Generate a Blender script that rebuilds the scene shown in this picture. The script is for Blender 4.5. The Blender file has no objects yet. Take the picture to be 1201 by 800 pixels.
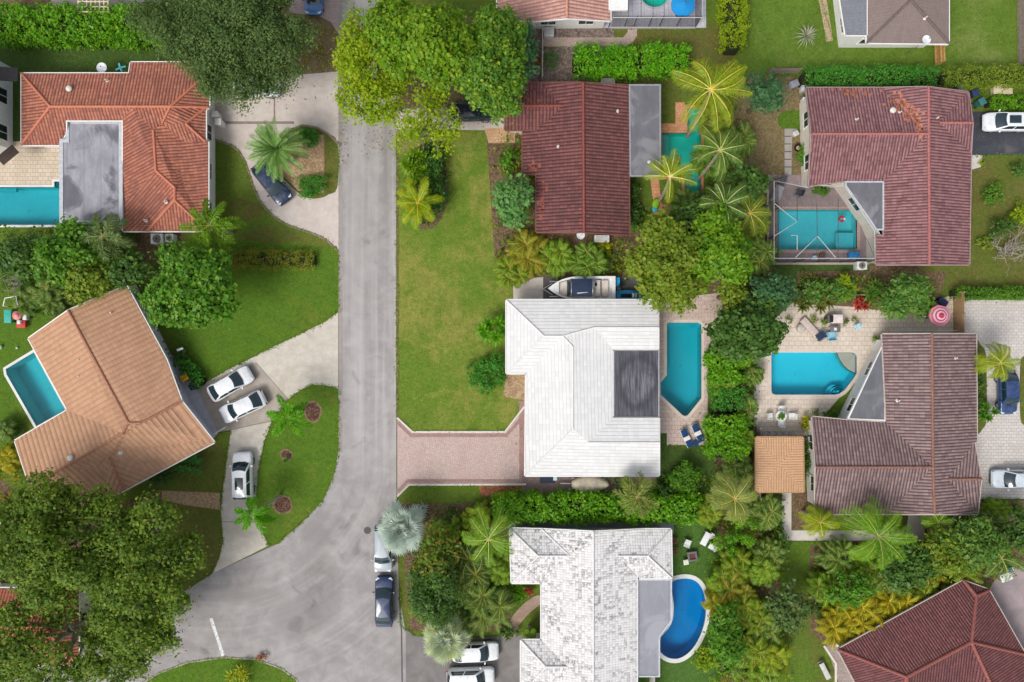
import bpy, bmesh, math, random
import numpy as np
from mathutils import Vector, Matrix
from mathutils.geometry import delaunay_2d_cdt
R = math.radians
H, FP = 68.0, 800.0            # flying height of the camera in metres, focal length in photo pixels
sc = bpy.context.scene
COL = sc.collection
rng = np.random.default_rng(11)
random.seed(11)

def P(px, py, z=0.0):          # a point seen at photo pixel (px, py) that stands z metres above the ground
    s = (H - z) / FP
    return Vector(((px - 600.5) * s, (400 - py) * s, z))
def S(h):                      # '#rrggbb' sRGB -> linear rgba
    h = h.lstrip('#')
    c = [int(h[i:i + 2], 16) / 255 for i in (0, 2, 4)]
    return tuple(x / 12.92 if x <= .04045 else ((x + .055) / 1.055) ** 2.4 for x in c) + (1.0,)
def sat(c, k):
    l = .2126 * c[0] + .7152 * c[1] + .0722 * c[2]; return tuple(max(.004, l + (x - l) * k) for x in c[:3]) + (1.0,)
def mul(c, k): return tuple(min(1, x * k) for x in c[:3]) + (1.0,)

# ---------------------------------------------------------------- node helper
class NT:
    def __init__(s, name):
        s.m = bpy.data.materials.new(name); s.m.use_nodes = True
        s.t = s.m.node_tree; s.t.nodes.clear()
        s.out = s.t.nodes.new('ShaderNodeOutputMaterial')
    def n(s, kind, **kw):
        nd = s.t.nodes.new('ShaderNode' + kind)
        for k, v in kw.items():
            if k.startswith('i_'):
                key = k[2:]
                key = int(key) if key.isdigit() else key.replace('_', ' ')
                s.set(nd.inputs[key], v)
            else: setattr(nd, k, v)
        return nd
    def set(s, sock, v):
        if hasattr(v, 'is_output'): s.t.links.new(v, sock)
        else: sock.default_value = v
    def math(s, op, a, b=0.0, c=None, clamp=False):
        nd = s.n('Math', operation=op, use_clamp=clamp)
        s.set(nd.inputs[0], a); s.set(nd.inputs[1], b)
        if c is not None: s.set(nd.inputs[2], c)
        return nd.outputs[0]
    def mix(s, f, a, b, blend='MIX'):
        nd = s.n('Mix', data_type='RGBA', blend_type=blend, clamp_factor=True)
        s.set(nd.inputs[0], f); s.set(nd.inputs[6], a); s.set(nd.inputs[7], b)
        return nd.outputs[2]
    def ramp(s, f, stops, interp='LINEAR'):
        nd = s.n('ValToRGB'); cr = nd.color_ramp; cr.interpolation = interp
        while len(cr.elements) < len(stops): cr.elements.new(.5)
        for e, (p, c) in zip(cr.elements, stops):
            e.position = p; e.color = c if len(c) == 4 else tuple(c) + (1,)
        s.set(nd.inputs[0], f); return nd.outputs[0]
    def step(s, f, a, b):
        nd = s.n('MapRange', interpolation_type='SMOOTHSTEP')
        s.set(nd.inputs[0], f); nd.inputs[1].default_value = a; nd.inputs[2].default_value = b
        return nd.outputs[0]
    def pos(s): return s.n('NewGeometry').outputs['Position']
    def obj(s): return s.n('TexCoord').outputs['Object']
    def mapv(s, v, scale=(1, 1, 1), rot=(0, 0, 0), loc=(0, 0, 0)):
        nd = s.n('Mapping'); s.set(nd.inputs[0], v)
        nd.inputs['Scale'].default_value = scale; nd.inputs['Rotation'].default_value = rot; nd.inputs['Location'].default_value = loc
        return nd.outputs[0]
    def noise(s, v, scale, detail=4, rough=.55, dist=0):
        nd = s.n('TexNoise'); s.set(nd.inputs['Vector'], v)
        nd.inputs['Scale'].default_value = scale; nd.inputs['Detail'].default_value = detail
        nd.inputs['Roughness'].default_value = rough; nd.inputs['Distortion'].default_value = dist
        return nd.outputs[0]
    def bump(s, h, strength=.5, dist=.02):
        nd = s.n('Bump'); nd.inputs['Strength'].default_value = strength; nd.inputs['Distance'].default_value = dist
        s.set(nd.inputs['Height'], h); return nd.outputs[0]
    def bsdf(s, col, rough=.8, normal=None, metal=0, spec=.3, **kw):
        nd = s.n('BsdfPrincipled')
        s.set(nd.inputs['Base Color'], col); s.set(nd.inputs['Roughness'], rough)
        nd.inputs['Metallic'].default_value = metal; nd.inputs['Specular IOR Level'].default_value = spec
        if normal is not None: s.set(nd.inputs['Normal'], normal)
        for k, v in kw.items(): s.set(nd.inputs[k.replace('_', ' ')], v)
        s.t.links.new(nd.outputs[0], s.out.inputs[0]); return nd

MATS = {}
def cached(f):
    def g(*a, **k):
        key = (f.__name__,) + a + tuple(sorted(k.items()))
        if key not in MATS: MATS[key] = f(*a, **k)
        return MATS[key]
    return g

@cached
def plain(name, hexc, rough=.6, var=.12, scale=3.0, metal=0.0, spec=.3):
    t = NT(name); c = S(hexc); v = t.obj()
    n = t.noise(v, scale, 5)
    col = t.mix(t.step(n, .3, .7), mul(c, 1 - var), mul(c, 1 + var))
    t.bsdf(col, rough, t.bump(t.noise(v, scale * 12, 3), .1, .01), metal, spec); return t.m

@cached
def paint(name, hexc, rough=.22):                       # car or boat paint
    t = NT(name); c = S(hexc); v = t.obj()
    dust = t.noise(v, 2.5, 5)
    col = t.mix(t.math('MULTIPLY', t.step(dust, .45, .8), .25), c, S('#8a8478'))
    nd = t.bsdf(col, t.math('ADD', rough, t.math('MULTIPLY', dust, .15)), None, 0, .5)
    nd.inputs['Coat Weight'].default_value = .6; nd.inputs['Coat Roughness'].default_value = .08
    return t.m

@cached
def glassy(name, hexc):
    t = NT(name); t.bsdf(S(hexc), .06, None, 0, .9); return t.m

@cached
def grass(name, c1, c2, c3, patch=.11, brown=.45):
    t = NT(name); p = t.pos()
    big = t.noise(p, patch, 5, .65, .6); mid = t.noise(p, .75, 6, .7, .3); fine = t.noise(p, 6.5, 6, .8); tuft = t.noise(p, 2.6, 5, .75)
    blades = t.noise(t.mapv(p, (24, 13, 20), (0, 0, .5)), 1.0, 3, .7)
    k = .96; c1, c2, c3 = [sat(S(q), 1.08) for q in (c1, c2, c3)]
    a = t.mix(t.step(mid, .34, .66), mul(c1, k), mul(c2, k))
    b = t.mix(t.math('MULTIPLY', t.step(big, brown - .03, brown + .2), t.step(mid, .25, .6)), a, mul(c3, k))
    b = t.mix(t.math('MULTIPLY', t.step(t.noise(p, .45, 6, .75, 1.0), .55, .7), .55), b, mul(c3, 1.05))
    b = t.mix(t.math('MULTIPLY', t.step(t.noise(p, .28, 5, .65, .8), .48, .7), .4), b, mul(c1, .68))
    w = t.math('ADD', t.math('ADD', t.math('MULTIPLY', fine, .5), t.math('MULTIPLY', blades, .35)), t.math('MULTIPLY', tuft, .3))
    c = t.mix(t.step(w, .36, .78), t.mix(.72, b, (0.014, .032, .004, 1), 'MIX'), t.mix(.26, b, (.34, .38, .1, 1)))
    speck = t.n('TexVoronoi', feature='F1'); t.set(speck.inputs['Vector'], p); speck.inputs['Scale'].default_value = 1.7
    c = t.mix(t.math('MULTIPLY', t.math('LESS_THAN', speck.outputs['Distance'], .1), .4), c, S('#9a8f55'))
    t.bsdf(c, .95, t.bump(w, .9, .08), 0, .1); return t.m

@cached
def soil(name, c1, c2, c3):
    t = NT(name); p = t.pos()
    vo = t.n('TexVoronoi'); t.set(vo.inputs['Vector'], p); vo.inputs['Scale'].default_value = 7
    n = t.noise(p, 1.6, 6, .7)
    c = t.mix(t.step(n, .3, .7), S(c1), S(c2))
    c = t.mix(t.math('MULTIPLY', t.step(t.math('FRACT', t.math('MULTIPLY', vo.outputs['Color'], 7.3)), .3, .9), .7), c, S(c3))
    t.bsdf(c, .95, t.bump(vo.outputs['Distance'], .8, .05), 0, .1); return t.m

@cached
def asphalt(name, c1, c2, streak=1.0):
    t = NT(name); p = t.pos()
    big = t.noise(p, .09, 5, .6, .8); mid = t.noise(p, .6, 5, .6, .4); fine = t.noise(p, 30, 3, .7); gr = t.noise(p, 7, 4, .7)
    st = t.noise(t.mapv(p, (1.5, .035, 1)), 1.0, 4, .6); st2 = t.noise(t.mapv(p, (.5, .02, 1)), 1.0, 3, .5)
    jc = P(255, 520); vs = t.n('VectorMath', operation='SUBTRACT'); t.set(vs.inputs[0], p); vs.inputs[1].default_value = (jc.x, jc.y, 0)
    vl = t.n('VectorMath', operation='LENGTH'); t.set(vl.inputs[0], vs.outputs[0]); cvr = t.n('CombineXYZ'); t.set(cvr.inputs[0], vl.outputs['Value']); t.set(cvr.inputs[1], t.math('MULTIPLY', t.noise(p, .12, 2), 2.0))
    arc = t.noise(t.mapv(cvr.outputs[0], (1.3, .4, 1)), 1.0, 4, .6, .4)
    sepx = t.n('SeparateXYZ'); t.set(sepx.inputs[0], p)
    c = t.mix(t.step(mid, .3, .72), S(c1), S(c2))
    far = t.step(sepx.outputs[1], -17.0, -9.0); ns = t.math('SUBTRACT', 1.0, far)
    lane = t.n('MapRange'); t.set(lane.inputs[0], t.math('ABSOLUTE', t.math('ADD', sepx.outputs[0], 15.4))); lane.inputs[1].default_value = .2; lane.inputs[2].default_value = 1.3; lane.inputs[3].default_value = 1; lane.inputs[4].default_value = 0
    c = t.mix(t.math('MULTIPLY', t.math('MULTIPLY', lane.outputs[0], far), .35 * streak), c, mul(S(c2), 1.3))
    c = t.mix(t.math('MULTIPLY', t.math('MULTIPLY', t.step(st, .42, .7), far), .5 * streak), c, mul(S(c2), 1.32))
    c = t.mix(t.math('MULTIPLY', t.math('MULTIPLY', t.step(st2, .48, .7), far), .35 * streak), c, mul(S(c1), .78))
    c = t.mix(t.math('MULTIPLY', t.math('MULTIPLY', t.step(arc, .5, .72), ns), .3 * streak), c, mul(S(c1), .74))
    c = t.mix(t.math('MULTIPLY', t.math('MULTIPLY', t.step(arc, .5, .3), ns), .3 * streak), c, mul(S(c2), 1.22))
    c = t.mix(t.math('MULTIPLY', t.step(big, .55, .78), .45), c, S('#8d857f'))
    cr = t.n('TexVoronoi', feature='DISTANCE_TO_EDGE')
    wp = t.n('Mix', data_type='VECTOR'); 
    nz = t.n('TexNoise'); t.set(nz.inputs['Vector'], p); nz.inputs['Scale'].default_value = .8; nz.inputs['Detail'].default_value = 5
    vadd = t.n('VectorMath', operation='MULTIPLY_ADD'); t.set(vadd.inputs[0], nz.outputs['Color']); vadd.inputs[1].default_value = (2.2, 2.2, 0); t.set(vadd.inputs[2], p)
    t.set(cr.inputs['Vector'], vadd.outputs[0]); cr.inputs['Scale'].default_value = .23
    crack = t.math('MULTIPLY', t.step(cr.outputs['Distance'], .006, .0), t.step(big, .5, .62))
    c = t.mix(t.math('MULTIPLY', crack, .3), c, S('#6c6664'))
    stain = t.noise(p, .33, 3, .5, 1.0)
    c = t.mix(t.math('MULTIPLY', t.step(stain, .6, .76), .5), c, S('#6e6866'))
    c = t.mix(t.math('MULTIPLY', t.step(gr, .55, .8), .22), c, S('#c9c4be'))
    if streak > .9:
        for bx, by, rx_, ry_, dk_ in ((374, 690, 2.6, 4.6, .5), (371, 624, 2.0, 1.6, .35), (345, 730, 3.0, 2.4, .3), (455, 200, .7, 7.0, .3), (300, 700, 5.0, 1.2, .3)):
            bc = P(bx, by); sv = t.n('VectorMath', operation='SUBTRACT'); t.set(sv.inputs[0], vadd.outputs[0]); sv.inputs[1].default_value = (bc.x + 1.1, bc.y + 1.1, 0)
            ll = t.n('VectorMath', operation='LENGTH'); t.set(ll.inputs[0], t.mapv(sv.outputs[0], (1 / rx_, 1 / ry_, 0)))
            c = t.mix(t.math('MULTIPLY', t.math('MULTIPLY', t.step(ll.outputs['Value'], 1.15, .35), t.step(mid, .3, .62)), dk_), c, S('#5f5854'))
    c = t.mix(.18, c, t.mix(fine, (.1, .1, .1, 1), (.5, .5, .5, 1)), 'OVERLAY')
    t.bsdf(c, .9, t.bump(fine, .35, .01), 0, .25); return t.m

@cached
def concrete(name, c1, c2, c3='#8f8378'):
    t = NT(name); p = t.pos()
    big = t.noise(p, .22, 5, .6, .6); mid = t.noise(p, 1.3, 6, .65); fine = t.noise(p, 24, 3, .7)
    c = t.mix(t.step(mid, .3, .72), S(c1), S(c2))
    c = t.mix(t.math('MULTIPLY', t.step(big, .5, .78), .55), c, S(c3))
    spot = t.noise(p, .8, 2, .5, .5)
    c = t.mix(t.math('MULTIPLY', t.step(spot, .68, .8), .35), c, mul(S(c3), .75))
    c = t.mix(.15, c, t.mix(fine, (.1, .1, .1, 1), (.6, .6, .6, 1)), 'OVERLAY')
    t.bsdf(c, .88, t.bump(fine, .3, .01), 0, .2); return t.m

@cached
def pavers(name, c1, c2, c3, bw=.45, bh=.25, rot=0.0, mortar='#8d8178', off=.5, msize=.012):
    t = NT(name); p = t.mapv(t.pos(), rot=(0, 0, rot))
    b = t.n('TexBrick', offset=off); t.set(b.inputs['Vector'], p)
    b.inputs['Scale'].default_value = 1; b.inputs['Brick Width'].default_value = bw; b.inputs['Row Height'].default_value = bh
    b.inputs['Mortar Size'].default_value = msize; b.inputs['Mortar Smooth'].default_value = .1
    b.inputs['Color1'].default_value = S(c1); b.inputs['Color2'].default_value = S(c2); b.inputs['Mortar'].default_value = S(mortar)
    n = t.noise(p, .5, 5, .65, .5); f = t.noise(p, 11, 4, .7)
    c = t.mix(t.math('MULTIPLY', t.step(n, .42, .72), .6), b.outputs['Color'], S(c3))
    c = t.mix(.3, c, t.mix(t.step(f, .3, .7), (.15, .15, .15, 1), (.75, .75, .75, 1)), 'OVERLAY')
    hgt = t.math('SUBTRACT', t.math('MULTIPLY', f, .3), b.outputs['Fac'])
    t.bsdf(c, .85, t.bump(hgt, .5, .015), 0, .2); return t.m

@cached
def tiles(name, cap, pan, alt, dirt, pu=.33, pv=.4, barrel=1.0, course=.4, grime=.5, patch=.35, pans=.6):
    """clay or concrete tiles laid in UV metres: u along the eave, v up the slope"""
    t = NT(name); uv = t.n('UVMap').outputs[0]
    sp = t.n('SeparateXYZ'); t.set(sp.inputs[0], uv); u, v = sp.outputs[0], sp.outputs[1]
    cu = t.math('DIVIDE', u, pu); cv = t.math('DIVIDE', v, pv)
    fu = t.math('FRACT', cu); fv = t.math('FRACT', cv)
    idv = t.n('CombineXYZ'); t.set(idv.inputs[0], t.math('FLOOR', cu)); t.set(idv.inputs[1], t.math('FLOOR', cv))
    wn = t.n('TexWhiteNoise', noise_dimensions='2D'); t.set(wn.inputs['Vector'], idv.outputs[0])
    rnd = wn.outputs['Value']
    prof = t.math('POWER', t.math('SINE', t.math('MULTIPLY', fu, math.pi), clamp=False), .8)      # 0 in the pan, 1 on the cap
    p = t.pos(); big = t.noise(p, .3, 5, .65, .7); mid = t.noise(p, 1.6, 5, .7)
    c = t.mix(rnd, S(cap), S(alt))
    c = t.mix(t.math('MULTIPLY', t.step(prof, .75, .25), pans), c, S(pan))
    gm = t.math('MULTIPLY', t.step(t.math('ADD', t.math('ADD', t.math('MULTIPLY', big, .75), t.math('MULTIPLY', mid, .3)), t.math('MULTIPLY', rnd, .16)), .52, .76), grime)
    c = t.mix(gm, c, S(dirt))
    sv_ = t.noise(t.mapv(uv, (2.2, .16, 1)), 1.0, 4, .65)
    c = t.mix(t.math('MULTIPLY', t.step(sv_, .54, .74), .55 * min(1, grime * 2)), c, S(dirt))
    c = t.mix(t.math('MULTIPLY', t.step(sv_, .44, .28), .3 * min(1, grime * 2)), c, mul(S(cap), 1.18))
    blot = t.math('MULTIPLY', t.math('MULTIPLY', t.math('GREATER_THAN', t.math('ADD', t.math('MULTIPLY', rnd, .5), mid), 1.22 - patch), t.step(big, .38, .62)), t.step(t.noise(t.n('UVMap').outputs[0], 5.5, 4, .7), .4, .58))
    c = t.mix(t.math('MULTIPLY', blot, .7), c, S(dirt))
    lip = t.step(fv, .16, 0.0)                                                                  # the worn lower edge of each course
    c = t.mix(t.math('MULTIPLY', lip, course), c, S(pan))
    h = t.math('ADD', t.math('MULTIPLY', prof, .085 * barrel), t.math('MULTIPLY', t.math('SUBTRACT', 1.0, fv), .03))
    h = t.math('ADD', h, t.math('MULTIPLY', rnd, .008))
    t.bsdf(c, .85, t.bump(h, 1.0, 1.0), 0, .2); return t.m

@cached
def membrane(name, c1, c2, c3, seam=1.0, rot=0.0, white=0.0):
    t = NT(name); p = t.mapv(t.pos(), rot=(0, 0, rot)); sp = t.n('SeparateXYZ'); t.set(sp.inputs[0], p)
    big = t.noise(p, .22, 5, .6, 1.2); mid = t.noise(t.mapv(p, (1.4, .5, 1)), 1.0, 5, .65); fine = t.noise(p, 18, 3, .7)
    c = t.mix(t.step(mid, .3, .72), S(c1), S(c2))
    c = t.mix(t.math('MULTIPLY', t.step(big, .5, .62), .75), c, S(c3))
    fx = t.math('ABSOLUTE', t.math('SUBTRACT', t.math('FRACT', t.math('DIVIDE', sp.outputs[0], seam)), .5))
    c = t.mix(t.math('MULTIPLY', t.math('LESS_THAN', fx, .035 / seam), .4), c, mul(S(c1), .6))
    c = t.mix(.12, c, t.mix(fine, (.1, .1, .1, 1), (.6, .6, .6, 1)), 'OVERLAY')
    t.bsdf(c, .7, t.bump(fine, .2, .01), 0, .3); return t.m

@cached
def water(name, tint, gloss=.02):
    t = NT(name); p = t.pos()
    n = t.noise(p, 1.6, 4, .6, .6); n2 = t.noise(p, 5, 2, .5)
    nb = t.bump(t.math('ADD', n, t.math('MULTIPLY', n2, .3)), .25, .05)
    tr = t.n('BsdfTransparent'); tr.inputs[0].default_value = S(tint)
    gl = t.n('BsdfGlossy'); gl.inputs['Roughness'].default_value = .03; t.set(gl.inputs['Normal'], nb); gl.inputs[0].default_value = (1, 1, 1, 1)
    fr = t.n('Fresnel'); fr.inputs[0].default_value = 1.33; t.set(fr.inputs['Normal'], nb)
    mx = t.n('MixShader'); t.set(mx.inputs[0], fr.outputs[0]); t.t.links.new(tr.outputs[0], mx.inputs[1]); t.t.links.new(gl.outputs[0], mx.inputs[2])
    t.t.links.new(mx.outputs[0], t.out.inputs[0]); return t.m

@cached
def screenmesh(name, alpha=.25, col='#2a2a2c'):
    t = NT(name); tr = t.n('BsdfTransparent'); df = t.n('BsdfDiffuse'); df.inputs[0].default_value = S(col)
    p = t.pos(); mx = t.n('MixShader'); t.set(mx.inputs[0], t.math('ADD', alpha - .05, t.math('MULTIPLY', t.noise(p, 3, 3), .1)))
    t.t.links.new(tr.outputs[0], mx.inputs[1]); t.t.links.new(df.outputs[0], mx.inputs[2])
    t.t.links.new(mx.outputs[0], t.out.inputs[0]); return t.m

@cached
def leaf(name, c1, c2, c3, alt=.25, transl=.3, gloss=.45, clump=.5):
    t = NT(name); g = t.n('NewGeometry'); ri = g.outputs['Random Per Island']; p = g.outputs['Position']
    big = t.noise(p, clump, 3, .6); sm = t.noise(p, clump * 4, 3, .6); K = 1.2
    c = t.mix(t.step(big, .33, .67), mul(sat(S(c1), 1.14), K), mul(sat(S(c2), 1.14), K))
    c = t.mix(t.math('MULTIPLY', t.step(t.math('ADD', t.math('MULTIPLY', sm, .6), t.math('MULTIPLY', ri, .4)), .62 - alt * .3, .74), .8), c, mul(sat(S(c3), 1.12), 1.25))
    c = t.mix(t.math('MULTIPLY', ri, .5), c, t.mix(.5, c, (.012, .03, .005, 1)))
    w = t.math('FRACT', t.math('MULTIPLY', ri, 17.3))
    c = t.mix(t.math('MULTIPLY', w, .3), c, t.mix(.35, c, (.42, .5, .07, 1)))
    nd = t.n('BsdfPrincipled'); t.set(nd.inputs['Base Color'], c); nd.inputs['Roughness'].default_value = gloss; nd.inputs['Specular IOR Level'].default_value = .22
    tl = t.n('BsdfTranslucent'); t.set(tl.inputs[0], t.mix(.4, c, (.25, .38, .03, 1)))
    mx = t.n('MixShader'); mx.inputs[0].default_value = transl
    t.t.links.new(nd.outputs[0], mx.inputs[1]); t.t.links.new(tl.outputs[0], mx.inputs[2]); t.t.links.new(mx.outputs[0], t.out.inputs[0])
    return t.m

@cached
def bark(name, c1, c2):
    t = NT(name); v = t.obj(); n = t.noise(t.mapv(v, (6, 6, 1.5)), 1.0, 5, .7)
    t.bsdf(t.mix(t.step(n, .3, .7), S(c1), S(c2)), .9, t.bump(n, .6, .03), 0, .15); return t.m

# ---------------------------------------------------------------- objects
def worldloc(o):
    v = Vector((0, 0, 0))
    while o is not None: v += o.location; o = o.parent
    return v
def link(name, me, mat, parent=None, loc=None):
    o = bpy.data.objects.new(name, me); COL.objects.link(o)
    if mat is not None and not me.materials: me.materials.append(mat)
    if parent is not None: o.parent = parent
    if loc is not None: o.location = loc
    return o
def tag(o, label, cat, group=None):
    o['label'] = label; o['category'] = cat
    if group: o['group'] = group
    return o
def thing(name, label, cat, loc=(0, 0, 0), rz=0.0, group=None):
    o = bpy.data.objects.new(name, None); COL.objects.link(o)
    o.location = loc; o.rotation_euler = (0, 0, rz); o.empty_display_size = .3
    return tag(o, label, cat, group)

class MB:
    def __init__(s): s.v = []; s.f = []; s.uv = None
    def face(s, pts):
        i = len(s.v); s.v += [tuple(p) for p in pts]; s.f.append(tuple(range(i, i + len(pts)))); return s
    def box(s, c, d, rz=0.0, tilt=0.0, taper=1.0):
        m = Matrix.Translation(c) @ Matrix.Rotation(rz, 4, 'Z') @ Matrix.Rotation(tilt, 4, 'Y')
        i = len(s.v); x, y, z = d[0] / 2, d[1] / 2, d[2] / 2
        for q in ((-x, -y, -z), (x, -y, -z), (x, y, -z), (-x, y, -z)): s.v.append(tuple(m @ Vector(q)))
        for q in ((-x, -y, z), (x, -y, z), (x, y, z), (-x, y, z)): s.v.append(tuple(m @ Vector((q[0] * taper, q[1] * taper, q[2]))))
        s.f += [tuple(i + k for k in f) for f in ((3, 2, 1, 0), (4, 5, 6, 7), (0, 1, 5, 4), (1, 2, 6, 5), (2, 3, 7, 6), (3, 0, 4, 7))]
        return s
    def prism(s, poly, z0, z1):
        n = len(poly); i = len(s.v)
        s.v += [(p[0], p[1], z0) for p in poly] + [(p[0], p[1], z1) for p in poly]
        s.f.append(tuple(range(i + n - 1, i - 1, -1))); s.f.append(tuple(range(i + n, i + 2 * n)))
        for k in range(n):
            j = (k + 1) % n; s.f.append((i + k, i + j, i + n + j, i + n + k))
        return s
    def tube(s, path, rad, seg=6, cap=True):
        path = [Vector(p) for p in path]; n = len(path)
        if not hasattr(rad, '__len__'): rad = [rad] * n
        i = len(s.v)
        for k, p in enumerate(path):
            d = (path[min(k + 1, n - 1)] - path[max(k - 1, 0)]).normalized()
            a = d.orthogonal().normalized() if abs(d.z) < .95 else d.cross(Vector((0, 1, 0))).normalized()
            if abs(d.z) < .95: a = d.cross(Vector((0, 0, 1))).normalized()
            b = d.cross(a)
            for q in range(seg):
                th = 2 * math.pi * q / seg
                s.v.append(tuple(p + (a * math.cos(th) + b * math.sin(th)) * rad[k]))
        for k in range(n - 1):
            for q in range(seg):
                r = (q + 1) % seg
                s.f.append((i + k * seg + q, i + k * seg + r, i + (k + 1) * seg + r, i + (k + 1) * seg + q))
        if cap:
            s.f.append(tuple(i + q for q in reversed(range(seg)))); s.f.append(tuple(i + (n - 1) * seg + q for q in range(seg)))
        return s
    def cyl(s, c, r, h, seg=16, r2=None):
        return s.tube([(c[0], c[1], c[2]), (c[0], c[1], c[2] + h)], [r, r if r2 is None else r2], seg)
    def dome(s, c, r, seg=12, rings=5, full=False):
        i = len(s.v); lo = -math.pi / 2 if full else 0
        for k in range(rings + 1):
            ph = lo + (math.pi / 2 - lo) * k / rings
            for q in range(seg):
                th = 2 * math.pi * q / seg
                s.v.append((c[0] + r[0] * math.cos(ph) * math.cos(th), c[1] + r[1] * math.cos(ph) * math.sin(th), c[2] + r[2] * math.sin(ph)))
        for k in range(rings):
            for q in range(seg):
                w = (q + 1) % seg
                s.f.append((i + k * seg + q, i + k * seg + w, i + (k + 1) * seg + w, i + (k + 1) * seg + q))
        return s
    def build(s, name, mat, parent=None, smooth=False, world=True, bevel=0.0):
        off = worldloc(parent) if (parent is not None and world) else Vector((0, 0, 0))
        me = bpy.data.meshes.new(name)
        me.from_pydata([(v[0] - off.x, v[1] - off.y, v[2] - off.z) for v in s.v], [], s.f)
        if s.uv is not None:
            l = me.uv_layers.new(name='UVMap')
            l.data.foreach_set('uv', np.array(s.uv, dtype=np.float32).ravel())
        if bevel:
            bm = bmesh.new(); bm.from_mesh(me); bmesh.ops.remove_doubles(bm, verts=bm.verts, dist=1e-5)
            bmesh.ops.bevel(bm, geom=bm.edges[:], offset=bevel, segments=2, affect='EDGES', profile=.6); bm.to_mesh(me); bm.free()
        if smooth: me.polygons.foreach_set('use_smooth', [True] * len(me.polygons))
        me.update()
        return link(name, me, mat, parent)

def quadmesh(name, V, mat, parent=None):
    V = np.ascontiguousarray(V, dtype=np.float32); nq = len(V) // 4
    me = bpy.data.meshes.new(name)
    me.vertices.add(nq * 4); me.vertices.foreach_set('co', V.ravel())
    me.loops.add(nq * 4); me.loops.foreach_set('vertex_index', np.arange(nq * 4, dtype=np.int32))
    me.polygons.add(nq); me.polygons.foreach_set('loop_start', np.arange(0, nq * 4, 4, dtype=np.int32))
    me.update(calc_edges=True)
    return link(name, me, mat, parent)

# ---------------------------------------------------------------- 2-D polygon tools
def area2(p): return sum(p[i][0] * p[(i + 1) % len(p)][1] - p[(i + 1) % len(p)][0] * p[i][1] for i in range(len(p))) / 2
def ccw(p): return list(p) if area2(p) > 0 else list(reversed(p))
def inside(p, x, y):
    c = False; n = len(p); j = n - 1
    for i in range(n):
        if (p[i][1] > y) != (p[j][1] > y) and x < (p[j][0] - p[i][0]) * (y - p[i][1]) / (p[j][1] - p[i][1]) + p[i][0]: c = not c
        j = i
    return c
def offset(poly, d):                 # d > 0 shrinks a ccw polygon
    p = ccw([Vector((q[0], q[1])) for q in poly]); n = len(p); out = []
    for i in range(n):
        a, b, c = p[i - 1], p[i], p[(i + 1) % n]
        e1 = (b - a).normalized(); e2 = (c - b).normalized()
        n1 = Vector((-e1.y, e1.x)); n2 = Vector((-e2.y, e2.x))
        m = n1 + n2
        k = d / max(.25, (1 + n1.dot(n2)) / 1.0) if m.length > 1e-6 else d
        out.append(b + m * k)
    return out
def smooth(pts, n=4):                # closed Catmull-Rom through the points
    out = []; m = len(pts)
    for i in range(m):
        p0, p1, p2, p3 = (Vector(pts[(i + k) % m][:2]) for k in (-1, 0, 1, 2))
        for j in range(n):
            t = j / n
            out.append(tuple(.5 * ((2 * p1) + (p2 - p0) * t + (2 * p0 - 5 * p1 + 4 * p2 - p3) * t * t + (3 * p1 - p0 - 3 * p2 + p3) * t ** 3)))
    return out
def circle(cx, cy, rx, ry=None, n=28, wob=0.0):
    ry = ry or rx
    return [(cx + rx * math.cos(a) * (1 + wob * math.sin(3 * a + cx)), cy + ry * math.sin(a) * (1 + wob * math.sin(2 * a + cy))) for a in (2 * math.pi * k / n for k in range(n))]

NS_ = 0
HOLES = []                           # world outlines of the pools, cut out of every sheet of ground
def sheet(name, px, z, mat, world=False, kind='structure', holes=True):
    global NS_
    NS_ += 1; z += .0001 * (NS_ % 34) if not world else 0        # no two sheets ever share one plane
    outer = [tuple(q[:2]) for q in px] if world else [tuple(P(q[0], q[1])[:2]) for q in px]
    xs = [q[0] for q in outer]; ys = [q[1] for q in outer]
    verts = [Vector(q) for q in outer]; n = len(outer); edges = [(i, (i + 1) % n) for i in range(n)]; hs = []
    if holes:
        for h in HOLES:
            if all(min(xs) < q[0] < max(xs) and min(ys) < q[1] < max(ys) for q in h) or any(inside(outer, q[0], q[1]) for q in h):
                b = len(verts); verts += [Vector(q[:2]) for q in h]; edges += [(b + i, b + (i + 1) % len(h)) for i in range(len(h))]; hs.append(h)
    vo, eo, fo, *_ = delaunay_2d_cdt(verts, edges, [], 0, 1e-5)
    fs = []
    for f in fo:
        cx = sum(vo[i].x for i in f) / len(f); cy = sum(vo[i].y for i in f) / len(f)
        if inside(outer, cx, cy) and not any(inside(h, cx, cy) for h in hs): fs.append(tuple(f))
    me = bpy.data.meshes.new(name); me.from_pydata([(v.x, v.y, z) for v in vo], [], fs)
    bm = bmesh.new(); bm.from_mesh(me)
    bmesh.ops.recalc_face_normals(bm, faces=bm.faces[:])
    for f in bm.faces:
        if f.normal.z < 0: f.normal_flip()
    bm.to_mesh(me); bm.free()
    o = link(name, me, mat); o['kind'] = kind; return o
def ribbon(pts, w, world=False):     # an open polyline (pixels) as a polygon w metres wide
    p = [Vector(q[:2]) if world else P(q[0], q[1]).xy for q in pts]; L = []; Rr = []
    for i in range(len(p)):
        d = (p[min(i + 1, len(p) - 1)] - p[max(i - 1, 0)]).normalized(); nrm = Vector((-d.y, d.x)) * w / 2
        L.append(p[i] + nrm); Rr.append(p[i] - nrm)
    return L + Rr[::-1]
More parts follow.
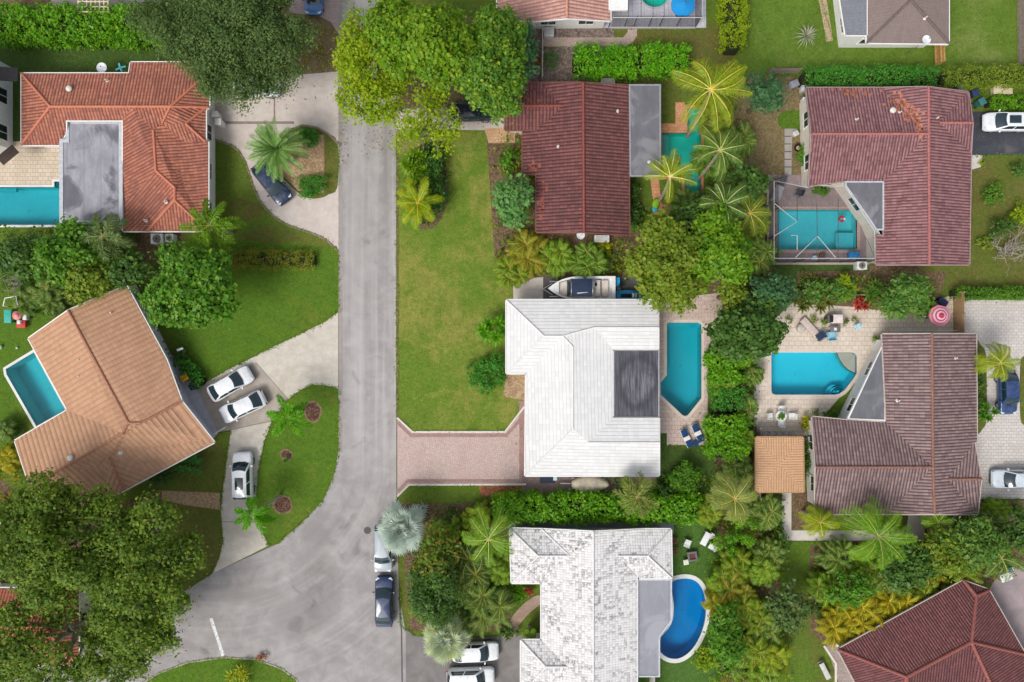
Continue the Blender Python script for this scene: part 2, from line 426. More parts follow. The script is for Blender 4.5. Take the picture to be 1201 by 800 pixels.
def strip(name, pts, w, z, mat, h=0.0):
    poly = ribbon(pts, w); n = len(poly) // 2; mb = MB()
    for i in range(n - 1):
        a, b, c, d = poly[i], poly[i + 1], poly[2 * n - 2 - i], poly[2 * n - 1 - i]
        mb.face([(d.x, d.y, z), (c.x, c.y, z), (b.x, b.y, z), (a.x, a.y, z)])
        if h:
            mb.face([(a.x, a.y, z), (b.x, b.y, z), (b.x, b.y, z - h), (a.x, a.y, z - h)]); mb.face([(c.x, c.y, z), (d.x, d.y, z), (d.x, d.y, z - h), (c.x, c.y, z - h)])
    o = mb.build(name, mat); o['kind'] = 'structure'; return o
# ---------------------------------------------------------------- pools (their outlines are cut out of every ground sheet)
def pool(label, px, copw, copmat, plaster, tint, depth=1.3, deep=None, shallow=None, stint='#eef6f2'):
    w = ccw([tuple(P(q[0], q[1])[:2]) for q in px]); HOLES.append(w)
    cx = sum(q[0] for q in w) / len(w); cy = sum(q[1] for q in w) / len(w)
    r = thing('swimming_pool', label, 'pool', (cx, cy, 0))
    mb = MB(); n = len(w)
    mb.face([(q[0], q[1], -depth) for q in w])
    for i in range(n):
        a, b = w[i], w[(i + 1) % n]; mb.face([(b[0], b[1], .0), (a[0], a[1], .0), (a[0], a[1], -depth), (b[0], b[1], -depth)])
    mb.build('basin', plaster, r)
    dw = w if deep is None else ccw([tuple(P(q[0], q[1])[:2]) for q in deep])
    sheetm = MB(); sheetm.face([(q[0], q[1], -.12) for q in dw]); sheetm.build('water', water('water_' + tint, tint), r)
    if shallow: sm = MB(); sm.face([(q[0], q[1], -.12) for q in ccw([tuple(P(a[0], a[1])[:2]) for a in shallow])]); sm.build('shallow_water', water('water_' + stint, stint), r)
    out = offset(w, -copw); cm = MB()
    for i in range(n):
        j = (i + 1) % n; a, b, c, d = w[i], w[j], out[j], out[i]; z = .05
        cm.face([(a[0], a[1], z), (d[0], d[1], z), (c[0], c[1], z), (b[0], b[1], z)])
        cm.face([(a[0], a[1], z), (b[0], b[1], z), (b[0], b[1], -.16), (a[0], a[1], -.16)])
        cm.face([(d[0], d[1], -.02), (c[0], c[1], -.02), (c[0], c[1], z), (d[0], d[1], z)])
    cm.build('coping', copmat, r)
    return r, w
def plaster(name, c1, c2):
    if name in MATS: return MATS[name]
    t = NT(name); p = t.pos(); n = t.noise(p, .35, 4, .6, .6); f = t.noise(p, 2.2, 5, .6)
    t.bsdf(t.mix(t.step(t.math('ADD', t.math('MULTIPLY', n, .75), t.math('MULTIPLY', f, .3)), .38, .66), S(c1), S(c2)), .9); MATS[name] = t.m; return t.m
COPW = concrete('white_coping', '#d9dad6', '#e2e2de', '#c4c4c0'); COPS = concrete('stone_coping', '#cdbfb2', '#d6cabd', '#b5a596')
steel = plain('steel', '#b9bcc0', .3, .05, metal=.8)
def drain(root, px, py, depth):
    g = P(px, py); MB().cyl((g.x, g.y, -depth + .005), .16, .02, 14).build('drain', plain('drain_white', '#c9d6d6', .6), root)
def steps_in(root, px, zs, mat, name='step'):
    for poly, z in zip(px, zs):
        w = ccw([tuple(P(q[0], q[1])[:2]) for q in poly]); MB().prism(w, z - .3, z).build(name, mat, root)

pl1 = plaster('plaster_teal', '#b4dcdc', '#c0e4e4'); pl2 = plaster('plaster_blue', '#b4dcec', '#c0e4f0'); pl3 = plaster('plaster_green', '#b8e0d6', '#c4e8de')
A, w = pool('rectangular blue pool below a beige patio at the left edge', [(-60, 219.5), (64, 219.5), (64, 213), (70, 213), (70, 264), (-60, 264)], .22, COPW, pl1, '#82e0ea', 1.5); drain(A, 22, 244, 1.5)
steps_in(A, [[(-10, 220), (16, 220), (16, 224), (-10, 224)]], [-.35], pl1)
Cc, w = pool('long blue pool tucked into the corner of the salmon tiled house', [(7, 433), (40, 413), (77, 481), (43, 500), (8, 439)], .25, COPW, pl1, '#86e2ea', 1.6); drain(Cc, 44, 458, 1.6)
pe = [(806, 127), (822, 127), (822, 240), (803, 240), (803, 207), (776, 207), (776, 156), (806, 156)]
Ee, w = pool('turquoise pool with a timber edge under the coconut palms', pe, .3, pavers('orange_pavers', '#c98a63', '#d9a077', '#b57650', .3, .3), pl3, '#7ef0ea', 1.3, deep=[(806, 127), (822, 127), (822, 240), (803, 240), (803, 207), (785, 207), (785, 156), (806, 156)], shallow=[(776, 156), (785, 156), (785, 207), (776, 207)], stint='#b4e6e2')
steps_in(Ee, [[(776.5, 157), (782, 157), (782, 200), (776.5, 200)], [(782, 157), (786, 157), (786, 200), (782, 200)]], [-.3, -.55], pl3)
Ff, w = pool('round teal spa pool cut by the top edge beside the grey patio', circle(768, -9, 17.5), .2, concrete('grey_coping', '#a9a9ae', '#b5b5b8', '#97979c'), pl3, '#68e4dc', 1.0)
Hh, w = pool('turquoise rectangular pool inside the screened cage', [(912, 246), (1002, 246), (1005, 249), (1005, 291), (1003, 293), (912, 293)], .3, pavers('pink_coping', '#b59a93', '#c2a69d', '#a38a84', .3, .3), pl3, '#a2f0ff', 1.2)
steps_in(Hh, [[(984, 272), (1004, 272), (1004, 292), (984, 292)]], [-.55], pl3, 'bench')
poly = [(904.5, 415), (906, 413.5), (1000, 413.5), (1003.5, 415), (1004.5, 418), (1004.5, 438), (1001, 444), (990, 458), (984, 462), (978, 463), (909, 463), (905.5, 461.5), (904.5, 458)]
Ii, w = pool('bright cyan pool with a pale shallow shelf in its upper right corner', poly, .35, COPS, pl2, '#84eef6', 1.5, deep=[(904.5, 415), (906, 413.5), (981, 413.5), (984.5, 422), (989, 429), (995, 434.5), (1001, 437.5), (1004.5, 438), (1001, 444), (990, 458), (984, 462), (978, 463), (909, 463), (905.5, 461.5), (904.5, 458)], shallow=[(981, 413.5), (1000, 413.5), (1003.5, 415), (1004.5, 418), (1004.5, 438), (1001, 437.5), (995, 434.5), (989, 429), (984.5, 422)])
shelf = [(981, 414), (1000, 414), (1003, 416), (1004, 418), (1004, 438), (1001, 437.5), (995, 434.5), (989, 429), (984.5, 422)]
steps_in(Ii, [shelf], [-.28], plaster('shelf_plaster', '#c3bcb4', '#d0c9c0'), 'shelf')
cxs, cys = 983, 461.5
for k, (rr, zz) in enumerate(((10, -.8), (7.2, -.55), (4.4, -.3))):
    a = [(cxs + rr * math.cos(t), cys - rr * .95 * math.sin(t)) for t in [math.pi * q / 12 for q in range(13)]]
    a = [(min(q[0], 1003.5 - (q[1] - 440) * .9), min(q[1], 462)) for q in a]
    steps_in(Ii, [a], [zz], pl2)
    aa = [P(q[0], q[1], zz + .012) for q in a[1:-1]]
    if k < 3: MB().tube(aa, .045, 5).build('step_edge', plain('edge_tile', '#35606e', .5), Ii)
MB().tube([P(q[0], q[1], -.27) for q in shelf[4:]] + [P(981, 414, -.27)], .05, 5).build('shelf_edge', plain('edge_tile', '#35606e', .5), Ii)
drain(Ii, 940, 440, 1.5)
poly = [(782, 380), (784, 378.5), (819, 378.5), (822.5, 381), (822.5, 467), (806.5, 487), (803.5, 488), (800.5, 487), (775, 463), (774.5, 449), (782, 440)]
Jj, w = pool('long blue pool with a pointed end beside the white roofed house', poly, .3, COPS, pl1, '#72d8e4', 1.6); drain(Jj, 803, 430, 1.6)
steps_in(Jj, [[(783, 379), (822, 379), (822, 384), (783, 384)]], [-.4], pl1)
ko = smooth([(786, 683), (800, 678.5), (813, 680), (822, 688), (827, 702), (828, 718), (825, 735), (818, 752), (808, 765), (796, 772), (784, 771.5), (775, 765), (773.5, 756), (775.5, 747), (787, 732), (790, 715), (789, 700), (786.5, 690)], 3)
Kk, w = pool('kidney shaped deep blue pool with a broad white rim', ko, .42, COPW, plaster('plaster_deep', '#a8cbe8', '#b4d4ee'), '#60c8e8', 1.5); drain(Kk, 803, 725, 1.5)
# ---------------------------------------------------------------- ground
G0 = grass('grass_mid', '#57762a', '#64802f', '#78723c', .11, .47)
G_front = grass('grass_front', '#5f872c', '#769438', '#a8a25a', .14, .42)
G_lush = grass('grass_lush', '#48761f', '#578424', '#757f33', .12, .55)
G_shade = grass('grass_shaded', '#2b5226', '#335b2b', '#455a2c', .2, .6)  # lawns beside houses and hedges: their shade is put into this darker colour
G_dull = grass('grass_dull', '#5d6a2e', '#66702f', '#75653f', .16, .4)
EARTH = soil('earth', '#6b5640', '#5a4a3a', '#84705a'); MULCH = soil('mulch', '#5a3d33', '#45312b', '#7d6254'); CHIPS = soil('wood_chips', '#a88c6c', '#8e7458', '#c0a888'); DIRT = soil('dry_earth', '#7a6a4c', '#6a6040', '#8f7f60')
big = [(-260, -260), (260, -260), (260, 260), (-260, 260)]
sheet('ground', big, 0, G0, world=True)
Z = .004
sheet('lawn', [(466, 150), (590, 150), (640, 210), (640, 345), (620, 352), (594, 352), (594, 440), (616, 440), (616, 478), (592, 506), (484, 506), (466, 490)], Z, G_front)
sheet('lawn', [(200, 280), (397, 290), (397, 366), (350, 393), (320, 407), (246, 446), (200, 400)], Z, G_lush)
sheet('lawn', [(0, 46), (190, 40), (190, 86), (26, 86), (26, 172), (0, 172)], Z, G_shade)
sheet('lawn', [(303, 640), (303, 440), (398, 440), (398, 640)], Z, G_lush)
sheet('lawn', [(690, 508), (840, 508), (840, 560), (690, 560)], Z, G_shade)
sheet('lawn', [(770, 615), (850, 615), (850, 830), (740, 830), (740, 790)], Z, grass('grass_pool', '#3c6f33', '#467a39', '#54713a', .2, .6))
sheet('lawn', [(880, -60), (1192, -60), (1192, 82), (880, 82)], Z, grass('grass_back', '#587c2b', '#6a8c36', '#8b9a58', .1, .5))
sheet('lawn', [(650, 80), (800, 80), (800, 180), (650, 180)], Z, G_dull)
sheet('lawn', [(735, 25), (860, 25), (860, 80), (735, 80)], Z, G_dull)
sheet('lawn', [(1138, 185), (1260, 185), (1260, 340), (1020, 340), (1020, 312), (1138, 312)], Z, G_dull)
sheet('lawn', [(905, 308), (1030, 308), (1030, 330), (905, 330)], Z, G_shade)
sheet('lawn', [(860, 90), (950, 90), (950, 210), (860, 240)], Z, DIRT)
sheet('lawn', smooth([(915, 133), (938, 130), (942, 150), (930, 156), (914, 148)], 3), 2 * Z, G_lush)
sheet('lawn', [(890, 636), (1000, 636), (1000, 830), (890, 830)], Z, grass('grass_side', '#55812a', '#638c2c', '#6c6a3a', .12, .45))
sheet('lawn', [(0, 330), (60, 330), (60, 420), (0, 560)], Z, G_lush)
sheet('lawn', [(180, 580), (262, 560), (262, 640), (250, 672), (180, 720)], Z, G_dull)
# tired patches and bare earth under the planting
for c in ((230, 308, 26, 8), (320, 275, 34, 9), (285, 245, 20, 12), (225, 540, 48, 28)): sheet('worn_grass', circle(*c, n=22, wob=.22), 2 * Z, G_dull)
sheet('planting_bed', [(160, 272), (215, 272), (215, 290), (200, 330), (160, 320)], 3 * Z, EARTH)
sheet('planting_bed', [(0, 40), (190, 40), (190, 0), (0, 0)], 2 * Z, EARTH)
sheet('planting_bed', [(820, 230), (905, 200), (905, 420), (832, 420), (832, 330)], 3 * Z, EARTH)
sheet('planting_bed', [(831, 400), (884, 400), (884, 580), (840, 580)], 4 * Z, EARTH)
sheet('planting_bed', [(840, 575), (915, 575), (915, 800), (845, 800)], 3 * Z, EARTH)
sheet('planting_bed', [(470, 590), (600, 590), (600, 740), (480, 740)], 2 * Z, EARTH)
sheet('planting_bed', [(950, 640), (1201, 610), (1201, 680), (1100, 690), (980, 765), (950, 740)], 3 * Z, EARTH)
sheet('planting_bed', [(570, 150), (640, 150), (640, 345), (580, 300)], 2 * Z, EARTH)
sheet('planting_bed', [(640, 272), (760, 272), (760, 350), (640, 350)], 3 * Z, EARTH)
sheet('planting_bed', [(0, 560), (60, 620), (190, 575), (180, 720), (60, 800), (0, 800)], 3 * Z, EARTH)
sheet('planting_bed', [(400, 20), (600, 20), (600, 128), (465, 128)], 2 * Z, DIRT)
sheet('planting_bed', [(300, 0), (397, 20), (397, 90), (300, 95)], 2 * Z, DIRT)
sheet('planting_bed', [(618, 28), (720, 28), (720, 96), (618, 96)], 4 * Z, soil('grey_gravel', '#7a6a62', '#66584f', '#9a8c84'))
sheet('planting_bed', [(935, 318), (1110, 318), (1095, 375), (935, 365)], 3 * Z, EARTH)
sheet('planting_bed', circle(500, 219, 26, 51, 30), 3 * Z, EARTH)
sheet('planting_bed', [(594, 438), (617, 438), (617, 470), (590, 465)], 3 * Z, CHIPS)
sheet('planting_bed', [(183, 575), (258, 578), (258, 598), (215, 592), (185, 585)], 3 * Z, CHIPS)
sheet('planting_bed', [(560, 568), (617, 568), (617, 586), (565, 582)], 3 * Z, soil('red_mulch', '#8f5a40', '#7a4a36', '#a87458'))
sheet('planting_bed', [(1020, 312), (1080, 312), (1080, 330), (1020, 330)], 3 * Z, EARTH)
sheet('planting_bed', [(1150, 586), (1260, 586), (1260, 640), (1100, 640)], 5 * Z, DIRT)
# road
A1 = asphalt('road_asphalt', '#979291', '#aca8a5'); A2 = asphalt('driveway_asphalt', '#77726f', '#8b8684', .3); A3 = asphalt('black_asphalt', '#3c3e46', '#484a52', .2)
road = [(397, -120), (397, 470), (397, 530), (391, 560), (378, 588), (355, 612), (327, 637), (250, 672), (222, 690), (190, 710), (150, 735), (100, 760), (40, 785), (-120, 830), (-120, 960), (476, 960), (476, 740), (468, 700), (465, 580), (465, -120)]
sheet('road', road, 7 * Z, A1)
sheet('driveway', [(468, 733), (487, 746), (560, 748), (613, 744), (613, 900), (468, 900)], 6 * Z, A2)
strip('road_joint', [(468, 700), (471, 740), (473, 900)], .14, 8 * Z, plain('joint_dark', '#5b5656', .9))
strip('gutter_strip', [(399.5, -100), (399.5, 530)], .42, 8 * Z, concrete('gutter_concrete', '#97908b', '#a59d97', '#857a70'))
strip('verge_strip', [(466, 130), (466, 490)], .25, 8 * Z, DIRT)
strip('stop_line', [(247.5, 725), (262, 769)], .32, 8.5 * Z, plain('road_paint', '#cfcfcf', .8, .3, 5))
# driveways
CD = concrete('pale_concrete', '#c2b7ae', '#d0c6bf', '#b3a498'); CS = concrete('sandy_concrete', '#bfb7aa', '#cfc8bd', '#a2957f')
dA = [(252, 96), (300, 92), (397, 84), (397, 294), (385, 283), (370, 275), (355, 270), (340, 265), (325, 257), (312, 245), (303, 232), (298, 220), (293, 205), (288, 190), (281, 178), (272, 171), (262, 167), (252, 164)]
sheet('driveway', dA, 8 * Z, CD)
isl = smooth([(396, 168), (385, 157), (372, 150), (355, 147), (342, 152), (328, 165), (320, 185), (322, 200), (335, 212), (345, 222), (355, 230), (365, 233), (377, 232), (386, 228), (396, 219)], 3)
sheet('lawn', isl, 10 * Z, G_dull)
sheet('planting_bed', [(330, 160), (379, 158), (380, 226), (350, 224), (325, 200)], 11 * Z, CHIPS)
BR = pavers('brown_edging', '#8d776b', '#9b857a', '#7d695e', .24, .12)
strip('driveway_edging', [(252, 164), (262, 167), (272, 171), (281, 178), (288, 190), (293, 205), (298, 220), (303, 232), (312, 245), (325, 257), (340, 265), (355, 270), (370, 275), (385, 283), (397, 295)], .22, .05, BR, .06)
strip('driveway_edging', [(342, 152), (355, 147), (372, 150), (385, 157), (397, 169)], .2, .055, BR, .06)
strip('driveway_edging', [(380, 158), (380, 228)], .12, .056, plain('brick_edge', '#9c7a5e', .9), .05)
strip('driveway_joint', [(322, 96), (322, 144)], .16, 9 * Z, plain('joint_brown', '#8b7c74', .9))
strip('driveway_joint', [(253, 144), (345, 144)], .26, 9.2 * Z, plain('joint_brown', '#8b7c74', .9))
sheet('driveway', [(340, -80), (397, -80), (397, 40), (388, 26), (376, 20), (340, 15)], 8 * Z, pavers('pink_drive', '#b39d99', '#bfa9a4', '#a48e8a', .3, .2))
dC = [(397, 366), (380, 378), (350, 393), (320, 407), (295, 420), (270, 432), (246, 446), (229, 459), (253, 507), (271, 504), (266, 540), (262, 570), (259, 600), (262, 635), (257, 655), (249.5, 672.5), (315, 640), (308, 625), (302, 608), (300, 585), (303, 550), (310, 517), (320, 492), (335, 471), (350, 459), (365, 451), (382, 452), (397, 456)]
sheet('driveway', dC, 8 * Z, CS)
sheet('driveway', [(229, 459), (253, 507), (272, 504), (318, 495), (338, 468), (300, 425), (246, 446)], 9 * Z, concrete('stained_concrete', '#a79c90', '#b6aca1', '#877a6d'))
for a in ([(300, 425), (338, 468)], [(272, 504), (320, 493)], [(397, 366), (397, 456)], [(260, 612), (303, 612)]): strip('driveway_joint', a, .07, 9.5 * Z, plain('joint_brown', '#8b7c74', .9))
for c in ((367, 483, 11, 13), (332, 592, 12, 12), (336, 534, 8, 8)):
    sheet('planting_bed', circle(*c, n=24, wob=.06), 10 * Z, DIRT); sheet('planting_bed', circle(c[0], c[1], c[2] - 2.5, c[3] - 2.5, 24, .05), 11 * Z, MULCH)
# paver driveway of the white house
PV = pavers('rose_pavers', '#c2aaa2', '#cdb7ae', '#b49a92', .24, .16, .78); PB = pavers('red_pavers', '#a07d78', '#ad8a84', '#8f6e6a', .12, .24)
pd = [(466, 490), (484, 506), (592, 506), (612, 480), (617, 476), (617, 568), (480, 568), (466, 582)]
sheet('driveway', pd, 8 * Z, PV)
strip('driveway_border', [(466.5, 495), (482, 510.5), (594, 510.5), (614, 488)], .38, 9 * Z, PB)
strip('driveway_border', [(466.5, 577), (478, 564), (612, 564)], .38, 9 * Z, PB)
strip('driveway_border', [(612.5, 470), (612.5, 568)], .6, 9.5 * Z, PB)
KB = concrete('kerb_concrete', '#d3cbc2', '#dcd5cd', '#bfb5aa')
strip('kerb', [(466, 490), (484, 506.5), (592, 506.5), (615, 477)], .18, .1, KB, .1)
strip('kerb', [(617, 568), (480, 568.5), (466, 582)], .18, .1, KB, .1)
sheet('side_path', [(612, 552), (770, 552), (770, 572), (725, 572), (720, 582), (612, 582)], 9 * Z, pavers('mauve_pavers', '#86706c', '#937c77', '#75625f', .3, .2))
# other paved surfaces
DK = pavers('travertine', '#c3aea2', '#cebbb0', '#b59f93', .6, .4)
sheet('pool_deck', [(771, 352), (848, 343), (846, 380), (831, 405), (830, 470), (829, 522), (782, 522), (782, 508), (771, 508)], 9 * Z, DK)
sheet('boat_pad', [(602, 328), (637, 325), (637, 352), (602, 352)], 8 * Z, CD)
sheet('boat_pad', [(637, 325), (772, 325), (772, 353), (637, 353)], 8 * Z, asphalt('dark_pad', '#5e5a5a', '#6c6766', .2))
DK2 = pavers('beige_travertine', '#cfc2b2', '#d8ccbd', '#c2b09e', .6, .45)
sheet('pool_deck', [(884, 395), (930, 355), (1000, 360), (1060, 368), (1118, 345), (1118, 400), (1040, 400), (960, 495), (955, 520), (884, 520)], 9 * Z, DK2)
sheet('forecourt', [(1119, 352), (1300, 352), (1300, 585), (1140, 585), (1140, 400), (1119, 400)], 8 * Z, pavers('grey_forecourt', '#c6c0ba', '#d0cac4', '#b7afa8', .5, .3))
sheet('planting_bed', smooth([(1143, 404), (1150, 405), (1156, 415), (1157, 450), (1157, 490), (1153, 502), (1143, 503)], 3), 10 * Z, G_dull)
sheet('planting_bed', smooth([(1215, 415), (1200, 418), (1196, 430), (1196, 485), (1200, 498), (1215, 502)], 3), 10 * Z, G_dull)
PT = concrete('pale_path', '#c9c1ba', '#d3ccc6', '#b9b0a8')
sheet('path', [(917, 570), (928, 570), (928, 622), (1060, 622), (1060, 634), (917, 634)], 10 * Z, PT)
sheet('path', [(1066, 600), (1084, 600), (1084, 634), (1060, 634)], 11 * Z, PT)
sheet('path', [(1100, 628), (1106, 630), (1130, 604), (1122, 600)], 10 * Z, concrete('grey_path', '#a09a94', '#aca69f'))
sheet('planting_bed', [(929, 576), (955, 576), (955, 621), (929, 621)], 9 * Z, EARTH)
sheet('patio', [(-20, 166), (72, 166), (72, 219), (-20, 219)], 8 * Z, pavers('cream_travertine', '#cdbca6', '#d7c8b4', '#bfab93', .5, .4))
sheet('patio', [(705, -40), (828, -40), (828, 33), (705, 33)], 9 * Z, pavers('lilac_patio', '#bab7be', '#c4c1c8', '#aeabb2', 1.2, 1.2, 0, '#85828a', 0))
sheet('path', [(636, 44), (731, 44), (736, 38), (736, 30), (747, 30), (747, 42), (742, 50), (734, 55), (636, 55)], 10 * Z, pavers('pink_path', '#b59f93', '#c0aba0', '#a58e83', .3, .2))
sheet('pool_deck', [(901, 205), (992, 205), (1030, 262), (1030, 309), (901, 309)], 9 * Z, pavers('mauve_deck', '#8f8182', '#9b8c8c', '#817375', .5, .5))
sheet('driveway', [(1138, 131), (1300, 131), (1300, 182), (1138, 182)], 8 * Z, A3)
sheet('path', [(1136, 182), (1152, 182), (1150, 196), (1136, 200)], 9 * Z, PT)
sheet('path', [(920, 151), (935, 151), (929, 160), (928, 205), (920, 205)], 9 * Z, concrete('old_slabs', '#a19a94', '#b0a9a3', '#7f7770'))
for yy in range(160, 204, 9): strip('path_joint', [(920, yy), (928, yy)], .1, 10 * Z, plain('joint_dark', '#5b5656', .9))
sheet('path', [(953, -40), (963, -40), (977, 48), (969, 49)], 8 * Z, pavers('tan_path', '#b49c80', '#c0a98e', '#a48b70', .4, .3, .2))
sheet('path', [(568, 151), (600, 149), (604, 154), (604, 168), (573, 168)], 9 * Z, pavers('terracotta_paving', '#c69f78', '#d0ab86', '#b58e68', .3, .3))
sheet('driveway', [(465, 128), (600, 124), (600, 150), (590, 153), (465, 152)], 8 * Z, CD)
sheet('path', smooth([(590, 748), (598, 728), (612, 710), (630, 698), (638, 704), (622, 718), (608, 734), (603, 748)], 3), 9 * Z, pavers('rose_path', '#a98f80', '#b59b8c', '#98806f', .3, .2))
sheet('driveway', [(1160, 690), (1172, 672), (1230, 655), (1300, 655), (1300, 780), (1204, 770)], 10 * Z, asphalt('mauve_drive', '#94888a', '#b09f9f', .3))
sheet('path', [(968, 758), (982, 752), (1010, 800), (1040, 880), (1010, 880), (975, 775)], 9 * Z, pavers('grey_mauve_path', '#9a8d88', '#a79a95', '#877a75', .3, .2))
strip('kerb', [(966, 757), (980, 778), (980, 860)], .2, .08, KB, .08)
sheet('path', [(150, 337), (160, 333), (200, 414), (232, 458), (256, 508), (250, 515), (213, 468), (193, 420)], 10 * Z, concrete('lilac_concrete', '#b4b2ba', '#c0bec6', '#a5a2a8'))
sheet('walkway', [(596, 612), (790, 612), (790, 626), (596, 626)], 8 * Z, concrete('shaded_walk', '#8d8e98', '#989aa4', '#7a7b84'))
sheet('path', [(780, 240), (803, 240), (803, 252), (768, 252), (762, 206), (772, 206), (776, 240)], 9 * Z, pavers('orange_pavers', '#c98a63', '#d9a077', '#b57650', .3, .3))
sheet('path', [(792, 120), (803, 120), (803, 158), (772, 158), (772, 145), (792, 145)], 9 * Z, pavers('orange_pavers', '#c98a63', '#d9a077', '#b57650', .3, .3))
sheet('driveway', [(100, -60), (260, -60), (260, 12), (210, 12), (200, 4), (100, 16), (60, 10), (60, -60)], 9 * Z, concrete('grey_yard', '#8f8785', '#9d9593', '#77706e'))
# traffic island at the bottom of the junction
ib = [(150, 812), (170, 800), (185, 790), (220, 777), (262, 771), (300, 773), (330, 784), (348, 797), (356, 820), (350, 900), (150, 900)]
sheet('traffic_island', ib, 10 * Z, G_lush)
strip('kerb', ib[:9], .14, .07, concrete('worn_kerb', '#a59a90', '#b0a69b', '#8d8177'), .07)
# ---------------------------------------------------------------- houses
WHITE = plain('white_trim', '#e6e4df', .6, .04)
GLASS = glassy('window_glass', '#1d2a33')
def newell(pts):
    n = Vector((0, 0, 0))
    for i in range(len(pts)):
        a, b = pts[i], pts[(i + 1) % len(pts)]
        n += Vector(((a.y - b.y) * (a.z + b.z), (a.z - b.z) * (a.x + b.x), (a.x - b.x) * (a.y + b.y)))
    return n.normalized()

class House:
    def __init__(s, name, label, cat, cx, cy):
        g = P(cx, cy); s.root = thing(name, label, cat, (g.x, g.y, 0)); s.planes = []
    def roof(s, faces, mat, capmat, trim=None, t=.16, capr=.13, gutter=True, name='roof'):
        mb = MB(); mb.uv = []; W = []
        for f in faces:
            w = [P(*q) for q in f]
            nn = newell(w)
            if nn.z < 0: w = w[::-1]; f = f[::-1]; nn = -nn
            W.append((f, w, nn))
            s.planes.append((w, nn))
        edges = {}
        for k, (f, w, nn) in enumerate(W):
            e = Vector((0, 0, 1)).cross(nn)
            e = e.normalized() if e.length > .02 else Vector((1, 0, 0))
            up = nn.cross(e)
            mb.face(w); mb.uv += [(p.dot(e), p.dot(up)) for p in w]
            lw = [p - Vector((0, 0, t)) for p in reversed(w)]
            mb.face(lw); mb.uv += [(p.dot(e), p.dot(up)) for p in lw]
            for i in range(len(f)):
                a, b = f[i], f[(i + 1) % len(f)]
                edges.setdefault(frozenset((tuple(a), tuple(b))), []).append((k, w[i], w[(i + 1) % len(f)]))
        caps, trimb = [], MB()
        for key, L in edges.items():
            k, a, b = L[0]; w = W[k][1]
            if len(L) == 2:
                k2 = L[1][0]; c2 = sum(W[k2][1], Vector((0, 0, 0))) / len(W[k2][1])
                if (c2 - a).dot(W[k][2]) < -.12: caps.append((a, b))
                continue
            d = b - a
            out = Vector((d.y, -d.x, 0)).normalized()
            mid = (a + b) / 2 + out * .2
            if any(inside([(q.x, q.y) for q in ww], mid.x, mid.y) for _, ww, _ in W): continue
            dn = Vector((0, 0, t + .03)); i0 = out * .004
            mb.face([b + i0, a + i0, a + i0 - Vector((0, 0, t)), b + i0 - Vector((0, 0, t))]); mb.uv += [(0, 0), (d.length, 0), (d.length, t), (0, t)]
            if gutter:
                o2 = out * .11; lift = Vector((0, 0, -.03)); i1 = out * .012
                for q in ([a + i1 + lift, a + o2 + lift, b + o2 + lift, b + i1 + lift], [a + o2 + lift, a + o2 - dn, b + o2 - dn, b + o2 + lift], [a + i1 - dn, b + i1 - dn, b + o2 - dn, a + o2 - dn]): trimb.face(q)
        r = mb.build(name, mat, s.root); s.r = r
        if gutter and trimb.v: trimb.build('gutter', trim or WHITE, r)
        if caps and capmat is not None:
            for a, b in caps:
                cm = MB(); u = Vector((0, 0, .02)); n = max(2, int((b - a).length / .42)); d = (b - a) / n
                for q in range(n):                                          # each cap tile laps over the one below
                    cm.tube([a + d * q + u, a + d * (q + 1.06) + u], [capr, capr * .86], 7)
                cm.build('ridge_cap', capmat, r, smooth=False)
        return r
    def z(s, x, y):
        best = None
        for w, n in s.planes:
            if inside([(q.x, q.y) for q in w], x, y):
                zz = w[0].z - (n.x * (x - w[0].x) + n.y * (y - w[0].y)) / n.z
                best = zz if best is None else max(best, zz)
        return best
    def flat(s, px, z, mat, t=.22, name='flat_roof', edge=None, lip=.05, ew=.14):
        w = ccw([tuple(P(q[0], q[1], z)[:2]) for q in px])
        o = MB().prism(w, z - t, z).build(name, mat, s.root)
        ins = offset(w, ew); mb = MB(); n = len(w)
        for i in range(n):
            j = (i + 1) % n; a, b, c, d = Vector(w[i]), Vector(w[j]), ins[j], ins[i]
            e = (b - a).normalized(); q = Vector((e.y, -e.x)) * .005; a = a + q; b = b + q
            mb.face([(a.x, a.y, z + lip), (b.x, b.y, z + lip), (c.x, c.y, z + lip), (d.x, d.y, z + lip)])
            mb.face([(d.x, d.y, z + lip), (c.x, c.y, z + lip), (c.x, c.y, z), (d.x, d.y, z)])
            mb.face([(b.x, b.y, z + lip), (a.x, a.y, z + lip), (a.x, a.y, z - t), (b.x, b.y, z - t)])
        mb.build('roof_edging', edge or WHITE, o)
        s.planes.append(([Vector((q[0], q[1], z)) for q in w], Vector((0, 0, 1))))
        return o
    def walls(s, px, z, mat, inset=.5, windows=True, minlen=2.4, only=None):
        w = offset([tuple(P(q[0], q[1], z)[:2]) for q in px], inset); mb = MB(); n = len(w); k = 0
        for i in range(n):
            a, b = w[i], w[(i + 1) % n]; L = (b - a).length; m = max(1, int(L / .6)); top = []
            for q in range(m + 1):
                p = a.lerp(b, q / m); zz = s.z(p.x, p.y); top.append((zz if zz else z) - .13)
            pts = [(a.x, a.y, -.05), (b.x, b.y, -.05)] + [(a.lerp(b, q / m).x, a.lerp(b, q / m).y, top[q]) for q in range(m, -1, -1)]
            mb.face(pts)
            mid = (a + b) / 2; out = Vector(((b - a).y, -(b - a).x)).normalized()
            if windows and L > minlen and out.dot(-mid) > .1 * mid.length and abs(mid.x) < 56 and abs(mid.y) < 38:
                nw = max(1, int(L / 3.4))
                for q in range(nw):
                    c = a.lerp(b, (q + .5) / nw); ang = math.atan2((b - a).y, (b - a).x)
                    s.window(c, ang, out, k); k += 1
        return mb.build('wall', mat, s.root)
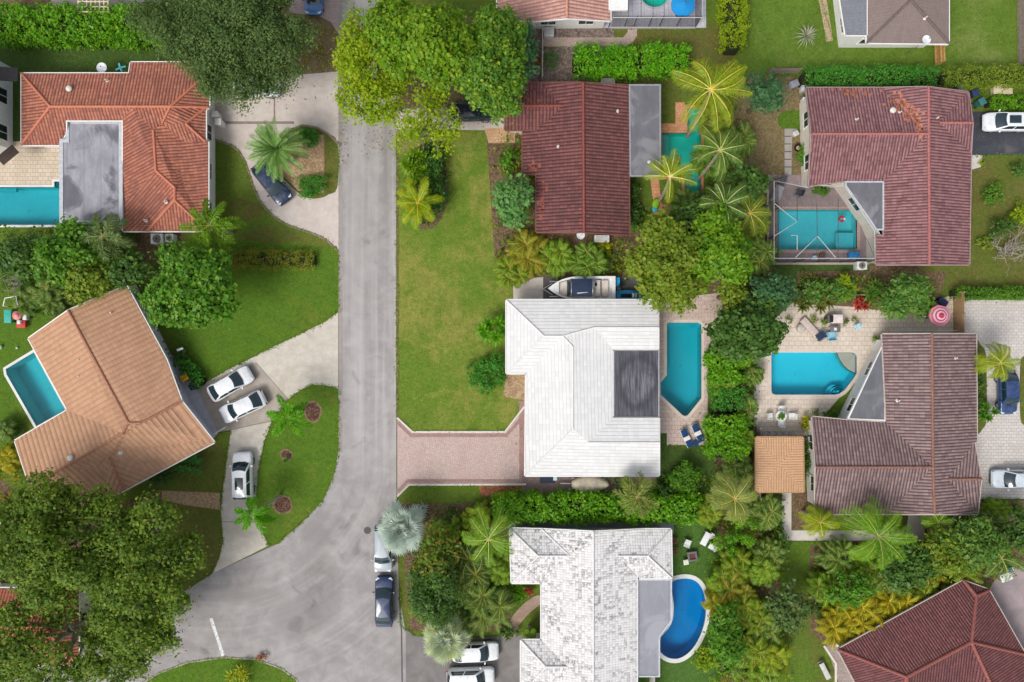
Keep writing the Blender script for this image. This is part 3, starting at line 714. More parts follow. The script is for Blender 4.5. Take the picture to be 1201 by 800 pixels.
    def window(s, c, ang, out, k, w=1.5, h=1.15, zc=1.5):
        ca, sa = math.cos(ang), math.sin(ang); fr = MB()
        def pt(u, d): return (c.x + ca * u + out.x * d, c.y + sa * u + out.y * d)
        for u, zz, ww, hh in ((-w / 2, zc, .08, h), (w / 2, zc, .08, h), (0, zc, .05, h - .09)):
            q = pt(u, .035); fr.box((q[0], q[1], zz), (ww, .09, hh), ang)
        for zz in (zc - h / 2, zc + h / 2):
            q = pt(0, .04); fr.box((q[0], q[1], zz), (w + .14, .11, .09), ang)
        f = fr.build('window', WHITE, s.root)
        q = pt(0, .012); MB().box((q[0], q[1], zc), (w - .04, .02, h - .04), ang).build('pane', GLASS, f)
    def vent(s, px, py, z, kind='pipe'):
        g = P(px, py, z); zz = s.z(g.x, g.y) or z
        mb = MB()
        if kind == 'pipe': mb.cyl((g.x, g.y, zz - .05), .07, .4, 10).cyl((g.x, g.y, zz - .02), .18, .05, 12, .09)
        else: mb.cyl((g.x, g.y, zz - .05), .22, .22, 14).dome((g.x, g.y, zz + .17), (.3, .3, .16), 14, 4)
        mb.build('roof_vent', plain('vent_metal', '#cfcac2', .5), s.root)

E = 2.75
# --- orange-red tiled house, upper left
hA = House('tiled_house', 'orange red tiled house with a stained grey flat section at its middle', 'house', 150, 170)
r1, r2 = 3.85, 3.62
hA.roof([
    [(25, 86, E), (25, 170, E), (59, 125, r1)],
    [(25, 86, E), (151, 86, E), (153, 73, E - .3), (245, 73, E - .3), (245, 85, E - .02), (200, 125, r1), (155, 125, r1), (59, 125, r1)],
    [(25, 170, E), (70, 170, E), (77, 155, 3.0), (77, 141, 3.4), (144, 141, 3.3), (155, 125, r1), (59, 125, r1)],
    [(144, 141, 3.3), (155, 125, r1), (180, 153, r2), (183, 200, r2), (144, 239, E)],
    [(155, 125, r1), (200, 125, r1), (190, 145, 3.56), (180, 153, r2)],
    [(200, 125, r1), (245, 85, E - .02), (245, 126, E)],
    [(200, 125, r1), (245, 126, E), (241, 127, E), (218, 145, 3.45), (190, 145, 3.56)],
    [(218, 145, 3.45), (241, 127, E), (241, 166, E)],
    [(190, 145, 3.56), (218, 145, 3.45), (241, 166, E), (215, 166, 2.98)],
    [(180, 153, r2), (190, 145, 3.56), (215, 166, 2.98), (244, 166, E), (244, 271, E), (205, 235, 3.5), (205, 220, 3.6), (183, 200, r2)],
    [(144, 239, E), (183, 200, r2), (205, 220, 3.6), (205, 235, 3.5), (173, 271, E), (144, 271, E)],
    [(205, 235, 3.5), (244, 271, E), (173, 271, E)],
], tiles('orange_tiles', '#b67862', '#824b3d', '#a06453', '#865c54', .3, .38, 1, .55, .42, .3, .55), plain('orange_cap', '#c47a60', .8, .15, 6))
hA.flat([(70, 163), (77, 163), (77, 141), (144, 141), (144, 263), (70, 263)], 2.95, membrane('grey_membrane', '#8b8a92', '#a3a2a8', '#54525c', 1.6), edge=plain('pale_edge', '#b9bcc0', .6), ew=.35)
hA.walls([(25, 86), (151, 86), (153, 76), (244, 76), (244, 271), (70, 271), (70, 170), (25, 170)], E, plain('white_stucco', '#dcdad6', .85, .05))
for q in ((83, 105, 3.2, 'cap'), (195, 237, 3.5, 'pipe'), (172, 259, 3, 'pipe'), (126, 95, 3, 'pipe')): hA.vent(*q)

# --- two-storey white building cut by the left edge
hB = House('white_building', 'tall white two storey building at the left edge of the photo', 'building', -40, 130)
wl = plain('white_render', '#dfe0e2', .8, .05)
wB = [P(q[0], q[1]) for q in ((-120, 80), (15, 80), (15, 176), (-2, 186), (-120, 186))]
MB().prism([(q.x, q.y) for q in wB], -.05, 6.0).build('wall', wl, hB.root)
c0 = P(15, 80); c1 = P(15, 176)
for yy in (118, 160):
    for zz in (1.5, 4.3):
        q = P(15, yy); hB.window(Vector((q.x, q.y)), math.pi / 2, Vector((1, 0)), 0, 1.5, 1.5, zz)
hB.flat([(-170, 70), (-31, 70), (-31, 190), (-170, 190)], 6.3, membrane('pale_membrane', '#c4c4c4', '#d2d2d0', '#b4b2b0', 1.6), .3)
q = P(8, 87, 2.7); MB().box((q.x, q.y, 2.7), (1.9, 1.3, .12), 0, .18).build('canopy', plain('dark_canopy', '#4e4a49', .8), hB.root)
q = P(10, 182, 2.4); MB().box((q.x, q.y, 2.5), (1.9, 1.0, .07), .75, .1).build('awning', plain('brown_awning', '#4c3f39', .8), hB.root)

# --- salmon tiled house turned at an angle
hC = House('tiled_house', 'salmon pink tiled house turned at an angle beside a rectangular pool', 'house', 140, 470)
rc = 4.35
hC.roof([
    [(33, 397, E), (80, 364, rc), (151, 496, rc), (144, 508, rc), (79, 481, E)],
    [(80, 364, rc), (148, 335, E), (195, 422, E), (165, 496, rc - .08), (151, 496, rc)],
    [(195, 422, E), (213, 471, 3.1), (165, 496, rc - .08)],
    [(35, 571, rc), (144, 508, rc), (151, 496, rc), (165, 496, rc - .08), (213, 471, 3.1), (251, 519, E), (187, 553, E), (128, 537, 3.6), (122, 587, E), (54, 622, E)],
    [(128, 537, 3.6), (122, 587, E), (146, 575, 3.15)],
    [(128, 537, 3.6), (146, 575, 3.15), (187, 553, E)],
    [(17, 517, E), (79, 481, E), (144, 508, rc), (35, 571, rc)],
], tiles('salmon_tiles', '#c09678', '#9f7a60', '#b98f71', '#a57f66', .48, .36, .7, .16, .35, .15, .26), plain('salmon_cap', '#a97760', .85, .2, 6))
hC.walls([(33, 397), (148, 337), (195, 424), (213, 472), (248, 519), (52, 618), (18, 517), (79, 481)], E, plain('lilac_stucco', '#c9c8d2', .85, .05), .55)
for q in ((94, 441, 3.6), (87, 536, 3.8), (138, 532, 3.9), (97, 422, 3.4), (132, 367, 3.3)): hC.vent(q[0], q[1], q[2], 'cap' if q[0] in (87, 138) else 'pipe')

# --- house under the oaks, lower left
hD = House('tiled_house', 'terracotta tiled house mostly hidden below the oaks at lower left', 'house', 30, 750)
hD.roof([
    [(-60, 690, E), (92, 690, E), (52, 735, 4.1), (-20, 735, 4.1)],
    [(92, 690, E), (92, 780, E), (52, 735, 4.1)],
    [(-20, 735, 4.1), (52, 735, 4.1), (92, 780, E), (-60, 780, E)],
    [(-60, 690, E), (-20, 735, 4.1), (-60, 780, E)],
], tiles('terracotta_tiles', '#b8705a', '#8a4b3a', '#a85f4a', '#8f5a4e', .3, .38, 1, .4, .4, .3, .5), plain('orange_cap', '#c47a60', .8, .15, 6))
hD.walls([(-60, 690), (92, 690), (92, 780), (-60, 780)], E, plain('white_stucco', '#dcdad6', .85, .05), .5)

# --- maroon tiled house, top centre
hE = House('tiled_house', 'maroon tiled house with a straight ridge and slate grey flat section on its right', 'house', 680, 185)
re, rb = 4.2, 3.57
hE.roof([
    [(684, 97, re), (737, 100, E), (738, 275, E), (685, 272, re)],
    [(684, 97, re), (685, 272, re), (629, 272, E), (629, 204, E), (613, 204, 2.35), (613, 154, 2.35), (631, 152, 2.8), (660, 124, rb), (634, 97, 2.88)],
    [(660, 124, rb), (592, 124, rb), (592, 97, 2.88), (634, 97, 2.88)],
    [(660, 124, rb), (631, 152, 2.8), (592, 152, 2.8), (592, 124, rb)],
], tiles('maroon_tiles', '#805450', '#4a2d2d', '#704846', '#583d3d', .33, .36, 1, .55, .45, .25, .6), plain('maroon_cap', '#8a4a41', .85, .2, 6), plain('maroon_gutter', '#7c5048', .7))
hE.flat([(737.5, 99), (775, 99), (775, 207), (738.5, 207)], 2.8, membrane('slate_membrane', '#636369', '#717177', '#8b8a8e', 30), edge=plain('grey_edge', '#8f9094', .6))
hE.walls([(592, 98), (774, 98), (774, 205), (737, 206), (737, 274), (629, 271), (629, 204), (613, 203), (613, 154), (592, 152)], E, plain('cream_stucco', '#cfc3ae', .85, .06), .5)
hE.vent(761, 190, 2.8, 'pipe'); hE.vent(724, 130, 3.2, 'pipe'); hE.vent(655, 172, 3.4, 'pipe')
# loose bright replacement tiles lie in the slope as part of the surface
# --- pink tiled house, top edge
hF = House('tiled_house', 'pale pink tiled house cut by the top edge beside a screened pool', 'house', 650, -10)
hF.roof([
    [(665, -60, 4.2), (665, 21, 4.2), (621, 25, 3.0), (583, 20, 2.55), (583, -60, 2.55)],
    [(665, -60, 4.2), (715, -60, E), (716, 24, E), (665, 21, 4.2)],
], tiles('pink_tiles', '#cfa093', '#a2746a', '#c39184', '#a98379', .34, .36, 1, .45, .35, .2, .55), plain('pink_cap', '#c68f7c', .85, .15, 6))
hF.flat([(713, -40), (738, -40), (736, 12), (714, 12)], 2.85, plain('white_roof', '#e2e2e0', .6, .05), .2)
hF.walls([(583, -60), (716, -60), (716, 22), (621, 23), (583, 19)], E, plain('white_stucco', '#dcdad6', .85, .05), .35)

# --- brown shingled house, top right
hG = House('shingled_house', 'house with a brown shingled hip roof and grey shingled side cut by the top edge', 'house', 1060, 0)
hG.roof([
    [(1017, 50, E), (1068, 0, 4.2), (1113, 51, E)],
    [(1017, 50, E), (1017, -50, E), (1068, -50, 4.2), (1068, 0, 4.2)],
    [(1068, 0, 4.2), (1068, -50, 4.2), (1113, -50, E), (1113, 51, E)],
], tiles('brown_shingles', '#80716c', '#695b57', '#8c7d77', '#6f625e', .3, .16, .12, .3, .3, .1, .1), plain('brown_cap', '#6b5d58', .9, .15, 6))
hG.roof([[(981, -30, 2.6), (992, 41, 2.6), (1016.5, 41, 2.8), (1016.5, -30, 2.8)]],
    tiles('grey_shingles', '#7b7e84', '#63666c', '#898c92', '#72747a', .3, .16, .12, .3, .3, .1, .1), None, WHITE, name='lean_to_roof')
hG.walls([(980, -50), (1112, -50), (1112, 50), (992, 50)], E, plain('white_stucco', '#dcdad6', .85, .05), .7, True)
hG.vent(1084, 22, 3.5, 'pipe')

# --- plum tiled house with the pool cage, right
hH = House('tiled_house', 'plum red tiled house with orange replacement tiles beside a screened pool', 'house', 1060, 200)
rh = 4.3
hH.roof([
    [(946, 103, E), (1035, 103, E), (1089, 157, rh), (952, 157, rh)],
    [(1035, 103, E), (1089, 102, rh), (1089, 157, rh)],
    [(952, 157, rh), (1089, 157, rh), (1037, 212, E), (991, 212, E), (949, 218, E - .1)],
    [(1089, 157, rh), (1090, 310, rh), (1028, 310, 2.65), (1028, 277, 2.65), (1037, 277, E), (1037, 212, E)],
    [(1089, 102, rh), (1136, 108, E), (1102, 144, 4.0), (1139, 179, E), (1137, 310, E), (1090, 310, rh), (1089, 157, rh)],
    [(1102, 144, 4.0), (1136, 108, E), (1141, 144, 3.8)],
    [(1102, 144, 4.0), (1141, 144, 3.8), (1139, 179, E)],
], tiles('plum_tiles', '#9e7474', '#5c3d40', '#8b6365', '#6c4e50', .285, .42, 1, .3, .4, .3, .75), plain('plum_cap', '#a86a66', .85, .2, 6), plain('plum_gutter', '#a08a86', .7))
hH.flat([(991, 212.6), (1036.6, 212.6), (1036.6, 270), (1027, 270), (1022, 262), (991, 218)], 2.7, membrane('slate_membrane', '#636369', '#717177', '#8b8a8e', 30), edge=plain('pale_edge', '#b9bcc0', .6))
hH.walls([(946, 104), (1136, 108), (1140, 144), (1138, 308), (1028, 308), (1028, 276), (1022, 262), (991, 218), (949, 217)], E, plain('cream_stucco', '#d8d0c4', .85, .06), .45)
for q in ((1055, 132, 3.6, 'pipe'), (1046, 130, 3.5, 'cap'), (1098, 139, 4.0, 'pipe'), (1005, 140, 3.9, 'pipe')): hH.vent(*q)
# patch of newer tiles on the slope, a raised course of its own
def patch_tiles(h, pts, name, col):
    mb = MB()
    for px, py in pts:
        g = P(px, py, 3.6); z = h.z(g.x, g.y)
        g = P(px, py, z); z = h.z(g.x, g.y) or z
        dz = ((h.z(g.x + .1, g.y) or z) - z) / .1; dy = ((h.z(g.x, g.y + .1) or z) - z) / .1
        w, l = .12, .16
        mb.face([(g.x + a, g.y + b, z + .035 + dz * a + dy * b) for a, b in ((-w, -l), (w, -l), (w, l), (-w, l))])
    me = h.r.data; me.materials.append(col); off = worldloc(h.r); bm = bmesh.new(); bm.from_mesh(me)
    for f in mb.f:
        nf = bm.faces.new([bm.verts.new(Vector(mb.v[i]) - off) for i in f]); nf.material_index = 1
    bm.to_mesh(me); bm.free()
random.seed(5)
pp = []
for k in range(70):
    u = random.random(); px = 1043 + 44 * u + random.gauss(0, 3); py = 118 + 32 * u + random.gauss(0, 7)
    if px < 1086 and py > 107: pp.append((px, py))
pp += [(1003 + random.gauss(0, 12), 108 + random.gauss(0, 2.5)) for k in range(22)]
patch_tiles(hH, pp, 'replacement_tiles', plain('new_clay', '#b06f58', .85, .25, 8))
patch_tiles(hE, [(624 + random.gauss(0, 4), 196 + random.gauss(0, 3)) for k in range(12)] + [(634 + abs(random.gauss(0, 3)), 212 + random.random() * 45) for k in range(16)] + [(625 + random.gauss(0, 4), 112 + random.gauss(0, 8)) for k in range(10)], 'replacement_tiles', plain('new_clay_dark', '#8f5245', .85, .25, 8))

# --- mauve brown tiled house, right
hI = House('tiled_house', 'mauve brown striped tile house right of the pool with the pale corner shelf', 'house', 1050, 500)
ri = 4.3
hI.roof([
    [(953, 489, E), (993, 493, E), (1040, 496, E), (1094, 548, ri), (957, 548, ri)],
    [(957, 548, ri), (1094, 548, ri), (1040, 603, E), (956, 603, E)],
    [(1040, 603, E), (1094, 548, ri), (1096, 603, ri)],
    [(1093, 392, ri), (1094, 548, ri), (1040, 496, E), (1035, 392, E)],
    [(1093, 392, ri), (1145, 392, E), (1146, 518, E), (1143, 519, E), (1112, 562, 3.75), (1147, 603, E), (1096, 603, ri), (1094, 548, ri)],
    [(1112, 562, 3.75), (1143, 519, E), (1151, 562, 3.55)],
    [(1112, 562, 3.75), (1151, 562, 3.55), (1147, 603, E)],
], tiles('mauve_tiles', '#9a837e', '#4c3d43', '#87706f', '#675457', .3, .42, 1, .3, .4, .25, .85), plain('rust_cap', '#8d6658', .85, .25, 6), plain('beige_gutter', '#b7aba0', .7))
hI.flat([(1036, 402), (1039, 494), (1000, 492.5), (993, 492)], 2.62, membrane('slate_membrane', '#636369', '#717177', '#8b8a8e', 30), .18)
hI.walls([(953, 490), (993, 492), (1034, 410), (1035, 393), (1144, 393), (1145, 518), (1150, 562), (1146, 601), (956, 601)], E, plain('white_stucco2', '#d6d2cc', .85, .05), .45)
for q in ((1054, 470, 3.4, 'pipe'), (1120, 420, 3.5, 'pipe')): hI.vent(*q)

# --- white house in the centre
hJ = House('white_roofed_house', 'house with a smooth white hip roof and dark stained flat square', 'house', 690, 455)
rj = 3.85
hJ.roof([
    [(594, 352, E), (638, 394, rj), (594, 438, E)],
    [(594, 352, E), (772, 352, E), (772, 384, 3.62), (697, 384, 3.62), (660, 394, rj), (638, 394, rj)],
    [(697, 384, 3.62), (719, 410, 3.1), (719, 490, 3.1), (690, 519, 3.7), (672, 503, 3.95), (672, 407, 3.95), (660, 394, rj)],
    [(697, 384, 3.62), (772, 384, 3.62), (772, 410, 3.1), (719, 410, 3.1)],
    [(594, 438, E), (638, 394, rj), (660, 394, rj), (617, 438, E)],
    [(617, 438, E), (660, 394, rj), (672, 407, 3.95), (672, 503, 3.95), (616, 558, E)],
    [(616, 558, E), (672, 503, 3.95), (690, 519, 3.7), (773, 519, 3.7), (773, 558, E)],
    [(690, 519, 3.7), (719, 490, 3.1), (773, 490, 3.1), (773, 519, 3.7)],
], tiles('white_flat_tiles', '#dddcda', '#98979c', '#d6d5d3', '#cac7c4', .5, .34, .03, .55, .25, .1, .03), plain('white_cap', '#d9d8d6', .6, .08, 6), capr=.075)
hJ.walls([(594, 353), (772, 353), (772.5, 557), (616, 557), (617, 438), (594, 438)], E, plain('white_stucco', '#dcdad6', .85, .05), .45)
dk = NT('stained_membrane')
p_ = dk.pos(); cc = P(748, 447, 3.0)
vm = dk.n('VectorMath', operation='SUBTRACT'); dk.set(vm.inputs[0], p_); vm.inputs[1].default_value = (cc.x, cc.y, 3.0)
wv = dk.n('TexNoise'); dk.set(wv.inputs['Vector'], p_); wv.inputs['Scale'].default_value = .7; wv.inputs['Detail'].default_value = 5
va = dk.n('VectorMath', operation='MULTIPLY_ADD'); dk.set(va.inputs[0], wv.outputs['Color']); va.inputs[1].default_value = (1.3, 1.3, 0); dk.set(va.inputs[2], vm.outputs[0])
mp = dk.mapv(va.outputs[0], (1 / 1.75, 1 / 2.35, 0), loc=(-.37, -.27, 0)); ln = dk.n('VectorMath', operation='LENGTH'); dk.set(ln.inputs[0], mp)
ring = dk.math('MULTIPLY', dk.step(ln.outputs['Value'], .72, 1.0), dk.step(ln.outputs['Value'], 1.35, 1.0))
inn = dk.math('MULTIPLY', dk.step(ln.outputs['Value'], 1.05, .8), dk.step(dk.noise(p_, .55, 4, .6, .8), .42, .62))
spx = dk.n('SeparateXYZ'); dk.set(spx.inputs[0], p_)
st = dk.noise(dk.mapv(p_, (5, .35, 1)), 1.0, 5, .65); stv = dk.step(st, .3, .72)
c_ = dk.mix(stv, S('#3d3d44'), S('#66656e'))
c_ = dk.mix(dk.math('MULTIPLY', ring, .5), c_, S('#2e2d33')); c_ = dk.mix(dk.math('MULTIPLY', dk.math('MULTIPLY', inn, dk.step(st, .4, .66)), .3), c_, S('#9a979b'))
sm = dk.math('LESS_THAN', dk.math('ABSOLUTE', dk.math('SUBTRACT', dk.math('FRACT', dk.math('DIVIDE', spx.outputs[0], .9)), .5)), .025)
c_ = dk.mix(dk.math('MULTIPLY', sm, .5), c_, S('#2c2b30'))
dk.bsdf(c_, .6, None, 0, .3)
hJ.flat([(719.8, 410.8), (773, 410.8), (773, 489.4), (719.8, 489.4)], 3.02, dk.m, .2, edge=plain('pale_edge', '#b9bcc0', .6), ew=.06)

# --- weathered white tiled house, bottom
hK = House('tiled_house', 'white tiled house with black weather marks and a plain grey flat section', 'house', 695, 720)
rk, rn = 4.4, 3.66
hK.roof([
    [(598, 620, E), (636, 621, E), (668, 652, rn), (631, 652, rn)],
    [(598, 620, E), (631, 652, rn), (600, 684, E)],
    [(600, 684, E), (631, 652, rn), (668, 652, rn), (635, 684, E)],
    [(696, 624, rk), (636, 621, E), (668, 652, rn), (635, 684, E), (635, 751, E), (665, 782, 3.62), (635, 815, E), (635, 850, E), (696, 850, rk)],
    [(611, 751, E), (635, 751, E), (665, 782, 3.62), (640, 782, 3.62)],
    [(611, 751, E), (640, 782, 3.62), (611, 815, E)],
    [(611, 815, E), (640, 782, 3.62), (665, 782, 3.62), (635, 815, E)],
    [(696, 624, rk), (756, 621, E), (725, 652, rn), (747, 676, 3.06), (747, 850, 3.06), (696, 850, rk)],
    [(756, 621, E), (787, 621, E), (760, 652, rn), (725, 652, rn)],
    [(787, 621, E), (788, 678, E), (760, 652, rn)],
    [(725, 652, rn), (760, 652, rn), (788, 678, E), (750, 678.5, 2.95), (747, 676, 3.06)],
], tiles('weathered_white_tiles', '#e0dedc', '#908e90', '#d4d1cf', '#525051', .24, .3, .25, .45, .08, .42, .1), plain('white_cap', '#d9d8d6', .6, .08, 6), capr=.09)
hK.flat([(747.8, 679), (788, 679), (788, 728), (774, 747), (774, 794), (747.8, 794)], 2.7, membrane('plain_grey_membrane', '#8b8c94', '#96979e', '#a2a3a8', 30), edge=plain('pale_edge', '#b9bcc0', .6))
hK.walls([(598, 621), (787, 622), (788, 726), (774, 747), (774, 850), (635, 850), (635, 815), (611, 815), (611, 752), (635, 751), (635, 684), (600, 684)], E, plain('white_stucco', '#dcdad6', .85, .05), .45)
for q in ((675, 645, 4, 'pipe'), (782, 664, 2.9, 'pipe'), (699, 767, 4.2, 'pipe'), (678, 640, 4, 'pipe')): hK.vent(*q)

# --- dark red tiled house, bottom right
hL = House('tiled_house', 'dark red tiled hip roof house cut by the lower right corner', 'house', 1120, 780)
rl = 4.5
hL.roof([
    [(983, 762, E), (1130, 681, E), (1145, 699, 3.3), (1139, 753, rl), (1063, 794, rl)],
    [(1145, 699, 3.3), (1160, 692, E), (1203, 768, 2.95), (1139, 753, rl)],
    [(1130, 681, E), (1160, 692, E), (1145, 699, 3.3)],
    [(1139, 753, rl), (1203, 768, 2.95), (1250, 850, E), (1168, 815, 4.2)],
    [(1063, 794, rl), (1139, 753, rl), (1168, 815, 4.2), (1150, 880, 2.6), (1080, 880, 2.6)],
    [(983, 762, E), (1063, 794, rl), (1045, 880, 2.6)],
    [(1063, 794, rl), (1080, 880, 2.6), (1045, 880, 2.6)],
], tiles('red_brown_tiles', '#805352', '#4c3033', '#714747', '#5d3f40', .26, .36, 1, .4, .4, .2, .7), plain('red_cap', '#915850', .85, .15, 6), plain('beige_gutter', '#b7aba0', .7), capr=.16)
hL.walls([(983, 762), (1130, 683), (1160, 693), (1202, 768), (1240, 845), (1045, 870)], E, plain('cream_stucco', '#d8d0c4', .85, .06), .5)

# --- tan tiled garden pavilion
hM = House('garden_pavilion', 'tan tiled square garden pavilion beside the mauve brown house', 'pavilion', 915, 545)
hM.roof([
    [(887, 513, 2.4), (942, 513, 2.4), (915, 545, 2.55)], [(942, 513, 2.4), (943, 577, 2.4), (915, 545, 2.55)],
    [(943, 577, 2.4), (887, 577, 2.4), (915, 545, 2.55)], [(887, 577, 2.4), (887, 513, 2.4), (915, 545, 2.55)],
], tiles('tan_tiles', '#c9a07d', '#a8805f', '#c29a76', '#b08c6a', .24, .3, .5, .4, .25, .1, .3), None, plain('tan_fascia', '#a98561', .8), gutter=True, capr=.07)
for q in ((891, 517), (939, 517), (891, 573), (939, 573), (915, 517), (915, 573)):
    g = P(q[0], q[1], 2.4); MB().box((g.x, g.y, 1.14), (.16, .16, 2.3)).build('post', plain('timber', '#7c624a', .85), hM.root)
# ---------------------------------------------------------------- plants
BK = bark('bark_brown', '#5d4d3f', '#7d6b58'); BKG = bark('bark_grey', '#8a8378', '#aba497'); BKP = bark('palm_bark', '#8d8273', '#a89c8b')
def rnd(n, a=0., b=1.): return a + (b - a) * rng.random(n)
DK_, PK_ = 1.0, 1.7
def unit(v): return v / np.maximum(np.linalg.norm(v, axis=-1, keepdims=True), 1e-6)
def leaf_quads(C, N, size, aspect=.42, droop=0.):
    """rhombic leaves at C facing N"""
    n = len(C); t = unit(np.cross(N, rng.normal(size=(n, 3)))); b = np.cross(N, t)
    s = (size * (.5 + 1.25 * rng.random(n) ** 1.6))[:, None]
    tip = C + t * s * .6; tip[:, 2] -= (droop * s[:, 0])
    return np.stack([C - t * s * .4, C + b * s * aspect, tip, C - b * s * aspect], 1).reshape(-1, 3)
def cloud(lobes, dens, rc, per, size, aspect=.42, up=.7, low=-.25, flat=.75, gap=.12, droop=.15):
    """leaf clumps spread over the skin and upper inside of ellipsoid lobes"""
    cs, ds = [], []; big = []
    for (x, y, z, rx, ry, rz) in lobes:                     # boughs stand out of every large lobe, with dark hollows between them
        if min(rx, ry) < 1.1: big.append((x, y, z, rx, ry, rz)); continue
        big.append((x, y, z - .12 * rz, rx * .78, ry * .78, rz * .78)); m = int(6 + 3.2 * math.sqrt(rx * ry))
        for q in range(m):
            v = unit(rng.normal(size=3)); v[2] = abs(v[2]) * 1.1 - .12; f = rng.uniform(.26, .44); o = rng.uniform(.62, .92)
            big.append((x + v[0] * rx * o, y + v[1] * ry * o, z + v[2] * rz * o, rx * f, ry * f, rz * f))
    lobes = big
    for (x, y, z, rx, ry, rz) in lobes:
        k = max(6, int(dens * DK_ * 2.2 * math.pi * rx * ry))
        d = rng.normal(size=(k * 3, 3)); d = unit(d); d = d[d[:, 2] > low][:k]
        r = 1 - .55 * rng.random(len(d)) ** 1.7 + .09 * rng.normal(size=len(d))
        c = np.array([x, y, z]) + d * np.array([rx, ry, rz]) * r[:, None]
        q = np.sin(c[:, 0] * 1.9 + x) + np.sin(c[:, 1] * 2.1 + y) + np.sin(c[:, 0] * .9 - c[:, 1] * 1.1 + 2)
        keep = (rng.random(len(c)) > gap) & (q > -2.35)
        for (X, Y, ZZ, RX, RY, RZ) in lobes:                # drop clumps buried in another lobe
            if (X, Y, ZZ) != (x, y, z): keep &= ((((c - np.array([X, Y, ZZ])) / np.array([RX, RY, RZ])) ** 2).sum(1) > .22)
        cs.append(c[keep]); ds.append(d[keep])
    c = np.concatenate(cs); d = np.concatenate(ds); k = len(c)
    per = int(per * PK_); size *= 1.12
    rcs = rc * rnd(k, .65, 1.35)
    off = rng.normal(size=(k, per, 3)) * rcs[:, None, None] * np.array([.55, .55, .55 * flat])
    N = unit(d[:, None, :] * .5 + unit(off) * .45 + np.array([0, 0, up]) + rng.normal(size=(k, per, 3)) * .4)
    return leaf_quads((c[:, None, :] + off).reshape(-1, 3), N.reshape(-1, 3), size, aspect, droop)
def limb(mb, a, b, r0, r1, wob=.25, seg=6):
    a, b = Vector(a), Vector(b); n = 4; L = (b - a).length; pts = []
    for i in range(n + 1):
        t = i / n; p = a.lerp(b, t)
        if 0 < i < n: p += Vector((random.gauss(0, 1), random.gauss(0, 1), random.gauss(0, .5))) * wob * L * .22
        p.z += .12 * L * math.sin(math.pi * t) * .5
        pts.append(p)
    mb.tube(pts, [r0 + (r1 - r0) * i / n for i in range(n + 1)], seg); return pts
def rot_lobes(rx, ry, h, n, seed, spread=.55, flat=.55, ang=0.0):
    rr = random.Random(seed); L = [(0, 0, h, rx * .62, ry * .62, min(rx, ry) * flat)]
    for k in range(n):
        a = 2 * math.pi * k / n + rr.uniform(-.45, .45); s = spread * rr.uniform(.72, 1.25); q = rr.uniform(.26, .54)
        L.append((rx * s * math.cos(a), ry * s * math.sin(a), h - rr.uniform(.0, .28) * min(rx, ry), rx * q, ry * q, min(rx, ry) * q * .85))
    if ang: ca, sa = math.cos(ang), math.sin(ang); L = [(x * ca - y * sa, x * sa + y * ca, z, a, b, c) for x, y, z, a, b, c in L]
    return L
def tree(px, py, rx, ry, h, label, mat, cat='tree', name='tree', n=6, leafs=(.55, 7, .26, .42), dens=1.5, gap=.12, up=.7, bk=None, seed=None, lobes=None, ang=0., spread=.55, flat=.55, group=None, twigs=0, trunk=True):
    """a broad-leaved tree whose crown centre is seen at px, py (radii in pixels at crown height)"""
    k = (H - h) / FP; g = P(px, py, h); rx, ry = rx * k, ry * k
    t = thing(name, label, cat, (g.x, g.y, 0), 0, group)
    L = lobes or rot_lobes(rx, ry, h, n, seed if seed is not None else int(px * 7 + py), spread, flat, ang)
    rc, per, size, asp = leafs
    quadmesh('crown', cloud(L, dens, rc, per, size, asp, up, gap=gap), mat, t)
    if trunk:
        mb = MB(); hb = max(.5, h * .42); r0 = .05 * h + .02 * rx
        limb(mb, (0, 0, -.1), (random.uniform(-.2, .2), random.uniform(-.2, .2), hb), r0, r0 * .75, .15, 8)
        for (x, y, z, a, b, c) in L:
            e = (x * .92, y * .92, z - c * .1); p = limb(mb, (0, 0, hb * .92), e, r0 * .5, .04)
            for q in range(2 + twigs):
                s = random.choice(p[2:]); th = random.uniform(0, 6.28)
                limb(mb, s, (x + a * .85 * math.cos(th), y + b * .85 * math.sin(th), z + c * random.uniform(-.2, .75)), .05, .018, .3, 4)
        mb.build('trunk', bk or BK, t, world=False)
    return t
def bush(px, py, rx, ry, h, label, mat, cat='shrub', name='shrub', leafs=(.28, 7, .17, .42), dens=4.2, n=4, gap=.05, up=.6, round_=False, group=None, ang=0.):
    k = (H - h * .6) / FP; g = P(px, py, h * .6); rx, ry = rx * k, ry * k
    t = thing(name, label, cat, (g.x, g.y, 0), 0, group)
    if round_: L = [(0, 0, h * .5, rx * 1.04, ry * 1.04, h * .5)]
    else: L = [(x, y, max(.3 * h, h * .55 + (z - h * .55) * .3), a, b, h * .42) for x, y, z, a, b, c in rot_lobes(rx, ry, h * .55, n, int(px * 3 + py), .52, .5, ang)]
    rc, per, size, asp = leafs
    quadmesh('foliage', cloud(L, dens, rc, per, size, asp, up, low=-.35, gap=gap), mat, t)
    mb = MB()
    for (x, y, z, a, b, c) in L:
        for q in range(3):
            th = random.uniform(0, 6.28); limb(mb, (x * .25, y * .25, -.05), (x + a * .5 * math.cos(th), y + b * .5 * math.sin(th), z + c * .3), .05, .02, .3, 4)
    mb.build('stem', BK, t, world=False)
    return t
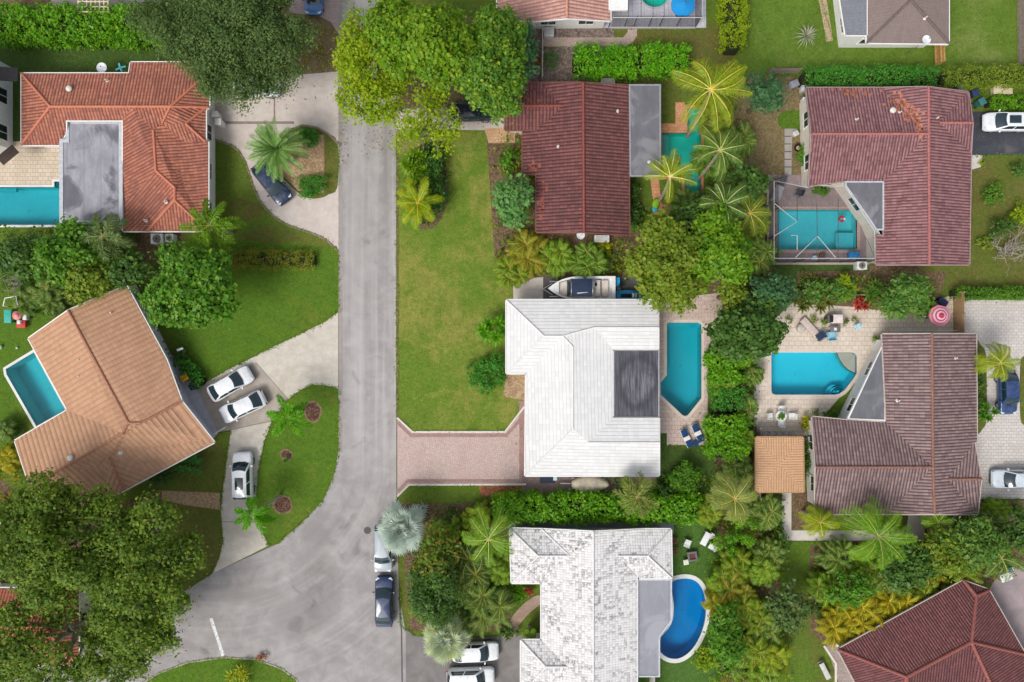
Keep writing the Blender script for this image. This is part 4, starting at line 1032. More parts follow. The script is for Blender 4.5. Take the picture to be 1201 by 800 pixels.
def hedge(pts, w, h, label, mat, cat='hedge', name='hedge', leafs=(.3, 7, .17, .42), dens=5.0, wob=.12, group=None, clipped=True):
    """a hedge along the pixel polyline pts, w metres wide"""
    p = [P(q[0], q[1], h * .8).xy for q in pts]; m = sum((Vector(q) for q in p), Vector((0, 0))) / len(p)
    t = thing(name, label, cat, (m.x, m.y, 0), 0, group)
    cs, ds = [], []; core = MB()
    for a, b in zip(p[:-1], p[1:]):
        d = b - a; Ln = d.length; d = d / Ln; nrm = Vector((-d.y, d.x)); k = int(dens * (2.4 if clipped else 2.3) * Ln * (w + 1.1 * h))
        s = rnd(k, 0, Ln); side = rng.random(k); pw = w / (w + 1.1 * h)
        top = side < pw
        u = np.where(top, rnd(k, -.5, .5), np.where(rng.random(k) < .5, -.5, .5)); v = np.where(top, 1.0, rnd(k, .1, 1.0))
        amp = 1 + wob * .7 * (np.sin(s * 1.3 + a.x) + np.sin(s * 2.9 + a.y)) + .06 * rng.normal(size=k)
        uu = u * w * amp; rd = np.clip((np.abs(u) - .36) / .14, 0, 1); vv = v * h * (1 + (.04 if clipped else .09) * rng.normal(size=k)) * np.where(top, 1 - .14 * rd, 1)
        c = np.stack([a.x + d.x * s + nrm.x * uu - m.x, a.y + d.y * s + nrm.y * uu - m.y, vv], 1)
        dd = np.where(top[:, None], np.array([0, 0, 1.0]), np.stack([nrm.x * np.sign(u), nrm.y * np.sign(u), np.full(k, .35)], 1))
        cs.append(c); ds.append(dd)
        q = (a + b) / 2; core.box((q.x, q.y, h * .38), (Ln + .1 * w, w * .55, h * .7), math.atan2(d.y, d.x))
    c = np.concatenate(cs); d = np.concatenate(ds); k = len(c); rc, per, size, asp = leafs; per = int(per * 1.5)
    off = rng.normal(size=(k, per, 3)) * rc * .55
    N = unit(d[:, None, :] * .6 + np.array([0, 0, .5]) + rng.normal(size=(k, per, 3)) * .45)
    quadmesh('foliage', leaf_quads((c[:, None, :] + off).reshape(-1, 3), N.reshape(-1, 3), size, asp, .15), mat, t)
    core.build('branches', plain('hedge_inside', '#2b3018', .95), t)
    return t

# ---- palms
def frond(out, mid, base, az, pitch, L, droop, nl, ll, lw, vee=.35, hang=.4, plume=False, start=.14, curl=0., rot=0.):
    """leaflet quads of one feather leaf into out, the midrib path into mid"""
    n = 14; p = np.array(base, float); pts = [p.copy()]; th = pitch; a = az
    for i in range(n):
        t = (i + 1) / n; th = pitch - droop * t ** 1.25; a += curl / n
        p = p + np.array([math.cos(a) * math.cos(th), math.sin(a) * math.cos(th), math.sin(th)]) * L / n; pts.append(p.copy())
    pts = np.array(pts); mid.append(pts); lw *= (1.9 if plume else 1.05); nl = int(nl * 1.1)
    tt = np.linspace(start, 1.0, nl) + rng.normal(size=nl) * .004
    idx = np.clip(tt * n, 0, n - .001); i0 = idx.astype(int); f = (idx - i0)[:, None]
    c = pts[i0] * (1 - f) + pts[np.minimum(i0 + 1, n)] * f
    tg = unit(pts[np.minimum(i0 + 1, n)] - pts[i0]); sd = unit(np.cross(tg, np.array([0, 0, 1.0]))); up = np.cross(sd, tg)
    env = np.sin(np.pi * (.13 + .8 * (tt - start) / (1 - start))) ** .75
    for sgn in (-1, 1):
        if plume: ph = rng.random(nl) * 6.28; side = sd * np.cos(ph)[:, None] + up * np.sin(ph)[:, None]; hg = .15
        else: side = sd * sgn * math.cos(rot) + up * (vee + .12 * rng.normal(size=(nl, 1))); hg = hang
        fw = .45 + .5 * ((tt - start) / (1 - start))
        dr = unit(side + tg * fw[:, None]); ln = (ll * env * rnd(nl, .8, 1.15))[:, None]
        tip = c + dr * ln; tip[:, 2] -= hg * ln[:, 0] * rnd(nl, .4, 1.3); m_ = c + dr * ln * .5; m_[:, 2] -= hg * .12 * ln[:, 0]
        w_ = tg * lw / 2
        out.append(np.stack([c - w_ * .6, m_ - w_, tip, m_ + w_], 1).reshape(-1, 3))
def palm(px, py, h, label, mat, L=3.0, n=20, kind='feather', cat='palm tree', name='palm_tree', nl=48, ll=.6, lw=.045, pitch=(.9, -.35), droop=1.1, hang=.45, vee=.35, stems=1, spread=.3, lean=(0, 0), tr=.16, ribcol='#a8a54e', az=None, group=None, trunkmat=None, plume=False, dead=0, curl=.25, start=.14):
    """px, py: where the crown's heart is seen; the trunk foot stands lean metres away"""
    g = P(px, py, h); t = thing(name, label, cat, (g.x + lean[0], g.y + lean[1], 0), 0, group)
    q, mid = [], []; tk = MB(); deadq = []
    for s in range(stems):
        a = 2 * math.pi * s / stems + random.random(); r = 0 if stems == 1 else spread * random.uniform(.4, 1.1)
        hs = h if stems == 1 else h * random.uniform(.6, 1.08)
        bx, by = r * math.cos(a) - lean[0], r * math.sin(a) - lean[1]
        foot = (r * .4 * math.cos(a), r * .4 * math.sin(a), -.1)
        path = [(foot[0] + (bx - foot[0]) * u ** 1.5, foot[1] + (by - foot[1]) * u ** 1.5, -.1 + (hs + .1) * u) for u in (0, .25, .5, .75, 1)]
        tk.tube(path, [tr * 1.25, tr, tr * .9, tr * .85, tr * .8], 8)
        for k in range(n):
            u = (k + .5) / n; ph = pitch[0] + (pitch[1] - pitch[0]) * u ** .8 + random.gauss(0, .1)
            A = (k * 2.39996 + s + random.gauss(0, .18)) if az is None else az[k % len(az)] + random.gauss(0, .12)
            l = L * (1 - .25 * (1 - u)) * random.uniform(.85, 1.1)
            frond(q, mid, (bx, by, hs), A, ph, l, droop * random.uniform(.75, 1.25), nl, ll, lw, vee, hang, plume, start, random.gauss(0, curl))
    V = np.concatenate(q); quadmesh('crown', V, mat, t)
    rb = MB()
    for m_ in mid: rb.tube([tuple(p) for p in m_[::2]], [.05 * (1 - i / 8.5) + .008 for i in range(len(m_[::2]))], 4, False)
    rb.build('leaf_ribs', plain('rib_' + ribcol, ribcol, .6, .15), t, world=False)
    tk.build('trunk', trunkmat or BKP, t, world=False); return t
def fanpalm(px, py, h, label, mat, Rf=1.15, n=22, pet=1.5, cat='palm tree', name='fan_palm', group=None, seg=26):
    g = P(px, py, h); t = thing(name, label, cat, (g.x, g.y, 0), 0, group); q = []; rb = MB()
    for k in range(n):
        u = (k + .5) / n; ph = 1.25 - 1.75 * u + random.gauss(0, .1); A = k * 2.39996 + random.gauss(0, .15); pl = pet * random.uniform(.75, 1.15) * (.55 + .5 * u)
        d = np.array([math.cos(A) * math.cos(ph), math.sin(A) * math.cos(ph), math.sin(ph)]); hub = np.array([0, 0, h]) + d * pl; hub[2] -= .12 * pl
        rb.tube([(0, 0, h), tuple(np.array([0, 0, h]) + d * pl * .5), tuple(hub)], [.05, .035, .025], 4, False)
        sd = unit(np.cross(d, np.array([0, 0, 1.0]))); up = np.cross(sd, d); d2 = unit(d - up * .25)
        for j in range(seg):
            th = (j / (seg - 1) - .5) * 4.6; dr = unit(d2 * math.cos(th) + sd * math.sin(th) + up * (.28 * abs(math.sin(th)) + random.gauss(0, .06)))
            ln = Rf * (1 - .18 * abs(th) / 2.3) * random.uniform(.88, 1.08); nx = np.cross(dr, up); w_ = unit(nx) * .05
            tip = hub + dr * ln; tip[2] -= .22 * ln; m_ = hub + dr * ln * .6
            q.append(np.stack([hub - w_ * .3, m_ - w_, tip, m_ + w_]) + up * (.03 if j % 2 else 0))
    quadmesh('crown', np.concatenate(q), mat, t)
    rb.build('leaf_ribs', plain('rib_silver', '#9aa39a', .6, .15), t, world=False)
    MB().tube([(0, 0, -.1), (0, 0, h * .5), (0, 0, h)], [.32, .24, .2], 10).build('trunk', BKP, t, world=False); return t
def areca(px, py, r, h, label, mat, rib='#a39a4a', n=13, stems=8, nl=26, cat='palm clump', name='clumping_palm', group=None, ll=.36):
    L = r * (H - h) / FP * .8
    return palm(px, py, h * .6, label, mat, L=L, n=n, nl=nl, ll=ll, lw=.05, pitch=(1.3, -.1), droop=1.5, hang=.5, stems=stems, spread=L * .55, curl=.6, tr=.05, ribcol=rib, cat=cat, name=name, group=group, vee=.3)
def spiky(px, py, r, h, label, mat, n=34, lw=.07, cat='spiky plant', name='spiky_plant', group=None, heads=1, sp=.5):
    """broad strap leaves arching from one or several heads"""
    k = (H - h) / FP; r *= k; g = P(px, py, h * .7); t = thing(name, label, cat, (g.x, g.y, 0), 0, group); q = []; st = MB()
    for s in range(heads):
        a0 = 6.28 * s / heads + random.random(); rr = 0 if heads == 1 else sp * r * random.uniform(.6, 1.1); hs = h * (.5 if heads == 1 else random.uniform(.4, .85)); b = np.array([rr * math.cos(a0), rr * math.sin(a0), hs])
        st.tube([(b[0] * .3, b[1] * .3, -.05), tuple(b)], [.06, .045], 6)
        l0 = r * (1.0 if heads == 1 else .55)
        for j in range(n):
            A = j * 2.39996; ph = 1.35 - 1.35 * j / n; d = np.array([math.cos(A) * math.cos(ph), math.sin(A) * math.cos(ph), math.sin(ph)]); l = l0 * random.uniform(.8, 1.15)
            sd = unit(np.cross(d, np.array([0, 0, 1.0]))) * lw; m_ = b + d * l * .55; tip = b + d * l; tip[2] -= .35 * l * math.cos(ph)
            q.append(np.stack([b - sd * .5, b + sd * .5, m_ + sd, m_ - sd])); q.append(np.stack([m_ - sd, m_ + sd, tip + sd * .1, tip - sd * .1]))
    quadmesh('foliage', np.concatenate(q), mat, t); st.build('stem', BKG, t, world=False); return t

# ---- foliage colours
Lo = leaf('leaf_oak', '#48632a', '#5e7830', '#919a46', .3, .25, .6, .45)
Lgrey = leaf('leaf_grey_oak', '#3c5230', '#4d643a', '#728553', .25, .22, .6, .5)
Lbr = leaf('leaf_bright', '#567c2c', '#6f9336', '#a3b548', .35, .35, .45, .6)
Lyg = leaf('leaf_yellow_green', '#7d9a2c', '#94ab36', '#b8b84a', .4, .4, .5, .6)
Ldk = leaf('leaf_dark', '#33522a', '#42642f', '#66853f', .25, .25, .4, .6)
Lmd = leaf('leaf_mid', '#43702c', '#558433', '#86a646', .3, .3, .45, .6)
Lol = leaf('leaf_olive', '#5c7730', '#75883a', '#a3a54c', .4, .33, .5, .6)
Lhe = leaf('leaf_hedge', '#4f8629', '#669c31', '#97bc48', .4, .38, .4, .5)
Lrd = leaf('leaf_red', '#9b3038', '#b5434a', '#7a2a34', .3, .25, .45, 1.2)
Lcr = leaf('leaf_croton', '#6b7a2c', '#a8982e', '#c9792e', .55, .3, .45, 1.4)
Lbx = leaf('leaf_clipped', '#37732f', '#468538', '#6aa348', .2, .28, .45, 1.2)
Lsv = leaf('leaf_silver', '#a3b2ab', '#b3c0b8', '#c6cfbf', .2, .18, .5, .5)
Lsy = leaf('leaf_silver_yellow', '#a5b3a0', '#b5bf98', '#c8cc84', .4, .2, .5, .7)
Lpc = leaf('leaf_coconut', '#7a9232', '#90a23a', '#b8b046', .35, .35, .35, .6)
Lpd = leaf('leaf_palm_dark', '#466b33', '#5a7d3c', '#8f9f54', .3, .28, .35, .6)
Lpm = leaf('leaf_palm_mid', '#58842e', '#709a38', '#a5ba52', .35, .33, .35, .6)
Lda = leaf('leaf_date', '#5f8b45', '#78a256', '#a3c07c', .3, .28, .4, .6)
Lfx = leaf('leaf_foxtail', '#579a2a', '#6fb233', '#9fd050', .35, .38, .35, .8)
Lar = leaf('leaf_areca', '#56802a', '#739232', '#a39c38', .45, .35, .4, .8)
Lao = leaf('leaf_areca_gold', '#86902c', '#aa9f2f', '#c6aa38', .5, .38, .4, .8)
BIG = (.55, 9, .3, .36); MED = (.5, 10, .25, .4); FIN = (.6, 22, .16, .3); OAK = (.6, 14, .22, .36)
# ---------------------------------------------------------------- the planting
# big trees
tree(278, 38, 98, 72, 7.5, 'huge grey green fine leaved tree shading the parked cars at upper left', Lgrey, n=9, leafs=FIN, dens=2.6, gap=.06, up=.55, bk=BKG, spread=.62)
tree(432, 82, 48, 62, 6.5, 'loose yellow green tree leaning over the road near the top', Lyg, n=8, leafs=(.6, 12, .2, .36), dens=2.0, gap=.2, spread=.66, seed=5)
tree(500, 140, 40, 46, 6.0, 'thin yellow green tree with bare twigs at the road edge below the bright trees', Lyg, n=7, leafs=(.5, 8, .19, .36), dens=1.3, gap=.35, bk=BKG, spread=.66, twigs=4)
tree(497, 48, 66, 54, 8.5, 'tall bright green big leaved tree, widest beside the road at the top', Lbr, n=9, leafs=(.55, 15, .27, .34), dens=2.3, up=.85, spread=.62)
tree(578, 75, 46, 66, 7.5, 'bright big leaved tree with a dark shaded side touching the maroon roof', leaf('leaf_bright_mixed', '#3c662a', '#587f33', '#a0b048', .35, .32, .45, .35), n=8, leafs=(.5, 14, .26, .34), dens=2.4, up=.85)
tree(608, 58, 24, 44, 5.0, 'blue green tree beside the clipped ball shrubs', leaf('leaf_blue_green', '#3d6b4a', '#4e7d55', '#6f9663', .25, .28, .45, .8), n=5, leafs=MED, dens=2.6)
tree(66, 645, 86, 78, 8.5, 'broad olive green oak crossing the corner of the salmon roof', Lo, n=9, leafs=OAK, dens=2.1, gap=.26, spread=.66, twigs=2, bk=BKG)
tree(168, 672, 66, 70, 7.5, 'olive green oak reaching over the road bend with gaps in its edge', Lo, n=8, leafs=OAK, dens=1.9, gap=.3, spread=.7, twigs=2, bk=BKG)
tree(48, 765, 78, 58, 8.0, 'dark olive oak with terracotta roof showing through, in the lower left corner', Lo, n=7, leafs=OAK, dens=1.9, gap=.34, spread=.74, twigs=2, bk=BKG)
tree(150, 752, 52, 42, 6.5, 'smaller olive oak above the lower street edge', Lo, n=6, leafs=OAK, dens=1.8, gap=.22, spread=.68)
tree(228, 340, 54, 50, 6.0, 'dense bright green rounded tree beside the salmon house on the lawn', Lmd, n=9, leafs=(.5, 10, .3, .38), dens=2.5, gap=.06)
tree(70, 302, 44, 38, 5.0, 'bright green tree under the left edge pool', Lmd, n=6, leafs=MED, dens=2.5)
tree(22, 300, 36, 30, 4.5, 'dark green feathery tree at the left edge below the pool', Ldk, n=6, leafs=MED, dens=2.5)
tree(104, 322, 32, 32, 4.5, 'yellowish green tree between the grey flat roof and the salmon house', Lol, n=6, leafs=MED, dens=2.4)
tree(150, 318, 28, 26, 4.5, 'dull dark green tree above the top corner of the salmon roof', Ldk, n=5, leafs=MED, dens=2.6)
tree(204, 300, 22, 22, 4.0, 'small tree beside the air conditioners of the orange red house', Lmd, n=5, leafs=MED, dens=2.6)
tree(776, 304, 46, 54, 6.5, 'large yellow green tree overhanging the boat and white roof corner', Lol, n=9, leafs=(.5, 10, .27, .38), dens=2.4, gap=.06)
tree(846, 290, 40, 46, 6.5, 'bright lumpy green tree between the two rows of pools', leaf('leaf_lumpy', '#4f792b', '#668f33', '#98b044', .3, .33, .45, .5), n=9, leafs=(.55, 11, .27, .38), dens=2.4, gap=.04)
tree(806, 262, 30, 30, 5.0, 'very dark tree wedged behind the large yellow green tree', Ldk, n=5, leafs=MED, dens=2.5)
tree(802, 335, 30, 26, 4.5, 'mid green tree above the top end of the pointed pool', Lol, n=5, leafs=MED, dens=2.5)
tree(876, 385, 44, 36, 5.5, 'dark leathery tree overhanging the corner of the bright cyan pool', Ldk, n=8, leafs=(.5, 10, .3, .4), dens=2.4, gap=.06)
tree(905, 345, 32, 26, 5.0, 'blue green dark tree above the beige pool deck', leaf('leaf_dark_blue', '#31563c', '#3e6647', '#5d8259', .2, .25, .4, .6), n=6, leafs=MED, dens=2.6)
tree(900, 110, 24, 28, 5.0, 'dark blue green tree beside the plum roof corner', leaf('leaf_dark_blue', '#31563c', '#3e6647', '#5d8259', .2, .25, .4, .6), n=6, leafs=MED, dens=2.6)
tree(880, 215, 26, 26, 4.5, 'dark tree left of the screened pool cage', Ldk, n=5, leafs=MED, dens=2.2, gap=.15)
tree(602, 232, 30, 34, 4.0, 'pale blue green big leaved tree against the maroon house front', leaf('leaf_frangipani', '#4f7f48', '#669256', '#94ad74', .3, .3, .45, .8), n=8, leafs=(.45, 8, .36, .3), dens=2.6, bk=BKG)
tree(860, 345, 22, 26, 4.5, 'yellow tinged tree above the hedge column', Lol, n=5, leafs=MED, dens=2.5)
tree(512, 700, 34, 50, 4.5, 'dense dark feathery tree between the silver palms', Ldk, n=8, leafs=(.5, 12, .26, .22), dens=2.6)
areca(546, 662, 40, 4.0, 'very dark green palm clump left of the weathered white roof', Ldk, n=15)
areca(573, 712, 38, 4.0, 'dark feathery palm clump above the white parked cars', Lpd, n=15)
tree(512, 655, 30, 40, 4.0, 'mixed green and rust coloured tree behind the upper silver palm', leaf('leaf_rusty', '#46692d', '#5b7c33', '#a8763a', .4, .3, .45, 1.0), n=6, leafs=(.5, 10, .28, .25), dens=2.5)
tree(1064, 345, 34, 30, 4.0, 'mixed green tree left of the pink parasol', leaf('leaf_mixed', '#44703a', '#5b8540', '#8f9a55', .3, .3, .45, 1.0), n=6, leafs=(.45, 9, .27, .25), dens=2.6)
tree(1150, 640, 44, 34, 4.5, 'tangled green tree above the peak of the dark red roof', Lpd, n=7, leafs=(.5, 10, .3, .22), dens=2.2, gap=.15)
tree(1108, 650, 34, 36, 4.0, 'olive and rust tree between the timber fence and dark red roof', Lol, n=6, leafs=(.5, 10, .3, .24), dens=2.3)
tree(1065, 668, 36, 30, 3.8, 'dark green tree beneath the large palm on the right', Ldk, n=6, leafs=MED, dens=2.5)
tree(1000, 692, 24, 26, 3.2, 'mid green tree left of the gold leaved clumps', Lmd, n=6, leafs=(.5, 10, .28, .25), dens=2.4)
tree(1195, 625, 26, 24, 4.0, 'dark green tree at the right edge below the pale forecourt', Ldk, n=5, leafs=MED, dens=2.4)
tree(925, 712, 24, 34, 3.2, 'grey green thin tree beside the side lawn', Lgrey, n=5, leafs=MED, dens=1.7, gap=.25, twigs=2)
tree(852, 748, 26, 44, 4.0, 'dark green leafy tree right of the kidney pool', Lmd, n=6, leafs=(.5, 10, .28, .3), dens=2.5)
# bare shrub tree and dead palm
def bare(px, py, r, h, label, n=26):
    g = P(px, py, h * .6); t = thing('bare_tree', label, 'bare tree', (g.x, g.y, 0)); mb = MB(); rr = r * (H - h) / FP
    for k in range(n):
        a = random.uniform(0, 6.28); q = rr * random.uniform(.4, 1); p = limb(mb, (0, 0, .1), (q * math.cos(a), q * math.sin(a), h * random.uniform(.4, 1)), .05, .015, .6, 4)
        for j in range(3):
            s = p[random.choice((2, 3, 4))]; limb(mb, s, (s.x + random.gauss(0, .6), s.y + random.gauss(0, .6), s.z + random.uniform(.1, .5)), .022, .008, .5, 4)
    mb.build('branch', BKG, t, world=False)
    MB().tube([(0, 0, -.1), (0, 0, .5)], [.1, .07], 7).build('trunk', BKG, t, world=False)
bare(1188, 292, 27, 2.2, 'bare grey branching shrub tree near the right edge')
bare(508, 122, 26, 5.0, 'leafless grey tree among yellow green leaves beside the road', 18)
bare(12, 322, 24, 2.6, 'leafless shrub above the play equipment', 18)
spiky(947, 41, 16, 1.6, 'grey dried spiky plant alone on the upper right lawn', leaf('leaf_dead', '#8d8f7c', '#a3a492', '#b8b6a4', .3, .1, .6, 1.0), 44, .04)
# palms
palm(834, 105, 8.5, 'tallest coconut palm with yellow fronds blown to the right', Lpc, L=4.3, n=22, nl=52, ll=.8, lw=.05, hang=.8, az=[1.9, .9, .5, .1, -.25, 2.6, .3, -1.1, .7, 3.2, -.5, 1.3, 3.5, -1.3, .0, 2.2, -1.7], pitch=(.7, -.3), droop=.9, lean=(.15, -1.5), ribcol='#c9bb55', curl=-.5)
palm(845, 176, 7.0, 'slim coconut palm over the right edge of the turquoise pool', Lpd, L=3.1, n=19, nl=38, ll=.6, hang=.8, lw=.045, droop=1.0, lean=(0, -.8), ribcol='#b5b46a')
palm(786, 207, 6.5, 'coconut palm with a white crown heart over the turquoise pool corner', Lpc, L=2.9, n=17, nl=38, ll=.6, hang=.8, lw=.05, droop=.9, ribcol='#cfc878', lean=(.4, -.9), az=[2.0, 1.2, .6, 2.6, 1.6, .2, -.3, .9, 3.1, 1.9, -1.4, .4, 2.3, 1.4])
palm(850, 240, 6.5, 'coconut palm with pale ribs above the bright lumpy tree', Lpd, L=3.0, n=19, nl=38, ll=.6, hang=.8, lw=.045, droop=.95, ribcol='#c3c48a', lean=(.2, -.6))
palm(880, 250, 5.0, 'yellowing palm left of the pool cage', Lol, L=2.6, n=12, nl=40, ll=.6, lw=.045, ribcol='#b9a850')
palm(325, 175, 4.2, 'large round date palm in the loop driveway', Lda, L=3.15, n=52, nl=52, ll=.5, lw=.04, pitch=(1.35, -.1), droop=.75, hang=.1, vee=.45, tr=.3, ribcol='#9fb27a', curl=.1, start=.08)
palm(246, 264, 5.0, 'broad fluffy palm at the lower corner of the orange red house', Lpm, L=3.1, n=15, nl=80, ll=.6, lw=.05, pitch=(.9, -.35), droop=1.0, hang=.3, ribcol='#86963f', plume=True)
palm(121, 277, 5.5, 'grey green fluffy palm against the grey flat roof', leaf('leaf_queen', '#5b7548', '#6f8856', '#a0a872', .3, .28, .45, .8), L=3.0, n=15, nl=54, ll=.7, lw=.05, droop=1.1, plume=True, ribcol='#8c8d55')
palm(338, 489, 4.2, 'foxtail palm with bushy bright fronds on the drive island, upper one', Lfx, L=2.5, n=10, nl=80, ll=.5, lw=.05, pitch=(.9, -.15), droop=.9, hang=.1, plume=True, tr=.14, ribcol='#79a33c', az=[1.35, 2.75, .35, -2.4, 4.35, 5.3, 1.9, 3.3, .9, -.6])
palm(297, 604, 4.0, 'foxtail palm with bushy bright fronds at the drive island lower tip', Lfx, L=2.3, n=9, nl=80, ll=.5, lw=.05, pitch=(.9, -.15), droop=.9, hang=.1, plume=True, tr=.14, ribcol='#79a33c', az=[2.6, .3, 3.7, -.9, 1.6, 4.3, 2.1, 5.8, -.3], lean=(1.2, .9))
palm(490, 238, 2.6, 'yellow green fronded low palm at the lower end of the round lawn bed', leaf('leaf_lawn_palm', '#74982c', '#98a830', '#c4b83c', .4, .38, .4, .8), L=2.75, n=18, nl=40, ll=.6, lw=.08, pitch=(1.0, -.1), droop=.9, ribcol='#c7b544')
palm(748, 582, 5.0, 'olive feathery palm in the hedge below the white roofed house', leaf('leaf_olive_palm', '#6b7d42', '#82914c', '#a8a766', .35, .3, .45, .8), L=2.7, n=15, nl=54, ll=.62, lw=.05, droop=1.1, plume=True, ribcol='#9a9658')
palm(573, 632, 6.0, 'coconut palm reaching over the upper left corner of the weathered roof', Lpm, L=3.3, n=15, nl=50, ll=.65, lw=.05, droop=1.0, ribcol='#b9c06a', lean=(-.4, -.3))
palm(1030, 628, 6.0, 'largest palm on the right, spreading below the mauve brown house', Lpm, L=3.9, n=20, nl=58, ll=.8, lw=.05, pitch=(1.0, -.35), droop=1.05, ribcol='#9aa855')
palm(962, 612, 4.0, 'yellow green palm over the pale path below the mauve brown house', Lpc, L=2.2, n=17, nl=44, ll=.55, lw=.045, ribcol='#b3ab4c')
palm(1173, 425, 4.2, 'yellow tipped palm above the dark blue car on the forecourt', Lpc, L=2.3, n=18, nl=46, ll=.6, lw=.045, ribcol='#b3ab4c', droop=1.2)
palm(862, 585, 5.5, 'large olive palm with curling pale ribs beside the tan pavilion', leaf('leaf_olive_palm', '#6b7d42', '#82914c', '#a8a766', .35, .3, .45, .8), L=3.2, n=18, nl=54, ll=.7, lw=.05, droop=1.25, ribcol='#bcae5e', curl=.7)
palm(1175, 655, 4.6, 'ragged palm over the white garden table', Lpd, L=2.7, n=14, nl=46, ll=.6, lw=.045, ribcol='#a8a35c', curl=.5)
palm(1100, 612, 3.2, 'small palm on the right of the timber fence', Lpm, L=1.9, n=13, nl=36, ll=.5, lw=.045, ribcol='#a5ae58')
palm(621, 745, 2.0, 'small young palm in the courtyard of the weathered white house', Lpm, L=.95, n=12, nl=26, ll=.35, lw=.04, ribcol='#8fa04a')
fanpalm(470, 621, 3.6, 'silver blue fan palm beside the parked cars on the road', Lsv, 1.2, 30, 1.75)
fanpalm(521, 752, 3.6, 'silver and yellow fan palm overhanging the white car in the driveway', Lsy, 1.15, 26, 1.6)
# palm clumps and spiky plants
Gp = 'clumping palms in the tall borders'
for a in ((864, 664, 22, 3.4, 'golden green palm clump under the bright topiary cluster', Lar), (862, 690, 28, 3.6, 'rust tinged palm clump level with the kidney pool top', leaf('leaf_areca_rust', '#66802a', '#8a8a30', '#b8863a', .45, .35, .4, .8)),
          (885, 720, 26, 3.4, 'golden palm clump beside the grey green thin tree', Lar), (846, 705, 22, 3.2, 'yellow palm clump nearest to the kidney pool', Lao), (895, 672, 22, 3.0, 'pale green palm clump at the edge of the side lawn', Lpm),
          (880, 765, 28, 3.2, 'olive palm clump below the golden ones', Lar), (833, 604, 17, 3.6, 'yellow olive palm clump at the end of the long hedge', Lar), (905, 770, 26, 2.8, 'lime green palm clump at the lower side lawn', Lyg)):
    areca(*a, group=Gp)
areca(1012, 722, 34, 3.4, 'brightest gold palm clump on the left of the dark red roof', Lao, '#cdb23a', 13, 9, group=Gp)
areca(985, 735, 28, 3.0, 'gold palm clump at the outer corner of the dark red house', Lao, '#cdb23a', 13, 8, group=Gp)
areca(1052, 705, 26, 3.4, 'golden palm clump hanging over the edge of the dark red roof', Lao, '#cdb23a', 13, 8, group=Gp)
areca(1085, 690, 26, 3.0, 'olive palm clump over the upper slope of the dark red roof', Lar, group=Gp)
areca(1125, 700, 26, 3.6, 'green palm clump lying over the dark red ridge', Lar, group=Gp)
areca(985, 655, 26, 3.0, 'dark green palm clump between the two right hand palms', Lpd, group=Gp)
areca(618, 298, 34, 2.8, 'orange tinged palm clump at the corner of the front lawn', leaf('leaf_areca_orange', '#6f862e', '#8f8f38', '#c48e3a', .45, .35, .4, .8), group=Gp)
areca(652, 300, 26, 2.4, 'green palm clump below the maroon house wall', Lpm, group=Gp)
areca(600, 318, 22, 2.2, 'smaller palm clump beside the boat pad', Lar, group=Gp)
areca(690, 308, 26, 2.2, 'green leafy clump between the maroon house and the white boat', Lmd, group=Gp)
areca(808, 240, 24, 3.0, 'dark green palm clump at the lower end of the turquoise pool', Lpd, group=Gp)
areca(832, 190, 24, 3.0, 'green palm clump along the right wall of the turquoise pool', Lmd, group=Gp)
areca(838, 140, 26, 3.2, 'yellowish palm clump beneath the tallest coconut palm', Lol, group=Gp)
areca(868, 165, 24, 2.8, 'dark palm clump right of the turquoise pool', Lpd, group=Gp)
areca(866, 215, 24, 3.2, 'green palm clump between two coconut palms', Lpd, group=Gp)
areca(540, 690, 30, 3.4, 'dark green palm clump in front of the weathered white house', Lpd, group=Gp)
areca(500, 675, 24, 2.8, 'rust and green palm clump next to the kerbside lawn', leaf('leaf_areca_rust', '#66802a', '#8a8a30', '#b8863a', .45, .35, .4, .8), group=Gp)
areca(560, 610, 22, 2.6, 'yellowish palm clump at the left end of the long hedge', Lar, group=Gp)
areca(8, 540, 18, 2.2, 'yellow palm clump left of the salmon house', Lao, '#cdb23a', group=Gp)
areca(5, 505, 16, 2.0, 'dark palm clump left of the salmon house pool', Lpd, group=Gp)
areca(1170, 600, 18, 1.6, 'low green palm clump below the silver car', Lpm, group=Gp)
areca(60, 345, 24, 2.2, 'dark green palm clump beside the play equipment', Lpd, group=Gp)
areca(30, 352, 18, 2.0, 'pale dark palm clump above the play equipment', Lpd, group=Gp)
spiky(580, 386, 23, 2.2, 'bright green banana like plant at the white house wall', leaf('leaf_banana', '#4f8a2e', '#68a038', '#9cbc55', .3, .35, .35, 1.0), 16, .12, heads=7, sp=.55)
spiky(490, 194, 24, 1.9, 'lime green leafy plant at the upper end of the round lawn bed', Lbr, 30, .12, heads=9)
spiky(1160, 484, 14, 1.4, 'green leafy plant in the bed beside the mauve brown house wall', Lmd, 22, .09, heads=4)
spiky(940, 352, 18, 1.4, 'dark bronze strap leaved plant at the top left of the beige deck', leaf('leaf_bronze', '#4a5a2e', '#5f6a35', '#7a5a3a', .4, .25, .4, 1.2), 24, .09, heads=5)
spiky(968, 350, 20, 1.5, 'green and bronze strap leaved plant beside the red leaved plant', leaf('leaf_bronze', '#4a5a2e', '#5f6a35', '#7a5a3a', .4, .25, .4, 1.2), 24, .09, heads=6)
spiky(990, 338, 20, 1.5, 'yellow green plant in the border above the pool furniture', Lyg, 22, .09, heads=6)
spiky(1032, 345, 24, 1.8, 'green strap leaved plant right of the red leaved plant', Lpd, 22, .09, heads=6)
spiky(1080, 360, 18, 1.5, 'mid green plant beside the pink parasol', Lpm, 22, .08, heads=5)
spiky(1010, 356, 13, 1.3, 'crimson leaved plant at the edge of the beige deck', Lrd, 22, .1, heads=5)
